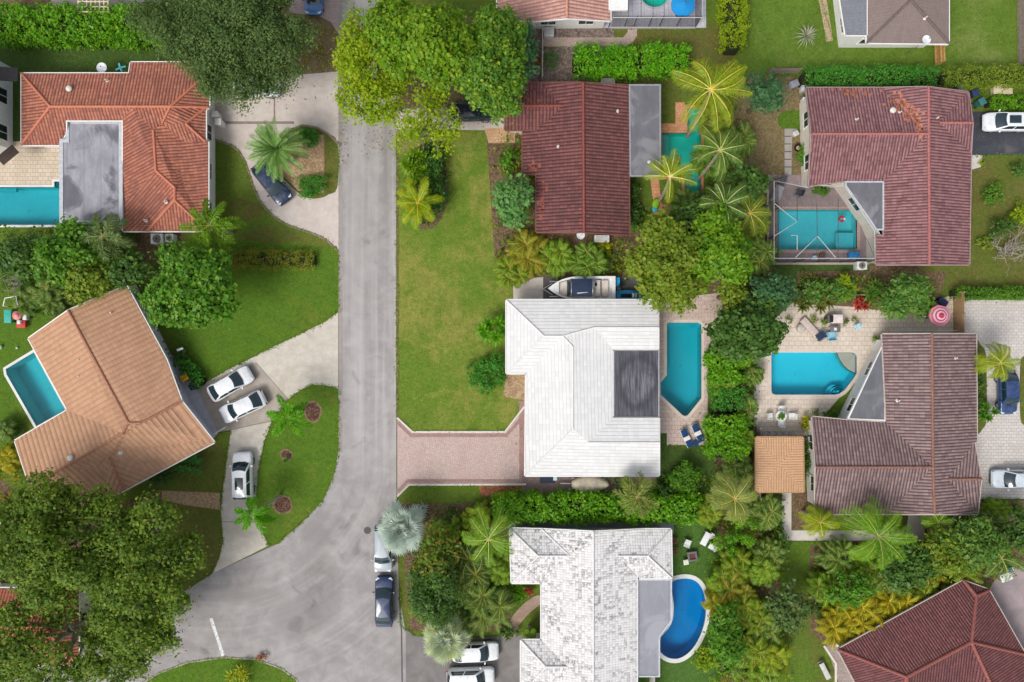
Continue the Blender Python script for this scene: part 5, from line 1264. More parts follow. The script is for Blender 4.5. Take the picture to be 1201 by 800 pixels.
spiky(282, 795, 20, .9, 'yellow striped strap plant on the grass island at the junction', leaf('leaf_striped', '#7f9a36', '#a8aa3e', '#cdbb50', .45, .3, .4, 1.5), 26, .05, heads=5)
spiky(335, 540, 7, .6, 'small dark spiky plant in the middle mulch ring', Lpd, 30, .03)
spiky(497, 596, 9, .6, 'small silver spiky plant on the strip below the paver driveway', Lsv, 30, .03)
# shrubs
bush(574, 437, 22, 21, 1.7, 'dark green round clipped shrub at the front wall of the white house', Lbx, round_=True, leafs=(.24, 9, .12, .42), dens=8)
bush(362, 160, 13, 13, 1.1, 'clipped round shrub in the loop driveway, nearer the top', Lbx, round_=True, leafs=(.2, 9, .1, .42), dens=9)
bush(366, 216, 16, 15, 1.1, 'clipped round shrub in the loop driveway, lower and wider one', Lbx, round_=True, leafs=(.2, 9, .1, .42), dens=9)
bush(647, 70, 9, 9, 1.3, 'ball shrub right of the thin white fence', Lbx, round_=True, leafs=(.18, 8, .09, .42), dens=12)
bush(622, 57, 11, 10, 1.2, 'ball shrub left of the thin white fence', Lbx, round_=True, leafs=(.18, 8, .09, .42), dens=12)
bush(629, 71, 5, 5, .6, 'small orange leaved pot shrub by the thin fence', leaf('leaf_orange', '#9a6a2e', '#b8702f', '#c48a3a', .4, .3, .45, 2), round_=True, leafs=(.14, 7, .09, .42), dens=14)
bush(511, 210, 16, 44, 1.8, 'dark green shrub mass on the right side of the round lawn bed', leaf('leaf_deep', '#2c5226', '#37602c', '#4d7538', .2, .25, .4, 1), dens=6, round_=True)
bush(482, 215, 9, 16, 1.0, 'low yellow green shrub at the road side of the round lawn bed', Lyg, dens=6)
bush(596, 185, 14, 18, 1.6, 'mid green shrub beside the terracotta paving', Lmd)
bush(223, 545, 22, 14, 1.6, 'rounded green shrub below the salmon house eave', leaf('leaf_deep_green', '#2f6b35', '#3d7c3e', '#5f9a4c', .25, .28, .4, 1), dens=5)
bush(190, 560, 18, 12, 1.3, 'dark shrub at the lower wall of the salmon house', Ldk)
bush(803, 564, 19, 19, 2.2, 'large ball shaped green shrub below the pool loungers', Lmd, round_=True, leafs=(.26, 9, .15, .42), dens=6.5)
bush(779, 577, 14, 14, 1.8, 'dark green shrub left of the large ball shrub', Ldk)
bush(822, 590, 16, 13, 1.8, 'bright shrub right of the large ball shrub', Lhe)
Gt = 'bright rounded topiary shrubs'
for a in ((866, 610, 9, 'topiary ball uppermost left of the bright cluster'), (881, 613, 8, 'topiary ball uppermost right of the bright cluster'), (859, 630, 9, 'topiary ball in the middle left of the bright cluster'), (876, 632, 9, 'topiary ball in the middle right of the bright cluster'), (843, 636, 8, 'topiary ball touching the white garden table'), (857, 645, 8, 'topiary ball lowest of the bright cluster')):
    bush(a[0], a[1], a[2], a[2], 3.0, a[3], Lhe, round_=True, leafs=(.2, 9, .12, .42), dens=10, group=Gt)
bush(604, 698, 16, 14, 1.3, 'green shrub at the courtyard wall of the weathered house', Lhe)
bush(620, 694, 6, 6, 1.0, 'crimson shrub in the courtyard of the weathered house', Lrd, leafs=(.16, 7, .1, .42), dens=10)
bush(597, 742, 14, 10, 1.0, 'low dark shrub beside the rose path', Ldk)
bush(1165, 228, 19, 15, 1.5, 'bright green shrub at the right edge near the plum roof', Lmd)
bush(1177, 265, 22, 15, 1.6, 'dark green shrub above the bare shrub tree', Ldk)
bush(1196, 250, 12, 18, 1.5, 'yellow green shrub cut by the right edge', Lyg)
bush(1155, 285, 14, 10, .7, 'low pale flowering shrub next to the bare shrub tree', Lol, gap=.2)
bush(1194, 198, 10, 10, 1.2, 'dark shrub at the right edge below the black driveway', Ldk)
bush(1153, 189, 4, 4, .6, 'tiny yellow shrub at the end of the black driveway', Lyg, round_=True, leafs=(.14, 7, .09, .42), dens=14)
bush(306, 771, 7, 4, .7, 'small pink flowering bush at the island kerb', leaf('leaf_pink', '#a86a5c', '#bf7a68', '#8f5a48', .5, .3, .5, 2), leafs=(.16, 7, .1, .42), dens=9, gap=.2)
bush(942, 180, 7, 14, 1.0, 'green shrub along the wall of the plum roofed house', Lmd, dens=6)
bush(925, 375, 4.5, 4.5, .6, 'potted yellow green shrub at the left end of the deck row', Lol, round_=True, leafs=(.14, 7, .09, .42), dens=14, cat='pot plant', name='potted_shrub')
bush(956, 375, 4.5, 4.5, .7, 'potted olive shrub beside the dark tub on the deck', Lol, round_=True, leafs=(.14, 7, .09, .42), dens=14, cat='pot plant', name='potted_shrub')
bush(967, 378, 4.5, 4.5, .7, 'potted bright green shrub left of the grill', Lbr, round_=True, leafs=(.14, 7, .09, .42), dens=14, cat='pot plant', name='potted_shrub')
bush(991, 377, 4.5, 4.5, .7, 'potted brown tinged shrub right of the grill', leaf('leaf_bronze', '#4a5a2e', '#5f6a35', '#7a5a3a', .4, .25, .4, 1.2), round_=True, leafs=(.14, 7, .09, .42), dens=14, cat='pot plant', name='potted_shrub')
bush(1001, 375, 3.6, 3.6, .6, 'smallest potted shrub at the right end of the deck row', Lol, round_=True, leafs=(.14, 7, .09, .42), dens=14, cat='pot plant', name='potted_shrub')
for a in ((958, 485, 'ball shrub at the gable corner of the mauve house, leftmost of three', Lol), (969, 485, 'ball shrub at the gable corner of the mauve house, middle of three', Lmd), (980, 484, 'ball shrub at the gable corner of the mauve house, rightmost of three', Lmd), (1027, 399, 'green ball shrub at the upper roof corner of the mauve house', Lbr)):
    bush(a[0], a[1], 5, 5, .8, a[2], a[3], round_=True, leafs=(.15, 7, .09, .42), dens=13)
bush(946, 497, 5, 9, 1.0, 'yellow shrub between the pavilion and the mauve house gable', Lao, dens=7)
bush(945, 535, 5, 28, 1.2, 'long dark shrub strip between the pavilion and the mauve house', Ldk, n=7, dens=6)
bush(1149, 455, 4, 40, .9, 'long dark shrub strip under the mauve house eave on the forecourt', Ldk, n=8, dens=5)
bush(213, 418, 7, 12, .9, 'dark shrub by the walkway of the salmon house', Ldk)
bush(745, 240, 7, 30, 1.4, 'dark strip of shrubs at the right wall of the maroon house', Ldk, n=7, dens=5)
bush(708, 288, 12, 7, 1.0, 'yellow flowering shrub below the air conditioner of the maroon house', Lao, dens=6)
bush(960, 715, 16, 14, 1.2, 'dark shrub on the side lawn left of the gold clumps', Ldk, gap=.15)
bush(915, 640, 12, 24, 1.6, 'dark shrub on the left of the pale path', Ldk)
bush(830, 775, 22, 16, 1.8, 'yellow topped shrub at the bottom below the kidney pool', Lyg)
bush(868, 790, 16, 12, 1.6, 'lime shrub at the bottom edge below the kidney pool', Lbr)
bush(1192, 600, 12, 8, .8, 'low green shrub under the pale forecourt', Lmd)
bush(1140, 615, 22, 12, 1.2, 'dark creeping shrub at the lower right corner of the mauve house', Ldk, gap=.12)
bush(812, 600, 18, 12, 2.0, 'leafy shrub at the upper right corner of the weathered house', Lmd)
bush(590, 585, 10, 8, 1.1, 'yellow green shrub where the long hedge starts', Lyg)
# hedges
Gh = 'garden hedges'
hedge([(-8, 27), (95, 28), (192, 28)], 3.1, 2.3, 'long bright hedge behind the orange red house at the top left', Lhe, leafs=(.32, 8, .2, .42), group=Gh, clipped=False)
hedge([(674, 71), (745, 72)], 2.5, 1.9, 'bushy bright hedge left part above the maroon house', leaf('leaf_bamboo', '#4f8f26', '#67a82c', '#9ccb48', .4, .38, .4, .6), leafs=(.36, 9, .3, .16), group=Gh, clipped=False, wob=.16)
hedge([(752, 68), (806, 70)], 2.4, 1.9, 'bushy bright hedge right part toward the tallest coconut palm', leaf('leaf_bamboo', '#4f8f26', '#67a82c', '#9ccb48', .4, .38, .4, .6), leafs=(.36, 9, .3, .16), group=Gh, clipped=False, wob=.16)
hedge([(861, -30), (861, 56)], 2.1, 2.0, 'yellow green clipped hedge running up to the top edge', Lyg, leafs=(.25, 9, .12, .42), dens=7, group=Gh)
hedge([(945, 90), (1098, 90)], 1.8, 1.9, 'dark green clipped hedge along the top of the plum roof', Lbx, leafs=(.25, 9, .12, .42), dens=7, group=Gh)
hedge([(1106, 90), (1215, 88)], 1.7, 1.8, 'olive clipped hedge at the upper right edge', Lol, leafs=(.25, 9, .12, .42), dens=7, group=Gh)
hedge([(1161, 120), (1230, 120)], 1.1, 1.0, 'low bright hedge beside the black driveway', Lhe, leafs=(.22, 8, .12, .42), dens=7, group=Gh)
hedge([(1121, 344), (1230, 344)], .9, 1.3, 'narrow hedge along the top of the pale forecourt', Lmd, leafs=(.22, 8, .13, .42), dens=7, group=Gh)
hedge([(272, 304), (368, 305)], 1.7, .8, 'low hedge with brown dry patches on the left front lawn', leaf('leaf_dry_hedge', '#5f7f2c', '#7f8a3a', '#a5714a', .5, .3, .5, .6), leafs=(.22, 9, .1, .42), dens=8, group=Gh)
hedge([(580, 597), (690, 596), (815, 598)], 2.3, 2.1, 'long bright hedge between the two white roofed houses', Lhe, leafs=(.32, 8, .2, .42), group=Gh, clipped=False, wob=.14)
hedge([(853, 412), (854, 448)], 2.9, 2.6, 'bright hedge block right of the pointed pool', Lhe, leafs=(.34, 9, .24, .36), group=Gh, clipped=False, wob=.14)
hedge([(854, 455), (855, 480)], 2.8, 2.2, 'smooth mid green hedge block beside the pointed pool tip', Lbx, leafs=(.22, 9, .12, .42), dens=7, group=Gh)
hedge([(852, 488), (853, 535)], 3.2, 2.8, 'leafy bright hedge block beside the blue loungers', Lhe, leafs=(.34, 9, .24, .32), group=Gh, clipped=False, wob=.16)
hedge([(213, 422), (228, 445), (237, 448)], 1.2, 1.0, 'small clipped hedge beside the bins of the salmon house', Lbx, leafs=(.22, 9, .12, .42), dens=7, group=Gh)
hedge([(942, 341), (1000, 341)], 1.6, 1.5, 'mixed border hedge below the screened pool', leaf('leaf_mixed', '#44703a', '#5b8540', '#8f9a55', .3, .3, .45, 1.0), leafs=(.34, 8, .22, .36), group=Gh, clipped=False)

# ---- low mixed planting that covers the beds; it reads as one mass and nobody could count it
def undergrowth(poly, h, mat, dens=3.2, size=.26, asp=.34, per=9, strap=.0):
    w = ccw([tuple(P(q[0], q[1])[:2]) for q in poly]); xs = [q[0] for q in w]; ys = [q[1] for q in w]
    k = int(dens * abs(area2(w)) * 1.0); pts = []
    while len(pts) < k:
        x, y = random.uniform(min(xs), max(xs)), random.uniform(min(ys), max(ys))
        if inside(w, x, y) and math.sin(x * .9) + math.sin(y * 1.1 + 1) + math.sin((x - y) * .6) > -1.7: pts.append((x, y))
    c = np.array(pts); hh = h * (.45 + .35 * np.sin(c[:, 0] * 1.3) * np.sin(c[:, 1] * 1.5) + .35 * rng.random(k)); c = np.column_stack([c, np.maximum(hh, .12)])
    off = rng.normal(size=(k, per, 3)) * np.array([.26, .26, .16]); C = (c[:, None, :] + off).reshape(-1, 3); C[:, 2] = np.maximum(C[:, 2], .05)
    N = unit(off.reshape(-1, 3) * 1.5 + np.array([0, 0, .55]) + rng.normal(size=C.shape) * .45)
    o = quadmesh('undergrowth', leaf_quads(C, N, size, asp, .2), mat); o['kind'] = 'stuff'; return o
Lu1 = leaf('leaf_under_dark', '#2f5226', '#42682c', '#6f8a3c', .4, .28, .45, .9); Lu2 = leaf('leaf_under_mix', '#48702a', '#66882f', '#a08f34', .5, .33, .45, .8); Lu3 = leaf('leaf_under_gold', '#6f8a2c', '#93992f', '#b8862f', .5, .33, .45, .8)
undergrowth([(836, 578), (912, 580), (918, 650), (905, 800), (838, 800), (832, 680), (826, 640), (832, 600)], 1.5, Lu2, 3.6, .3, .2)
undergrowth([(886, 580), (915, 580), (916, 634), (890, 640)], .7, Lu1)
undergrowth([(836, 400), (882, 400), (884, 510), (882, 578), (842, 578), (834, 540)], 1.2, Lu1, 3.4)
undergrowth([(955, 642), (1060, 640), (1100, 628), (1196, 615), (1196, 665), (1160, 680), (1100, 684), (985, 752), (955, 740)], 1.3, Lu2, 3.2, .3, .22)
undergrowth([(476, 592), (588, 590), (600, 620), (600, 690), (588, 738), (500, 742), (492, 690), (478, 670)], 1.3, Lu1, 3.6, .3, .22)
undergrowth([(583, 152), (626, 160), (628, 270), (638, 275), (638, 322), (592, 326), (580, 290)], 1.0, Lu2, 3.2)
undergrowth([(640, 280), (756, 284), (768, 325), (640, 325)], .9, Lu2, 3.4)
undergrowth([(824, 128), (862, 120), (884, 230), (904, 240), (900, 400), (846, 400), (836, 330), (778, 290), (770, 250), (822, 245)], 1.5, Lu1, 3.2)
undergrowth([(0, 268), (140, 266), (205, 292), (190, 330), (150, 332), (60, 376), (20, 350), (0, 345)], 1.2, Lu1, 3.0)
undergrowth([(0, 500), (16, 505), (30, 570), (10, 600), (0, 590)], 1.0, Lu3, 3.4)
undergrowth([(936, 322), (1020, 326), (1090, 328), (1094, 366), (1060, 374), (1000, 356), (938, 352)], 1.1, Lu2, 3.6, .3, .2)
undergrowth(circle(500, 219, 22, 46, 24), .6, Lu1, 4.0, .2)
undergrowth([(850, 742), (920, 740), (925, 800), (836, 800)], 1.1, Lu3, 3.4)
undergrowth([(740, 210), (757, 212), (757, 272), (740, 272)], .8, Lu1, 3.6)
undergrowth([(10, 590), (60, 640), (190, 590), (200, 640), (176, 716), (100, 690), (0, 690)], .5, Lu1, 1.6)
undergrowth([(158, 345), (166, 342), (206, 412), (226, 440), (214, 446), (196, 416)], .7, Lu1, 4.0, .2)
undergrowth([(690, 560), (835, 556), (838, 600), (760, 580)], .9, Lu1, 3.0)
undergrowth([(300, 20), (375, 24), (394, 50), (390, 84), (320, 90)], .3, Lu3, 1.2, .2)

# more of the tall mixed border on the right and in front of the weathered house
for a in ((898, 600, 26, 3.2, 'dark palm clump directly below the tan pavilion', Lpd), (905, 648, 22, 2.6, 'deep green palm clump at the left end of the pale path', Lpd), (848, 684, 20, 3.0, 'green palm clump above the kidney pool on its right', Lpm), (868, 718, 26, 3.4, 'olive green palm clump in the middle of the border by the kidney pool', Lar), (900, 740, 24, 2.8, 'dark green palm clump on the lawn side of the border', Lpd),
          (862, 775, 24, 3.0, 'deep green palm clump near the bottom edge', Lpd), (896, 795, 24, 2.6, 'bright palm clump at the bottom edge by the side lawn', Lpm), (1040, 680, 28, 3.2, 'deep green palm clump left of the timber fence foot', Lpd), (1015, 668, 26, 3.2, 'mid green palm clump under the largest right hand palm', Lpm), (968, 690, 24, 2.6, 'green palm clump at the lawn side of the gold ones', Lpm),
          (1130, 665, 30, 3.6, 'olive palm clump above the dark red ridge', Lar), (1160, 625, 26, 3.0, 'dark palm clump under the corner of the mauve house', Lpd), (1092, 668, 24, 3.2, 'rust tinged palm clump by the timber fence foot', leaf('leaf_areca_rust', '#66802a', '#8a8a30', '#b8863a', .45, .35, .4, .8)), (522, 632, 28, 3.2, 'mid green palm clump right of the upper silver palm', Lpm), (590, 668, 22, 3.0, 'bright palm clump against the corner of the weathered roof', Lpm),
          (500, 712, 26, 3.2, 'olive palm clump near the kerb below the rust coloured tree', Lar), (536, 728, 24, 3.0, 'deep green palm clump behind the lower silver palm', Lpd), (855, 262, 20, 3.4, 'dark palm clump below the pale ribbed coconut palm', Lpd), (890, 300, 26, 3.0, 'dark green palm clump below the cage corner', Lpd), (885, 265, 22, 3.0, 'yellow green palm clump against the pool cage', Lar), (885, 440, 14, 2.2, 'narrow dark palm clump between hedge column and beige deck', Lpd)):
    areca(*a, group=Gp)
# leaves dropped on the road and drives under the big trees
def litter(spots, mat):
    V = []
    for px, py, rx, ry, n, z in spots:
        n = n * 5 // 9
        g = P(px, py); k = H / FP; c = np.column_stack([g.x + rng.normal(size=n) * rx * k * .5, g.y + rng.normal(size=n) * ry * k * .5, np.full(n, z) + .01 * rng.random(n)])
        V.append(leaf_quads(c, unit(rng.normal(size=(n, 3)) * .25 + np.array([0, 0, 1.])), .11, .42))
    o = quadmesh('fallen_leaves', np.concatenate(V), mat); o['kind'] = 'stuff'
litter([(405, 150, 8, 60, 260, .05), (440, 165, 26, 26, 160, .045), (405, 60, 10, 60, 200, .05), (458, 150, 10, 40, 200, .045), (200, 715, 30, 20, 240, .045), (140, 765, 40, 14, 220, .045), (340, 110, 50, 14, 160, .05), (466, 640, 8, 40, 120, .045), (560, 140, 40, 8, 120, .05), (225, 600, 26, 40, 120, .05), (860, 372, 16, 18, 80, .06), (840, 362, 14, 10, 60, .06), (620, 510, 20, 14, 40, .06)], leaf('leaf_fallen', '#7a6240', '#8f7848', '#6a5238', .5, .1, .7, 2.0))

for a in ((874, 418, 16, 2.6, 'mid green palm clump at the deck side of the bright hedge block, uppermost', Lpm), (876, 478, 16, 2.6, 'dark palm clump at the deck side of the smooth hedge block', Lpd), (874, 515, 16, 2.6, 'green palm clump beside the grey timber fence of the pavilion', Lpm), (846, 452, 16, 2.6, 'small palm clump filling the gap between two hedge blocks', Lpm), (868, 548, 22, 3.0, 'dark green palm clump above the large olive palm', Lpd)): areca(*a, group=Gp)
# grass blades creeping over the edges of the paving
def fringe(lines, mat, dens=26):
    V = []
    for ln in lines:
        p = [P(*q).xy for q in ln]
        for a, b in zip(p[:-1], p[1:]):
            d = b - a; L = d.length; n = int(L * dens); s = rng.random(n) * L; nrm = Vector((-d.y, d.x)) / L; w = .09 * rng.normal(size=n) * (1 + .8 * np.sin(s * 1.7 + a.x) * np.sin(s * .6))
            c = np.column_stack([a.x + d.x / L * s + nrm.x * w, a.y + d.y / L * s + nrm.y * w, .06 + .05 * rng.random(n)])
            V.append(leaf_quads(c, unit(rng.normal(size=(n, 3)) * .5 + np.array([0, 0, .8])), .13, .3))
    o = quadmesh('edge_grass', np.concatenate(V), mat); o['kind'] = 'stuff'
fringe([[(465.6, 170), (465.6, 490)], [(397.5, 294), (397.5, 366)], [(397.5, 166), (397.5, 219)], [(397.5, 456), (397.5, 530), (391, 560), (378, 588), (355, 612), (327, 637)], [(315, 640), (308, 625), (302, 608), (300, 585), (303, 550), (310, 517), (320, 492), (335, 471), (350, 459), (365, 451), (382, 452), (397, 456)], [(397, 366), (380, 378), (350, 393), (320, 407), (295, 420), (270, 432), (246, 446)],
        [(271, 504), (266, 540), (262, 570), (259, 600), (262, 635), (257, 655), (249, 672), (222, 690)], [(252, 163), (262, 166), (272, 170), (281, 177), (288, 190), (293, 205), (298, 220), (303, 232), (312, 245), (325, 257), (340, 265), (355, 270), (370, 275), (385, 283), (397, 294)], [(484, 505.5), (592, 505.5)], [(480, 569.5), (617, 569.5)], [(467, 583), (467, 640)], [(469, 690), (470, 733), (487, 746)],
        [(150, 812), (170, 800), (185, 790), (220, 777), (262, 771), (300, 773), (330, 784), (348, 797)], [(782, 523), (829, 523)], [(917, 635), (1000, 635)], [(637, 56), (734, 56), (743, 50)], [(735, 34), (815, 34)], [(954, 0), (970, 49)], [(963, 0), (977, 48)], [(1150, 586), (1201, 586)], [(1140, 183), (1201, 183)]], leaf('leaf_fringe', '#557c28', '#67892f', '#8f8f48', .4, .25, .7, 1.5))
# ---------------------------------------------------------------- vehicles (length runs along local +x, the nose at +x)
TYRE = plain('tyre', '#1e1e20', .9); RIM = plain('wheel_rim', '#9a9da2', .35, .05, metal=.7); LAMP = glassy('headlamp_glass', '#c9d2d8'); TAIL = plain('tail_lamp', '#8c1c1c', .25)
CARGL = glassy('car_glass', '#1c3038'); BLK = plain('black_trim', '#202124', .6)
MESH = {}
def lm(key, mb, name, mat, parent, smooth=True, bevel=0):
    """build once, then share the mesh with later copies of the same part"""
    if key in MESH: return link(name, MESH[key], None, parent)
    o = mb().build(name, mat, parent, smooth, False, bevel); MESH[key] = o.data; return o
def loft(secs, close=True):
    mb = MB(); n = len(secs[0])
    for s in secs: mb.v += [tuple(p) for p in s]
    for i in range(len(secs) - 1):
        for j in range(n - 1): mb.f.append((i * n + j, i * n + j + 1, (i + 1) * n + j + 1, (i + 1) * n + j))
    if close: mb.f.append(tuple(reversed(range(n)))); mb.f.append(tuple(range((len(secs) - 1) * n, len(secs) * n)))
    return mb
SPEC = {  # length, width, belt z, roof z, cabin x: rear base, rear roof, front roof, front base, hood z
    'sedan': (4.7, 1.84, .93, 1.44, -1.95, -1.05, .35, 1.25, .86), 'suv': (4.7, 1.9, 1.05, 1.68, -2.2, -1.85, .45, 1.3, 1.0), 'hatch': (4.3, 1.78, .95, 1.5, -2.0, -1.6, .3, 1.15, .9)}
def car(px, py, ang, kind, color, label, sunroof=False, L=None, group='parked cars', rack=False):
    l, w, zb, zr, xr0, xr1, xf1, xf0, zh = SPEC[kind]; g = P(px, py, .8)
    name = {'sedan': 'parked_car', 'suv': 'parked_suv', 'hatch': 'parked_car'}[kind]
    t = thing(name, label, 'car', (g.x, g.y, .055), R(ang), group); sc_ = (L or l) / l; t.scale = (sc_, sc_ if sc_ < 1 else 1, 1)
    pm = paint('paint_' + color, color); k = (kind, color); hw = w / 2
    def body():
        secs = []; m = 26
        for i in range(m + 1):
            u = i / m; x = -l / 2 + l * u; e = abs(2 * u - 1)
            pw = hw * (1 - .24 * max(0, (e - .72) / .28) ** 2.4) * (.985 if .3 < u < .7 else 1)
            if x > xf0 - .1: top = zh - .22 * max(0, (x - xf0) / (l / 2 - xf0)) ** 2.2
            elif x < xr0 + .1: top = zb - .03 - .12 * max(0, (xr0 - x) / max(.05, l / 2 + xr0)) ** 2
            else: top = zb
            if e > .97: top -= .1
            low = .26 + (.12 if e > .94 else 0); mid = (low + top) / 2
            half = [(pw * .9, low), (pw * .985, low + .1), (pw, mid), (pw * .985, top - .14), (pw * .93, top - .04), (pw * .82, top), (pw * .4, top + .035), (0, top + .045)]
            secs.append([(x, y, z) for y, z in half] + [(x, -y, z) for y, z in reversed(half[:-1])])
        return loft(secs)
    lm(k + ('body',), body, 'body', pm, t)
    wb, wr = hw * .9, hw * .7
    def cab():
        secs = []
        for q in range(7):
            v = q / 6; z = zb - .05 + (zr - zb + .05) * math.sin(v * math.pi / 2); y = wb + (wr - wb) * v ** 1.2
            x0 = xr0 + (xr1 - xr0) * v; x1 = xf0 + (xf1 - xf0) * v; r = []
            for j in range(9):
                s = -1 + j / 4; r.append((x1 + .16 * (1 - s * s), y * s, z))
            for j in range(9):
                s = 1 - j / 4; r.append((x0 - .1 * (1 - s * s), y * s, z))
            r.append(r[0]); secs.append(r)
        mb = loft(secs, False); n = 19; i = 6 * n
        mb.v.append(((xr1 + xf1) / 2, 0, zr + .035)); c = len(mb.v) - 1
        for j in range(18): mb.f.append((i + j, i + j + 1, c))
        return mb
    lm(k + ('cabin',), cab, 'cabin', pm, t)
    def pane(x0, x1, y0, y1, z0, z1, bulge):            # curved windscreen between bottom x0 and top x1
        def f():
            secs = []
            for q in range(5):
                v = .05 + .86 * q / 4; vv = math.sin(v * math.pi / 2); z = zb - .05 + (zr - zb + .05) * vv; y = (wb + (wr - wb) * v ** 1.2) * .9; x = x0 + (x1 - x0) * v
                secs.append([(x + bulge * (1 - s * s * .81) + math.copysign(.02, bulge), y * s, z + .012) for s in [-1 + j / 4 for j in range(9)]])
            return loft(secs, False)
        return f
    lm(k[:1] + ('ws',), pane(xf0, xf1, 0, 0, 0, 0, .16), 'windscreen', CARGL, t)
    lm(k[:1] + ('rw',), pane(xr0, xr1, 0, 0, 0, 0, -.1), 'rear_window', CARGL, t)
    for sgn in (1, -1):
        for nm, f0, f1 in (('f', .52, .93), ('r', .08, .48)):
            def side(sgn=sgn, f0=f0, f1=f1):
                secs = []
                for q in range(4):
                    v = .12 + .74 * q / 3; vv = math.sin(v * math.pi / 2); z = zb - .05 + (zr - zb + .05) * vv; y = (wb + (wr - wb) * v ** 1.2) + .012; x0 = xr0 + (xr1 - xr0) * v; x1 = xf0 + (xf1 - xf0) * v
                    secs.append([(x0 + (x1 - x0) * f, sgn * y, z) for f in ((f0, f1) if sgn < 0 else (f1, f0))])
                return loft(secs, False)
            lm(k[:1] + ('sw', sgn, nm), side, 'side_window', CARGL, t, False)
        lm(k + ('mir', sgn), lambda: MB().box((xf0 - .28, sgn * (hw + .1), zb + .04), (.14, .22, .15), sgn * .25), 'wing_mirror', pm, t, True, .03)
        lm(k[:1] + ('hl', sgn), lambda: MB().box((l / 2 - .26, sgn * hw * .66, zh - .17), (.34, .36, .1), sgn * -.5), 'headlight', LAMP, t, True, .03)
        lm(k[:1] + ('tl', sgn), lambda: MB().box((-l / 2 + .13, sgn * hw * .68, zb - .2), (.16, .36, .13), sgn * .35), 'tail_light', TAIL, t, True, .03)
        for x in (l * .29, -l * .29):
            def ty(x=x, sgn=sgn): return MB().tube([(x, sgn * (hw - .2), .31), (x, sgn * (hw - .01), .31)], .325, 20)
            wl_ = lm(k[:1] + ('ty', x, sgn), ty, 'wheel', TYRE, t, False)
            lm(k[:1] + ('rim', x, sgn), lambda: MB().tube([(x, sgn * (hw - .03), .31), (x, sgn * (hw + .005), .31)], [.21, .19], 14), 'rim', RIM, wl_, False)
        if rack: lm(k[:1] + ('rk', sgn), lambda: MB().tube([(xr1 + .1, sgn * wr * .92, zr + .02), (xr1 + .3, sgn * wr * .92, zr + .08), (xf1 - .3, sgn * wr * .92, zr + .08), (xf1 - .05, sgn * wr * .92, zr + .01)], .022, 5), 'roof_rail', BLK, t)
    lm(k[:1] + ('bump',), lambda: MB().box((l / 2 - .02, 0, .42), (.08, w * .62, .16)).box((-l / 2 + .02, 0, .42), (.08, w * .62, .16)), 'bumper_trim', BLK, t, True, .03)
    lm(k[:1] + ('wip',), lambda: MB().tube([(xf0 + .1, .1, zb + .02), (xf0 + .02, .62, zb + .06)], .012, 4).tube([(xf0 + .14, -.45, zb + .02), (xf0 + .1, .12, zb + .05)], .012, 4), 'wiper', BLK, t)
    if sunroof:
        x0 = (xr1 + xf1) / 2 + .1; lm(k[:1] + ('sr',), lambda: MB().box((x0, 0, zr + .03), (1.15, w * .42, .03)), 'sunroof', CARGL, t, True, .012)
    return t
car(269.5, 450.5, 30, 'sedan', '#e4e6e8', 'white sedan nearer the lawn, first of the pair on the salmon house drive')
car(284.5, 477, 205, 'sedan', '#dfe2e6', 'white sedan nearer the palm island, second of the pair on the drive')
car(284.5, 558, 91, 'suv', '#e6e8ea', 'white car with a dark sunroof parked lower down the curved drive', True)
car(450.5, 706, 90, 'sedan', '#22365c', 'dark blue sedan parked along the road kerb', L=4.95)
car(449.5, 643, -90, 'suv', '#9fa8ae', 'pale silver car half under the silver fan palm')
car(318, 214, -52, 'sedan', '#182c4c', 'dark blue car under the large date palm')
car(300, 102, 0, 'sedan', '#d5d8da', 'silver white car peeping out below the huge grey green tree')
car(368, -9, -92, 'hatch', '#3f6fa3', 'bright blue car cut by the top edge')
car(553, 131, 2, 'sedan', '#1c2433', 'dark car mostly hidden by the bright big leaved tree')
car(557, 765, 2, 'sedan', '#e4e6e8', 'white sedan partly covered by the yellow and silver fan palm')
car(552, 795, 2, 'suv', '#eceded', 'white car cut by the bottom edge in the driveway')
car(1182, 142.5, 180, 'sedan', '#dfe2e4', 'white car with a sunroof on the black driveway', True)
car(1182.5, 460, -88, 'sedan', '#213d6c', 'dark blue car below the yellow tipped palm on the forecourt', L=4.4)
car(1192, 562, 180, 'sedan', '#ccd6de', 'pale silver car cut by the right edge on the forecourt')

# ---------------------------------------------------------------- boats
GEL = paint('paint_gelcoat', '#e3e2de', .3); NAVY = plain('navy_canvas', '#24324a', .7, .15, 2); BLUE = plain('blue_plastic', '#2d8fc0', .5)
g = P(682, 338.5, 1.0); B = thing('motor_boat', 'white motor boat with a navy canopy beside the white roofed house', 'boat', (g.x, g.y, 0), math.pi)
def hull_half(u):   # u 0 stern .. 1 bow
    return 1.2 * (1 - max(0, (u - .4) / .6) ** 3.0)
LB = 6.6; secs = []
for i in range(21):
    u = i / 20; x = -LB / 2 + LB * u; y = max(.03, hull_half(u)); kz = .45 + .5 * max(0, u - .6) ** 1.5 * 2
    secs.append([(x, y, 1.25 + .12 * u), (x, y * .97, 1.02), (x, y * .8, .7 + .2 * u), (x, 0, kz), (x, -y * .8, .7 + .2 * u), (x, -y * .97, 1.02), (x, -y, 1.25 + .12 * u)])
loft(secs).build('hull', GEL, B, True, False)
dk = MB()
def ring(u0, u1, sy, z): return [(-LB / 2 + LB * u, hull_half(u) * sy * s, z + .12 * u) for s, us in ((1, [u0 + (u1 - u0) * k / 14 for k in range(15)]), (-1, [u1 - (u1 - u0) * k / 14 for k in range(15)])) for u in us]
ro, rI = ring(0, 1, 1.0, 1.27), ring(.05, .84, .8, 1.27); n = len(ro)
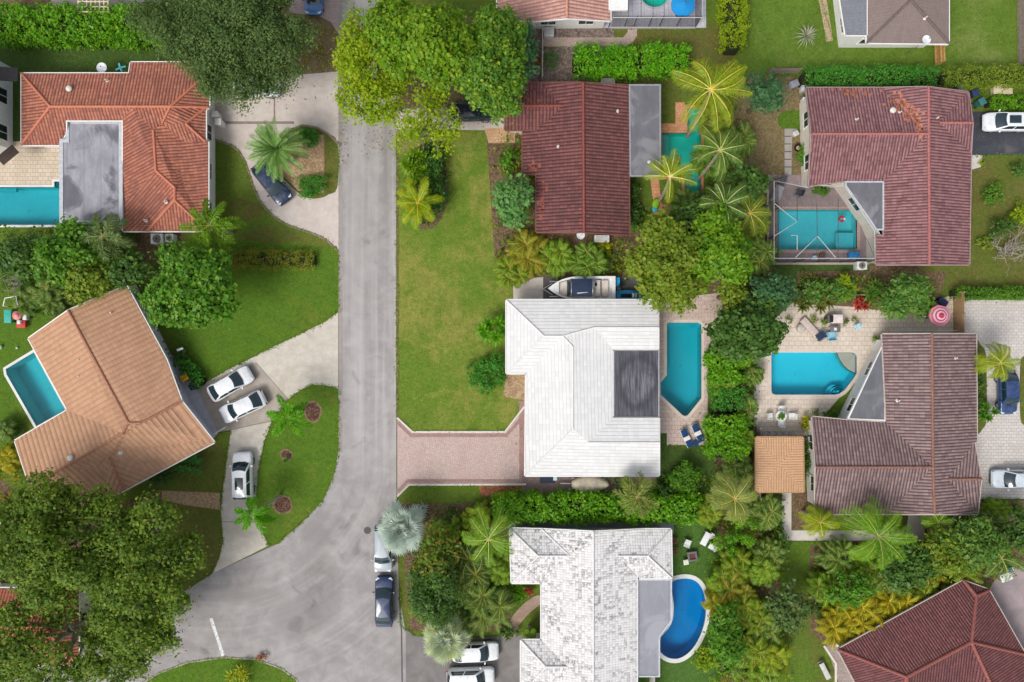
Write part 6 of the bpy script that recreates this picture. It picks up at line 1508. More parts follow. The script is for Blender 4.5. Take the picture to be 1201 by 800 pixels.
for i in range(n):
    j = (i + 1) % n; dk.face([ro[i], ro[j], rI[j], rI[i]]); dk.face([rI[i], rI[j], (rI[j][0], rI[j][1], .85), (rI[i][0], rI[i][1], .85)])
dk.face([(p[0], p[1], .86) for p in rI]); dk.build('deck', GEL, B, False, False)
MB().prism([(p[0], p[1]) for p in ring(.62, .84, .72, 0)], .86, 1.12).build('bow_seat', plain('cream_vinyl', '#cfc4b8', .6), B, False, False, .03)
MB().box((-1.55, 0, 1.1), (.5, 1.6, .5)).box((-2.3, 0, 1.05), (.6, 1.6, .35)).build('rear_seat', plain('cream_vinyl', '#cfc4b8', .6), B, False, False, .05)
cv = MB(); m = 10
cvs = [[(x, -.85 + 1.7 * j / m, 2.35 - .1 * (abs(j - m / 2) / (m / 2)) ** 2 - .04 * abs(x - .1) ** 2) for j in range(m + 1)] for x in [-.95 + 2.05 * k / 8 for k in range(9)]]
loft(cvs, False).build('canopy', NAVY, B, True, False)
rl_ = MB()
for x in (-.95, 1.1):
    rl_.tube([(x, -.88, 2.25), (x, 0, 2.36), (x, .88, 2.25)], .03, 6)
    for y in (-.86, .86): rl_.tube([(x, y, 2.25), (x * .6, y * 1.05, 1.3)], .02, 5)
rl_.build('canopy_frame', steel, B, True, False)
MB().tube([(-.5, .45, 2.36), (.55, .55, 2.38)], .04, 5).build('boat_hook', WHITE, B, True, False)
ws = MB(); ws.face([(1.45, -.8, 1.3), (1.45, .8, 1.3), (1.2, .72, 1.75), (1.2, -.72, 1.75)]); ws.build('windscreen', CARGL, B, False, False)
MB().box((-1.1, -.35, 1.35), (.4, .5, .5)).build('helm_console', GEL, B, True, False, .05)
MB().tube([(-1.32, -.35, 1.55), (-1.36, -.35, 1.58)], .19, 14).build('steering_wheel', BLK, B, False, False)
mo = MB().box((-LB / 2 - .35, 0, 1.35), (.5, .42, .5), 0, .15, .85).build('outboard_motor', BLK, B, True, False, .08)
MB().box((-LB / 2 - .3, 0, .75), (.22, .14, .9)).build('motor_leg', BLK, mo, True, False, .03)
tr_ = MB()
for y in (-.75, .75): tr_.box((0, y, .4), (6.2, .1, .12))
for x in (-2.4, 0, 2.2): tr_.box((x, 0, .41), (.1, 1.6, .1))
tr_.tube([(2.8, .6, .4), (3.75, 0, .4)], .05, 6).tube([(2.8, -.6, .4), (3.75, 0, .4)], .05, 6); T = tr_.build('trailer_frame', steel, B, False, False)
for y in (-1.0, 1.0): MB().tube([(-.9, y - .09, .3), (-.9, y + .09, .3)], .3, 16).build('trailer_wheel', TYRE, B, False, False)
# things kept behind the boat
def jet(px, py, ang, label, c1):
    g = P(px, py, .6); t = thing('jet_ski', label, 'jet ski', (g.x, g.y, .2), R(ang)); s = []
    for i in range(13):
        u = i / 12; x = -1.4 + 2.8 * u; y = .52 * (1 - max(0, (u - .45) / .55) ** 2.2) + .02; s.append([(x, y, .55), (x, y * .8, .25), (x, 0, .1), (x, -y * .8, .25), (x, -y, .55), (x, -y * .6, .68), (x, 0, .72 + .12 * math.sin(u * 3.1)), (x, y * .6, .68), (x, y, .55)])
    loft(s).build('hull', c1, t, True, False)
    MB().box((-.35, 0, .85), (1.1, .36, .26), 0, 0, .8).build('saddle', BLK, t, True, False, .06)
    MB().box((.45, 0, .95), (.45, .5, .3), 0, .3, .7).build('cowl', WHITE, t, True, False, .06)
    MB().tube([(.3, -.38, 1.18), (.4, 0, 1.2), (.3, .38, 1.18)], .03, 6).build('handlebar', BLK, t, True, False)
    MB().box((0, .3, .06), (2.4, .1, .12)).box((0, -.3, .06), (2.4, .1, .12)).build('cradle', steel, t, False, False)
jet(738, 347, 0, 'blue jet ski on a cradle under the large yellow green tree', BLUE)
def bundle(px, py, label, w, d, h, col, name='storage_tub', rz=0.0):
    g = P(px, py, h); t = thing(name, label, 'storage tub', (g.x, g.y, 0), rz)
    MB().box((0, 0, h * .45), (w, d, h * .9), 0, 0, 1.08).build('tub', plain(name + col, col, .6), t, True, False, .04)
    MB().box((0, 0, h * .95), (w * 1.14, d * 1.14, h * .1)).build('lid', plain(name + col + 'l', col, .5, .2), t, True, False, .03)
bundle(722, 331, 'bright blue tub behind the motor boat', .75, .85, .8, '#2f9fcf')
bundle(724, 349, 'pale grey crate at the stern of the motor boat', .5, .4, .5, '#b8aaa2', 'storage_crate')
# covered boat on a trailer
g = P(692, 568, .8); V = thing('covered_boat', 'small boat under a beige tarpaulin on a trailer below the white house', 'boat', (g.x, g.y, 0), 0); s = []
for i in range(17):
    u = i / 16; x = -1.8 + 3.6 * u; y = .8 * (math.sin(math.pi * (.06 + .9 * u)) ** .75) + .02
    s.append([(x, -y * (1 + .05 * math.sin(9 * u)), .55), (x, -y, .85), (x, -y * .6, 1.05 + .04 * math.sin(7 * u)), (x, 0, 1.22 - .25 * abs(u - .5)), (x, y * .6, 1.05 + .03 * math.sin(11 * u)), (x, y, .85), (x, y * (1 + .05 * math.cos(9 * u)), .55)])
loft(s).build('tarpaulin', plain('beige_tarp', '#c3b7a2', .85, .15, 2.5), V, True, False)
f_ = MB()
for y in (-.5, .5): f_.box((-.1, y, .4), (3.4, .08, .1))
for x in (-1.4, 1.2): f_.box((x, 0, .4), (.08, 1.0, .08))
f_.box((-2.3, 0, .4), (1.2, .09, .1)); f_.build('trailer_frame', steel, V, False, False)
for y in (-.75, .75): MB().tube([(.3, y - .08, .28), (.3, y + .08, .28)], .28, 16).build('trailer_wheel', TYRE, V, False, False)
g = P(690, 581, .3); F_ = thing('timber_trailer', 'flat empty trailer frame lying along the hedge beside the covered boat', 'trailer', (g.x, g.y, 0)); q = MB()
for y in (-.22, .22): q.box((0, y, .3), (4.0, .1, .1))
for x in (-1.8, -.6, .6, 1.8): q.box((x, 0, .305), (.09, .5, .07))
q.build('frame', plain('grey_timber', '#8d8078', .8), F_, False, False)
for y in (-.36, .36): MB().tube([(.2, y - .06, .22), (.2, y + .06, .22)], .22, 14).build('wheel', TYRE, F_, False, False)
g = P(642, 562, .5); W_ = thing('work_bench', 'dark blue workbench with a small white box below the white house', 'bench', (g.x, g.y, 0))
MB().box((0, 0, .55), (1.5, .75, .08)).build('top', plain('dark_blue_top', '#20303f', .6), W_, False, False)
for x in (-.65, .65):
    for y in (-.3, .3): MB().box((x, y, .25), (.07, .07, .52)).build('leg', BLK, W_, False, False)
g = P(651, 561, .65); t = thing('white_box', 'small white box standing on the dark blue workbench', 'box', (g.x, g.y, .59)); MB().box((0, 0, .12), (.34, .34, .24)).build('carton', WHITE, t, True, False, .02); MB().box((0, 0, .25), (.37, .37, .03)).build('lid', plain('pale_lid', '#b9cdd6', .5), t, True, False, .01)
EXPO = 0.22
# ---------------------------------------------------------------- garden furniture
WPL = plain('white_plastic', '#dedfdd', .45, .06); CUSH = plain('navy_cushion', '#1c3d68', .85, .12, 4); WICK = plain('dark_wicker', '#4b3f3a', .85, .2, 8); TEAK = plain('teak', '#9a7350', .8, .2, 6); GREYC = plain('grey_cushion', '#7d7f86', .9, .12, 4); PEW = plain('pewter', '#6f6b6c', .6); LBLU = plain('pale_blue_plastic', '#8fc3d6', .5, .08)
def fur(px, py, z, name, label, cat, ang, group=None): g = P(px, py, z); return thing(name, label, cat, (g.x, g.y, .04), R(ang), group)
def lounger(px, py, ang, label, cm, fm, towel=None, group=None):
    t = fur(px, py, .4, 'sun_lounger', label, 'sun lounger', ang, group)
    fr = MB()
    for y in (-.3, .3): fr.box((0, y, .28), (1.9, .06, .07))
    for x in (-.9, -.3, .3, .92): fr.box((x, 0, .275), (.06, .58, .05))
    fr.build('frame', fm, t, False, False)
    for x in (-.8, .8):
        for y in (-.28, .28): MB().box((x, y, .12), (.06, .06, .26)).build('leg', fm, t, False, False)
    MB().box((-.35, 0, .36), (1.2, .6, .1)).build('seat', cm, t, True, False, .03)
    MB().box((.6, 0, .5), (.78, .6, .1), 0, -.42).build('backrest', cm, t, True, False, .03)
    if towel: MB().box((-.02, 0, .425), (.4, .64, .03)).build('folded_towel', towel, t, True, False, .01)
Gl = 'loungers by the pointed pool'
lounger(805.5, 514, 116, 'navy lounger with white towel nearer the white house, left of the pair', CUSH, WPL, WPL, Gl)
lounger(818.5, 508, 116, 'navy lounger with white towel nearer the hedge, right of the pair', CUSH, WPL, WPL, Gl)
def table(px, py, z, r, label, top, legm, ang=0, rect=None, name='garden_table', cat='table', group=None, hole=None):
    t = fur(px, py, z, name, label, cat, ang, group)
    if rect:
        MB().box((0, 0, z), (rect[0], rect[1], .05)).build('tabletop', top, t, True, False, .015); L = [(sx * rect[0] * .42, sy * rect[1] * .4) for sx in (1, -1) for sy in (1, -1)]
    else:
        MB().cyl((0, 0, z - .025), r, .05, 28).build('tabletop', top, t, False, False); L = [(r * .6 * math.cos(a), r * .6 * math.sin(a)) for a in (.8, 2.37, 3.94, 5.5)]
    for x, y in L: MB().box((x, y, z / 2 - .02), (.05, .05, z)).build('leg', legm, t, False, False)
    if hole: MB().box((0, 0, z + .03), hole[0]).build('tray', hole[1], t, True, False, .01)
    return t
def chair(px, py, ang, label, m, fm=None, s=1.0, group=None, name='garden_chair', arms=True, h=.42):
    t = fur(px, py, h, name, label, 'chair', ang, group); w = .5 * s; fm = fm or m
    MB().box((0, 0, h), (w, w, .06)).build('seat', m, t, True, False, .02)
    MB().box((-w * .52, 0, h + .26), (.05, w, .48), 0, -.15).build('backrest', m, t, True, False, .02)
    for x in (-w * .42, w * .42):
        for y in (-w * .42, w * .42): MB().box((x, y, h / 2 - .02), (.045, .045, h)).build('leg', fm, t, False, False)
    if arms:
        for y in (-w * .52, w * .52): MB().box((0, y, h + .2), (w * .95, .05, .04)).build('armrest', fm, t, True, False, .012)
    return t
t = fur(816, 520, .4, 'side_table', 'small blue side table between the navy loungers', 'table', 0); MB().cyl((0, 0, .38), .3, .04, 20).build('tabletop', CUSH, t, False, False)
for a in (0, 2.1, 4.2): MB().tube([(.2 * math.cos(a), .2 * math.sin(a), 0), (.08 * math.cos(a), .08 * math.sin(a), .39)], .02, 6).build('leg', BLK, t, False, False)
# beige deck
table(916, 488, .74, .55, 'round white dining table with a plant on the beige deck', WPL, WPL)
t = fur(916, 488, .85, 'table_plant', 'small green plant standing on the round white dining table', 'pot plant', 0); t.location.z = .81
MB().cyl((0, 0, 0), .13, .16, 14, .17).build('pot', plain('dark_pot', '#4a4038', .7), t, False, False); quadmesh('foliage', cloud([(0, 0, .25, .26, .26, .18)], 60, .12, 7, .1, .42), Lmd, t)
Gc = 'white chairs round the dining table'
for px, py, a, lb in ((916, 479.5, -90, 'white chair on the pool side of the round dining table'), (916, 496.5, 90, 'white chair on the pavilion side of the round dining table'), (902.5, 488, 0, 'white chair on the hedge side of the round dining table'), (928.5, 488, 180, 'white chair on the house side of the round dining table')): chair(px, py, a, lb, WPL, s=1.15, group=Gc)
for k in range(5): chair(897 + 8.3 * k, 509.5, 90, 'grey bar stool in the row along the upper edge of the tan pavilion', plain('grey_stool', '#a9a5a4', .6), s=.8, group='bar stools at the tan pavilion', name='bar_stool', arms=False, h=.7)
t = fur(950, 384, .4, 'garden_bench', 'beige long daybed placed diagonally on the beige deck', 'daybed', -48)
MB().box((0, 0, .3), (2.3, .75, .1)).build('base', plain('beige_frame', '#b09c92', .8), t, True, False, .02); MB().box((0, 0, .39), (2.2, .68, .1)).build('cushion', plain('beige_cushion', '#c3b2a8', .9, .1, 4), t, True, False, .03)
for x in (-1, 1):
    for y in (-.3, .3): MB().box((x, y, .13), (.08, .08, .26)).build('leg', WICK, t, False, False)
chair(961.5, 394.5, 215, 'dark navy cushioned armchair at the lower end of the daybed', plain('dark_navy', '#2c3d55', .85, .12, 4), WICK, 1.5)
t = fur(980, 374, .8, 'barbecue', 'barbecue counter with a pinkish white top at the deck border', 'barbecue', 0)
MB().box((0, 0, .42), (1.35, .8, .84)).build('cabinet', PEW, t, True, False, .02); MB().box((.1, 0, .87), (1.15, .84, .06)).build('worktop', plain('pink_white_top', '#d8cac6', .5), t, True, False, .01)
MB().box((-.5, 0, .95), (.3, .7, .2)).build('grill_hood', BLK, t, True, False, .05); MB().tube([(-.36, -.2, .98), (-.32, -.2, .98), (-.32, .2, .98), (-.36, .2, .98)], .015, 5).build('handle', steel, t, False, False)
table(979.5, 386, .5, .5, 'dark rectangular fire table with a white tray on the beige deck', PEW, WICK, 0, (1.0, .6), 'fire_table', 'fire table', None, ((.26, .26, .04), WPL))
chair(975, 394, 95, 'pale blue armchair under the dark fire table', LBLU, s=1.6); chair(1006, 383, -60, 'pale blue chair alone right of the fire table', plain('ice_blue', '#b3d3e4', .5, .08), s=1.1)
t = fur(940, 385, .4, 'round_ottoman', 'round stone coloured ottoman at the upper end of the daybed', 'ottoman', 0); MB().cyl((0, 0, 0), .42, .36, 24, .45).build('body', plain('stone_fabric', '#b3a99e', .9), t, False, False); MB().cyl((0, 0, .36), .43, .07, 24, .38).build('cushion', plain('stone_fabric2', '#bdb3a8', .9), t, True, False)
t = fur(971, 374, .5, 'plant_tub', 'dark square tub at the left end of the barbecue counter', 'tub', 0); MB().box((0, 0, .25), (.4, .45, .5), 0, 0, 1.1).build('tub', WICK, t, True, False, .02); MB().box((0, 0, .5), (.34, .38, .02)).build('soil', MULCH, t, False, False)
def umbrella(px, py, h, r, label, cols, ang=0., n=8, name='garden_parasol', drop=.4, pole=True):
    g = P(px, py, h); t = thing(name, label, 'parasol', (g.x, g.y, .04), R(ang)); bands = len(cols); C = MB()
    for b in range(bands):
        C = MB(); r0, r1 = r * b / bands, r * (b + 1) / bands
        for k in range(n):
            a0, a1 = 6.2832 * k / n, 6.2832 * (k + 1) / n
            def q(rr, a): return (rr * math.cos(a), rr * math.sin(a), h - drop * (rr / r) ** 1.15 + .1)
            am = (a0 + a1) / 2; f = .955
            for x0, x1, s0, s1 in ((a0, am, 1, f), (am, a1, f, 1)): C.face([q(r0 * s0, x0), q(r1 * s0, x0), q(r1 * s1, x1), q(r0 * s1, x1)])
            if b == bands - 1:
                for x0, x1, s0, s1 in ((a0, am, 1, f), (am, a1, f, 1)):
                    p0, p1 = q(r * s0, x0), q(r * s1, x1); C.face([p0, (p0[0], p0[1], p0[2] - .14), (p1[0], p1[1], p1[2] - .14), p1])
        C.build('canopy_band' if bands > 1 else 'canopy', plain('canvas_' + cols[b], cols[b], .85, .06, 4), t, False, False)
    rb = MB()
    for k in range(n): a = 6.2832 * k / n; rb.tube([(0, 0, h + .04), (r * .97 * math.cos(a), r * .97 * math.sin(a), h - drop + .06)], .014, 4)
    rb.build('rib', TEAK, t, False, False)
    MB().cyl((0, 0, 0), .03, h + .16, 8).build('pole', TEAK, t, False, False); MB().cyl((0, 0, 0), .26, .09, 16, .22).build('base', PEW, t, False, False); MB().dome((0, 0, h + .12), (.06, .06, .08), 8, 3).build('finial', TEAK, t, False, False)
umbrella(1104, 370, 2.4, 1.02, 'pink striped parasol with a crimson centre beside the pale forecourt', ['#b02a50', '#b53a5c', '#dcb3ba', '#a7546a', '#dab0b8', '#c2607a', '#cf8796'], 18, 9)
umbrella(802, 4, 2.4, 1.18, 'bright blue eight sided parasol in the screened patio at the top', ['#1c86c4'], 22, 8)
t = fur(1106, 354, .6, 'dark_bin', 'dark navy cushion box above the pink parasol', 'box', -35); MB().box((0, 0, .3), (.9, .55, .55)).build('chest', plain('dark_navy2', '#232a45', .8), t, True, False, .03); MB().box((0, 0, .6), (.95, .6, .06)).build('lid', plain('dark_navy3', '#2a3150', .7), t, True, False, .02)
# posts and timber fences (each panel run is one fence)
def fence(pts, h, label, m, name='timber_fence', post=2.0, w=.05, postm=None, cap=None, cat='fence'):
    p = [P(q[0], q[1]).xy for q in pts]; t = thing(name, label, cat, (p[0].x, p[0].y, 0)); pm = MB(); panel = MB()
    for a, b in zip(p[:-1], p[1:]):
        d = b - a; n = max(1, round(d.length / post)); ang = math.atan2(d.y, d.x)
        k = int(d.length / .16)
        for i in range(k):
            c = a + d * (i + .5) / k; panel.box((c.x, c.y, h / 2 + .03 * math.sin(i * 2.3)), (d.length / k - .012, w * .5, h), ang)
        for zz in (.35, h - .3): c = (a + b) / 2; panel.box((c.x, c.y, zz), (d.length, w * 1.5, .09), ang)
        for i in range(n + 1): c = a + d * i / n; MB().box((c.x, c.y, h / 2 + .06), (.11, .11, h + .14), ang).build('post', postm or m, t)
    panel.build('panel', m, t); return t
TIM = plain('weathered_timber', '#a58560', .85, .2, 5); GTM = plain('grey_fence', '#8d8078', .85, .2, 5)
fence([(1117.5, 344), (1118, 392)], 1.7, 'timber fence between the pink parasol and the pale forecourt', TIM)
fence([(1088, 605), (1089, 655)], 1.5, 'timber fence post run below the mauve brown house', TIM, w=.3)
fence([(1096, 52), (1097, 78)], 1.5, 'short tan timber fence below the brown shingled house', plain('tan_timber', '#b08a55', .85, .2, 5), w=.3)
fence([(1193, -20), (1194, 78)], 1.6, 'grey timber fence near the top right corner', GTM)
fence([(636, 43), (635.5, 96)], 1.6, 'thin white fence between the ball shrubs', plain('white_timber', '#c9c1b8', .8, .12, 5))
fence([(885, 500), (885, 580)], 1.7, 'grey timber fence along the left of the tan pavilion', GTM)
fence([(901, 86), (938, 86)][:1] + [(934, 86)], 1.2, 'grey gate fence at the upper left of the plum roof', GTM)
fence([(628, 586), (718, 586)], 1.3, 'grey timber fence in front of the long hedge beside the trailers', GTM)
# weathered house garden
t = table(827.5, 632, .74, .5, 'white rectangular table tilted on the lawn by the topiary balls', WPL, WPL, 62, (1.35, .62))
chair(833.5, 628, 200, 'white chair against the long side of the lawn table', WPL, s=.9); chair(834.5, 641, 150, 'white square stool below the lawn table', WPL, s=1.15, arms=False); chair(806, 637, -20, 'white plastic chair nearest to the weathered white roof', WPL, s=1.35)
t = fur(812.5, 653, .5, 'fire_pit', 'square grey fire pit with a rusty bowl on the lawn', 'fire pit', 8)
for x, y, a, b in ((0, .38, .95, .2), (0, -.38, .95, .2), (.38, 0, .19, .56), (-.38, 0, .19, .56)): MB().box((x, y, .22), (a, b, .44)).build('wall', PEW, t, True, False, .015)
MB().box((0, 0, .28), (.55, .55, .06)).build('bowl', plain('rust', '#6b4038', .8, .25, 8), t, False, False)
table(804.5, 659.5, .4, .3, 'small white square table next to the fire pit', plain('ivory', '#e4e3d2', .5), WPL, 10, (.5, .5))
for px, py, lb in ((791, 634, 'upper terracotta pot on the ground beside the weathered white roof'), (791.5, 646, 'lower terracotta pot on the ground beside the weathered white roof')):
    t = fur(px, py, .4, 'terracotta_pot', lb, 'plant pot', 0); MB().cyl((0, 0, 0), .2, .36, 16, .3).cyl((0, 0, .32), .33, .06, 16).build('pot', plain('terracotta', '#8a4f3c', .85), t, False, False); MB().cyl((0, 0, .3), .27, .085, 14).build('soil', MULCH, t, False, False)
# bins, air conditioners and other yard things
def bin_(px, py, ang, label, body, lid):
    t = fur(px, py, 1.0, 'wheelie_bin', label, 'bin', ang); MB().box((0, 0, .5), (.52, .58, .9), 0, 0, 1.12).build('body', body, t, True, False, .03); MB().box((0, 0, 1.0), (.64, .7, .1)).build('lid', lid, t, True, False, .03)
    for y in (-.25, .25): MB().tube([(-.28, y - .03, .1), (-.28, y + .03, .1)], .1, 12).build('wheel', TYRE, t, False, False)
    MB().tube([(-.36, -.22, .98), (-.36, .22, .98)], .02, 6).build('handle', BLK, t, False, False)
DG = plain('bin_grey', '#3d4347', .6)
bin_(216.5, 443, -60, 'yellow lidded bin by the salmon house wall', DG, plain('bin_yellow', '#d9a520', .5)); bin_(226, 453, -60, 'dark lidded bin next to the salmon house drive', plain('bin_dark', '#23363a', .6), plain('bin_lid', '#1e3034', .5))
bin_(1144, 109, 20, 'navy blue bin above the black driveway', plain('bin_navy', '#27364f', .6), plain('bin_navy_lid', '#2b3c5a', .5)); bin_(1152, 119, 30, 'teal bin next to the navy one above the black driveway', plain('bin_teal', '#2f5f62', .6), plain('bin_teal_lid', '#3a6f70', .5)); bin_(1127, 102, 10, 'grey bin at the hedge corner of the plum roofed house', plain('bin_steel', '#6b7078', .6), plain('bin_steel_lid', '#7a7f88', .5))
def ac(px, py, ang, label, w=.9, d=.9, h=.8, fan=True):
    t = fur(px, py, h, 'air_conditioner', label, 'air conditioner', ang); MB().box((0, 0, h / 2), (w, d, h)).build('casing', plain('ac_white', '#cfd0cc', .5, .06), t, True, False, .03)
    if fan: MB().cyl((0, 0, h), min(w, d) * .4, .03, 20).build('fan_grille', PEW, t, False, False); MB().cyl((0, 0, h + .03), .09, .03, 12).build('hub', BLK, t, False, False)
    else: MB().box((0, 0, h + .005), (w * .86, d * .8, .015)).build('top_grille', plain('ac_grille', '#b3b4b2', .6), t, False, False)
ac(184, 280, 0, 'large grey air conditioner in the shade below the orange red house', 1.2, 1.0, .9); ac(198.5, 279, 0, 'round fan air conditioner beside the larger grey one', .75, .8, .9)
ac(706, 280, 0, 'white slatted air conditioner below the maroon house', 1.45, .7, .8, False); ac(713, 95, 0, 'white slatted air conditioner above the maroon house', 1.4, .55, .7, False); ac(644, 37, 0, 'beige air conditioner below the pale pink house', .95, .85, .8, False)
ac(1011, 311.5, 0, 'grey pool pump unit at the lower cage corner', 1.0, .8, .8)
def dish(px, py, h, label, r=.4):
    g = P(px, py, h); t = thing('satellite_dish', label, 'satellite dish', (g.x, g.y, 0)); s = []
    for k in range(5): rr = r * k / 4 + .001; s.append([(rr * math.cos(a), rr * math.sin(a), h + .25 * (rr / r) ** 2 * r) for a in [6.2832 * j / 20 for j in range(21)]])
    loft(s, False).build('reflector', plain('dish_white', '#d9dde0', .5, .05), t, True, False); MB().cyl((0, 0, -.05), .04, h + .06, 8).build('mast', steel, t, False, False); MB().tube([(r * .9, 0, h + .08), (.1, 0, h + .45)], .015, 5).build('arm', steel, t, False, False); MB().dome((.08, 0, h + .45), (.06, .06, .06), 8, 4, True).build('receiver', PEW, t, True, False)
dish(681, 276, 2.4, 'white satellite dish at the lower ridge end of the maroon house'); dish(1086, 47, 3.0, 'pale satellite dish at the eave of the brown shingled house', .42)
dish(120, 80, 1.6, 'round grey mesh dish on a post behind the orange red house', .5)
t = fur(143, 81, 1.0, 'garden_windmill', 'small teal garden windmill behind the orange red house', 'windmill', 20); MB().cyl((0, 0, 0), .04, 1.2, 8).build('post', WHITE, t, False, False)
for a in range(4): MB().box((.28 * math.cos(a * 1.57), .28 * math.sin(a * 1.57), 1.22), (.5, .17, .03), a * 1.57, .2).build('blade', plain('teal_blade', '#5fb2bb', .5), t, False, False)
t = fur(1178, 105, .7, 'garden_bench', 'cream garden bench between hedge and black driveway', 'bench', 0)
MB().box((0, 0, .45), (1.9, .75, .1)).build('seat', plain('cream_paint', '#cdbfa0', .6), t, True, False, .02); MB().box((0, .36, .75), (1.9, .07, .5)).build('backrest', plain('cream_paint', '#cdbfa0', .6), t, True, False, .02)
for x in (-.85, .85): MB().box((x, 0, .2), (.1, .7, .42)).build('leg', plain('cream_paint', '#cdbfa0', .6), t, False, False)
t = fur(967, 786, .4, 'garden_bench', 'pale narrow bench on the lawn beside the dark red house', 'bench', -63)
MB().box((0, 0, .42), (1.9, .5, .07)).build('seat', plain('grey_white', '#c3c3c0', .6), t, True, False, .02); MB().box((-.86, 0, .47), (.14, .5, .05)).build('end_cap', BLK, t, True, False, .01)
for x in (-.75, .75): MB().box((x, 0, .19), (.08, .4, .4)).build('leg', WPL, t, False, False)
table(1180, 677, .74, .5, 'white garden table under the ragged palm at the right', WPL, WPL, 20, (1.15, .75)); chair(1183, 667, -70, 'blue chair behind the white garden table at the right', plain('mid_blue', '#4f7fb0', .6), WPL)
bundle(934, 156, 'white planter tub by the slab path of the plum roofed house', .45, .45, .5, '#c9cbc6', 'planter_tub', .5)
t = fur(937, 173, .5, 'fire_bowl', 'dark round bowl with a pale centre by the plum house wall', 'bowl', 0); MB().cyl((0, 0, 0), .25, .3, 18, .42).build('bowl', BLK, t, False, False); MB().cyl((0, 0, .25), .2, .07, 14).build('stone', plain('pale_stone', '#cfa890', .8), t, False, False)
bundle(932, 98, 'grey covered tub at the gate beside the plum roof', .8, .6, .7, '#8f9099', 'storage_tub', .4); bundle(944, 103, 'pale covered tub at the corner of the plum roof', .55, .5, .8, '#c3c5cb'); bundle(945, 117, 'white tub against the plum house wall', .45, .5, .8, '#dfe2e4')
t = fur(775, 240, .1, 'pool_float', 'lime and blue oval float on the terrace of the turquoise pool', 'pool float', 80)
g = P(769.5, 239, .15); t.location = (g.x, g.y, .06); MB().dome((0, 0, .05), (.62, .38, .12), 20, 4, True).build('ring', plain('lime_vinyl', '#86b81f', .4), t, True, False); MB().dome((-.5, 0, .05), (.36, .34, .1), 16, 4, True).build('pillow', plain('teal_vinyl', '#3f9fb0', .4), t, True, False)
g = P(987, 257, -.1); t = thing('pool_float', 'small red and white float ring on the caged pool', 'pool float', (g.x, g.y, -.12)); s = []
for i in range(21):
    a = 6.2832 * i / 20; s.append([((.24 + .11 * math.cos(b)) * math.cos(a), (.24 + .11 * math.cos(b)) * math.sin(a), .05 + .11 * math.sin(b)) for b in [6.2832 * j / 10 for j in range(11)]])
loft(s, False).build('ring', plain('red_vinyl', '#b03a50', .4), t, True, False); MB().box((.24, 0, .13), (.2, .22, .08)).build('patch', WHITE, t, True, False, .03)
bundle(1002, 299, 'bright blue pool box along the lower edge of the caged pool', .95, .55, .55, '#2f86c4', 'pool_box'); bundle(965, 299.5, 'brown round basket near the lower edge of the caged pool', .45, .45, .4, '#6b5340', 'basket'); bundle(956, 302, 'pale blue bucket under the white cage beams', .4, .35, .4, '#b9cfe0', 'bucket')
# closed parasol and chairs in the cage
def cage_chair(px, py, a, lb, c): chair(px, py, a, lb, plain('cage_' + c, c, .7), s=1.2)
cage_chair(918, 212, -100, 'dark grey chair in the upper left of the pool cage', '#56575f'); cage_chair(937, 226, 160, 'dark chair at the left of the white pots in the cage', '#3f4550'); 
t = fur(913, 226, .6, 'covered_lounger', 'pale grey covered lounger in the left corner of the cage', 'sun lounger', 70); MB().box((0, 0, .35), (1.9, 1.0, .35), 0, .06, .8).build('cover', plain('pale_cover', '#b0adb0', .85, .15, 3), t, True, False, .08)
for x in (-.7, .7):
    for y in (-.35, .35): MB().box((x, y, .1), (.06, .06, .2)).build('leg', BLK, t, False, False)
for px, py, lb in ((965, 224, 'white pot with a plant under the plum roof eave, nearer the flat roof'), (957, 222, 'white pot with a plant under the plum roof eave, nearer the cage corner')):
    t = fur(px, py, .5, 'potted_plant', lb, 'pot plant', 0); MB().cyl((0, 0, 0), .16, .4, 14, .24).build('pot', WPL, t, False, False); quadmesh('foliage', cloud([(0, 0, .6, .42, .42, .3)], 30, .2, 7, .16, .3), Lmd, t)
# pool cages
ALU = plain('white_aluminium', '#b9bab8', .45, .05); BRZ = plain('bronze_aluminium', '#4a4744', .5); MSH = screenmesh('insect_screen', .17); MSD = screenmesh('dense_screen', .42)
def bar(mb, pts, r=.05): mb.tube([P(*q) for q in pts], r, 4)
g = P(960, 260); K = thing('pool_cage', 'screened aluminium pool cage with white roof beams', 'pool cage', (g.x, g.y, 0))
top = 2.75; m = MB()
def beam(name, pts, mat, r=.05): q = MB(); bar(q, pts, r); q.build(name, mat, K)
for pts in ([(909, 239, 2.7), (935, 260, 3.3), (908, 277, 2.7)], [(933, 302, 2.7), (959, 277, 3.3), (980, 302, 2.7)], [(928, 276, 3.2), (935, 276, 3.3), (935, 293, 3.0)]): beam('roof_beam', pts, ALU, .04)
for pts in ([(958, 238, 3.3), (958.5, 277, 3.3), (958, 302, 2.7)], [(983, 232, 3.1), (983, 303, 2.7)], [(935, 222, 2.9), (935, 260, 3.3)], [(1018, 283, 2.8), (1025, 300, 2.7)]): beam('purlin', pts, BRZ, .03)
edge = [(991, 218.5, 2.72), (1021, 263, 2.72), (1026, 271, 2.7), (1026, 303, 2.7), (908, 303, 2.7), (908, 212, 2.7), (948, 220, 2.7)]
beam('eave_beam', edge, ALU, .045)
for (px, py) in ((901, 308), (930, 308), (958, 308), (985, 308), (1013, 308), (901, 280), (901, 250), (901, 216)):
    b = P(px, py); MB().box((b.x, b.y, 1.36), (.08, .08, 2.72)).build('post', BRZ, K)
w1 = MB(); a, b, c = P(901, 212), P(901, 308), P(1018, 308)
for u, v in ((a, b), (b, c)): w1.face([u, v, v + Vector((0, 0, 2.7)), u + Vector((0, 0, 2.7))])
w1.build('wall_screen', MSD, K)
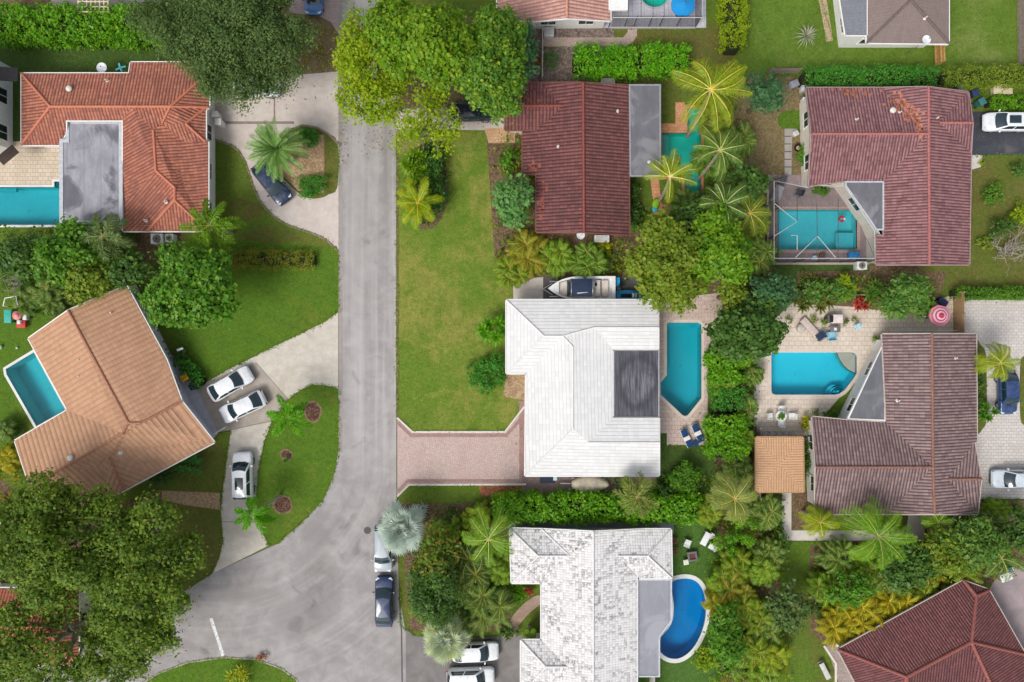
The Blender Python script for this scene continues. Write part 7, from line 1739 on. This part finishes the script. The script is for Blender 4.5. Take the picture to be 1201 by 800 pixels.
rf = MB(); rf.face([P(908, 212, 2.69), P(908, 303, 2.69), P(1026, 303, 2.69), P(1026, 271, 2.69), P(991, 219, 2.69), P(948, 221, 2.69)]); rf.build('roof_screen', MSH, K)
kb = MB(); kb.box(((b.x + c.x) / 2, b.y - .12, .12), (c.x - b.x, .2, .24)); kb.box((b.x - .12, (a.y + b.y) / 2, .12), (.2, a.y - b.y, .24)); kb.build('base_kerb', concrete('cage_kerb', '#a59a90', '#b2a79d', '#8d8177'), K)
g = P(770, 10); K = thing('pool_cage', 'screened patio cage around the round spa at the top edge', 'pool cage', (g.x, g.y, 0))
beam('eave_beam', [(716, 20.5, 2.4), (824, 20.5, 2.4), (824, -40, 2.4)], ALU, .05)
for px in (737, 752, 766, 779): beam('purlin', [(px, -40, 2.42), (px, 20, 2.42)], BRZ, .025)
for px in (718, 737, 748, 766, 779, 800, 823):
    b = P(px - (px - 600) * .035, 32); MB().box((b.x, b.y, 1.2), (.07, .07, 2.4)).build('post', BRZ, K)
w1 = MB(); a, b, c = P(716, 32), P(815, 32), P(815, -60)
for u, v in ((a, b), (b, c)): w1.face([u, v, v + Vector((0, 0, 2.4)), u + Vector((0, 0, 2.4))])
w1.build('wall_screen', MSD, K); kb = MB().box(((a.x + b.x) / 2, a.y - .1, .1), (b.x - a.x, .14, .2)); kb.build('base_kerb', concrete('grey_coping', '#a9a9ae', '#b5b5b8', '#97979c'), K)
# play equipment
t = fur(14, 371, 1.2, 'play_set', 'colourful plastic play set with a white swing frame on the left lawn', 'play set', 0)
PC = {k: plain('toy_' + k, v, .45, .06) for k, v in (('red', '#c23a36'), ('pink', '#d88a86'), ('teal', '#3fa597'), ('yellow', '#d8c22a'), ('white', '#dcdcd8'), ('blue', '#6fc0d8'))}
MB().box((-.6, 0, .9), (.7, 1.3, .1)).box((-.6, .6, .45), (.7, .08, .9)).box((-.6, -.6, .45), (.7, .08, .9)).build('platform', PC['teal'], t, True, False, .02)
MB().box((-.95, -.1, .65), (.9, .5, .06), .1, -.6).build('slide', PC['blue'], t, True, False, .02)
MB().cyl((.25, .1, .75), .45, .12, 20).cyl((.25, .1, .87), .22, .06, 16).build('round_table', PC['pink'], t, True, False); MB().cyl((.25, .1, 0), .1, .76, 10).build('post', PC['white'], t, False, False)
MB().box((.35, -.75, .3), (.9, .7, .3)).build('seat_box', PC['red'], t, True, False, .06); MB().box((.3, -.55, .55), (.35, .4, .3)).build('toy_seat', PC['white'], t, True, False, .05); MB().box((.85, -.05, .4), (.4, .6, .5)).build('step', PC['white'], t, True, False, .05)
MB().tube([(-.55, .95, 0), (-.55, 1.0, 1.6), (-.35, 1.75, 1.6), (.75, 1.95, 1.6), (.85, 1.1, 1.6), (.8, 1.1, 0)], .055, 6).tube([(-.35, 1.75, 1.6), (-.4, 2.0, 0)], .055, 6).tube([(.75, 1.95, 1.6), (.8, 2.2, 0)], .055, 6).build('swing_frame', PC['white'], t, True, False)
MB().tube([(0, .95, .9), (.4, .95, 1.0), (.9, .8, .7), (1.3, 1.1, .3)], .1, 6).build('yellow_bar', PC['yellow'], t, True, False)
t = fur(31, 362, .3, 'toy_bat', 'yellow bent toy rail right of the play set', 'toy', -20); MB().tube([(-.4, -.05, .06), (-.05, .15, .1), (.4, -.15, .06)], .07, 6).build('rail', PC['yellow'], t, True, False); MB().dome((.4, -.15, .06), (.1, .1, .08), 8, 4, True).build('tip', PC['yellow'], t, True, False)
for px, py, lb in ((1, 407, 'white play ball at the left edge near the pool corner'), (20, 408, 'small white ball on the grass near the pool corner')): t = fur(px, py, .1, 'play_ball', lb, 'ball', 0); r = .2 if px < 5 else .11; MB().dome((0, 0, r - .04), (r, r, r), 16, 8, True).build('ball', PC['white'], t, True, False)
# pergola slats and yard things at the top edge
g = P(109, 2, 2.0); t = thing('pergola', 'cream lattice pergola cut by the top edge behind the long hedge', 'pergola', (g.x, g.y, 0)); CRM = plain('cream_timber', '#d2c3a6', .8, .1, 5); q = MB()
for x in range(8): b = P(92 + 5 * x, 0, 2.2); q.box((b.x, b.y + .5, 2.2), (.1, 3.0, .09))
for yy in (2, 8, 14): b = P(109, yy, 2.29); q.box((b.x, b.y, 2.292), (3.0, .09, .09))
q.build('lattice', CRM, t)
for px, py in ((92, 14), (127, 14), (92, -10), (127, -10)): b = P(px, py, 2.2); MB().box((b.x, b.y, 1.07), (.12, .12, 2.16)).build('post', CRM, t)
bundle(187, 7, 'white storage box at the top edge beside the pergola', .8, .4, .6, '#cfd6d8', 'storage_box')
g = P(0, 628, 1.2); t = thing('garden_shed', 'small white roofed shed at the left edge seen between the oaks', 'shed', (g.x - .6, g.y, 0))
MB().box((0, 0, .95), (2.2, 2.6, 1.9)).build('wall', plain('shed_wall', '#b9c4cf', .7), t, False, False); MB().prism([(-1.3, -1.5), (1.3, -1.5), (1.3, 1.5), (-1.3, 1.5)], 1.92, 2.02).build('roof', plain('shed_roof', '#d9dde2', .5), t, False, False); MB().box((1.11, 0, .9), (.04, .8, 1.7)).build('door', plain('shed_door', '#8d98a8', .6), t, False, False)
# manhole and street bits
t = fur(431, 622, 0, 'manhole_cover', 'round dark manhole cover on the road by the silver fan palm', 'manhole cover', 0); MB().cyl((0, 0, -.02), .33, .02, 24).build('lid', plain('cast_iron', '#55504f', .7, .25, 12), t, False, False); MB().cyl((0, 0, -.02), .38, .014, 24).build('rim', plain('cast_rim', '#77716e', .7, .2, 9), t, False, False)
for px, py, lb in ((211, 410, 'white mailbox post in the shrub by the salmon house walkway'),): t = fur(px, py, 1, 'mailbox', lb, 'mailbox', 20); MB().box((0, 0, .5), (.08, .08, 1.0)).build('post', WPL, t, False, False); MB().box((.1, 0, 1.1), (.6, .22, .24)).build('box', WPL, t, True, False, .04)
t = fur(258, 505, .6, 'porch_rail', 'white low rail at the garage corner of the salmon house', 'railing', 32); q = MB()
for zz in (.4, .85): q.box((0, 0, zz), (1.3, .05, .05))
for x in (-.6, -.2, .2, .6): q.box((x, 0, .43), (.045, .045, .86))
q.build('rail', WPL, t, False, False)
for px, py, lb in ((252, 134, 'white gate pillar upper one beside the orange red house drive'), (256, 143, 'white gate pillar lower one beside the orange red house drive')):
    t = fur(px, py, 1.2, 'gate_pillar', lb, 'pillar', 0); MB().box((0, 0, .6), (.5, .5, 1.2)).build('shaft', plain('white_stucco', '#dcdad6', .85, .05), t, False, False); MB().box((0, 0, 1.24), (.62, .62, .1)).build('cap', WHITE, t, True, False, .02)
t = fur(1080, 642, .8, 'steel_trellis', 'pale blue grey metal gate standing open beside the timber fence', 'gate', 90); q = MB()
for x in (-.9, 0, .9): q.box((x, 0, .6), (.06, .06, 1.2))
for zz in (.1, .6, 1.15): q.box((0, 0, zz), (1.8, .05, .05))
q.build('frame', plain('blue_grey_steel', '#9fb0bd', .4), t, False, False); MB().box((.7, .05, .7), (.16, .05, .06)).build('latch', BLK, t, False, False)
t = fur(1060, 392, .5, 'white_rail', 'long white handrail along the upper wall of the mauve house', 'railing', 0); q = MB(); t.location.y = P(1050, 388).y
for zz in (.5, .9): q.tube([(-1.0, 0, zz), (5.0, 0, zz)], .03, 6)
for x in (-1, 1, 3, 5): q.box((x, 0, .45), (.05, .05, .9))
q.build('rail', WPL, t, False, False)

# ---------------------------------------------------------------- light, air and camera
EL, AZ = 50, -140            # the bright part of the cloudy sky stands to the lower left of the photograph
w = bpy.data.worlds.new('World'); sc.world = w; w.use_nodes = True; nt = w.node_tree
bg = nt.nodes['Background']; sky = nt.nodes.new('ShaderNodeTexSky'); sky.sky_type = 'NISHITA'; sky.sun_disc = False
sky.sun_elevation = R(EL); sky.sun_rotation = R(AZ); sky.air_density = 1.0; sky.dust_density = 3.0; sky.ozone_density = 1.0
hs = nt.nodes.new('ShaderNodeHueSaturation'); hs.inputs['Saturation'].default_value = .38
nt.links.new(sky.outputs[0], hs.inputs['Color']); nt.links.new(hs.outputs[0], bg.inputs[0]); bg.inputs[1].default_value = .15
sl = bpy.data.lights.new('sun', 'SUN'); sl.energy = 1.7; sl.angle = R(22); sl.color = (1, .965, .91)
so = bpy.data.objects.new('sun', sl); COL.objects.link(so)
d = Vector((math.sin(R(AZ)) * math.cos(R(EL)), math.cos(R(AZ)) * math.cos(R(EL)), math.sin(R(EL))))
so.rotation_euler = (-d).to_track_quat('-Z', 'Y').to_euler(); so.location = d * 120
cam = bpy.data.cameras.new('camera'); co = bpy.data.objects.new('camera', cam); COL.objects.link(co)
cam.sensor_width = 36; cam.lens = 36 * FP / 1201; cam.clip_start = 1; cam.clip_end = 1000
co.location = (0, 0, H); co.rotation_euler = (0, 0, 0); sc.camera = co
sc.view_settings.view_transform = 'Standard'; sc.view_settings.look = 'None'; sc.view_settings.exposure = EXPO; sc.view_settings.gamma = 1
sc.view_settings.use_curve_mapping = False
c = sc.cycles; c.max_bounces = 6; c.diffuse_bounces = 3; c.glossy_bounces = 2; c.transmission_bounces = 3; c.transparent_max_bounces = 8
c.use_denoising = True; c.caustics_reflective = False; c.caustics_refractive = False; c.use_adaptive_sampling = True; c.adaptive_threshold = .02
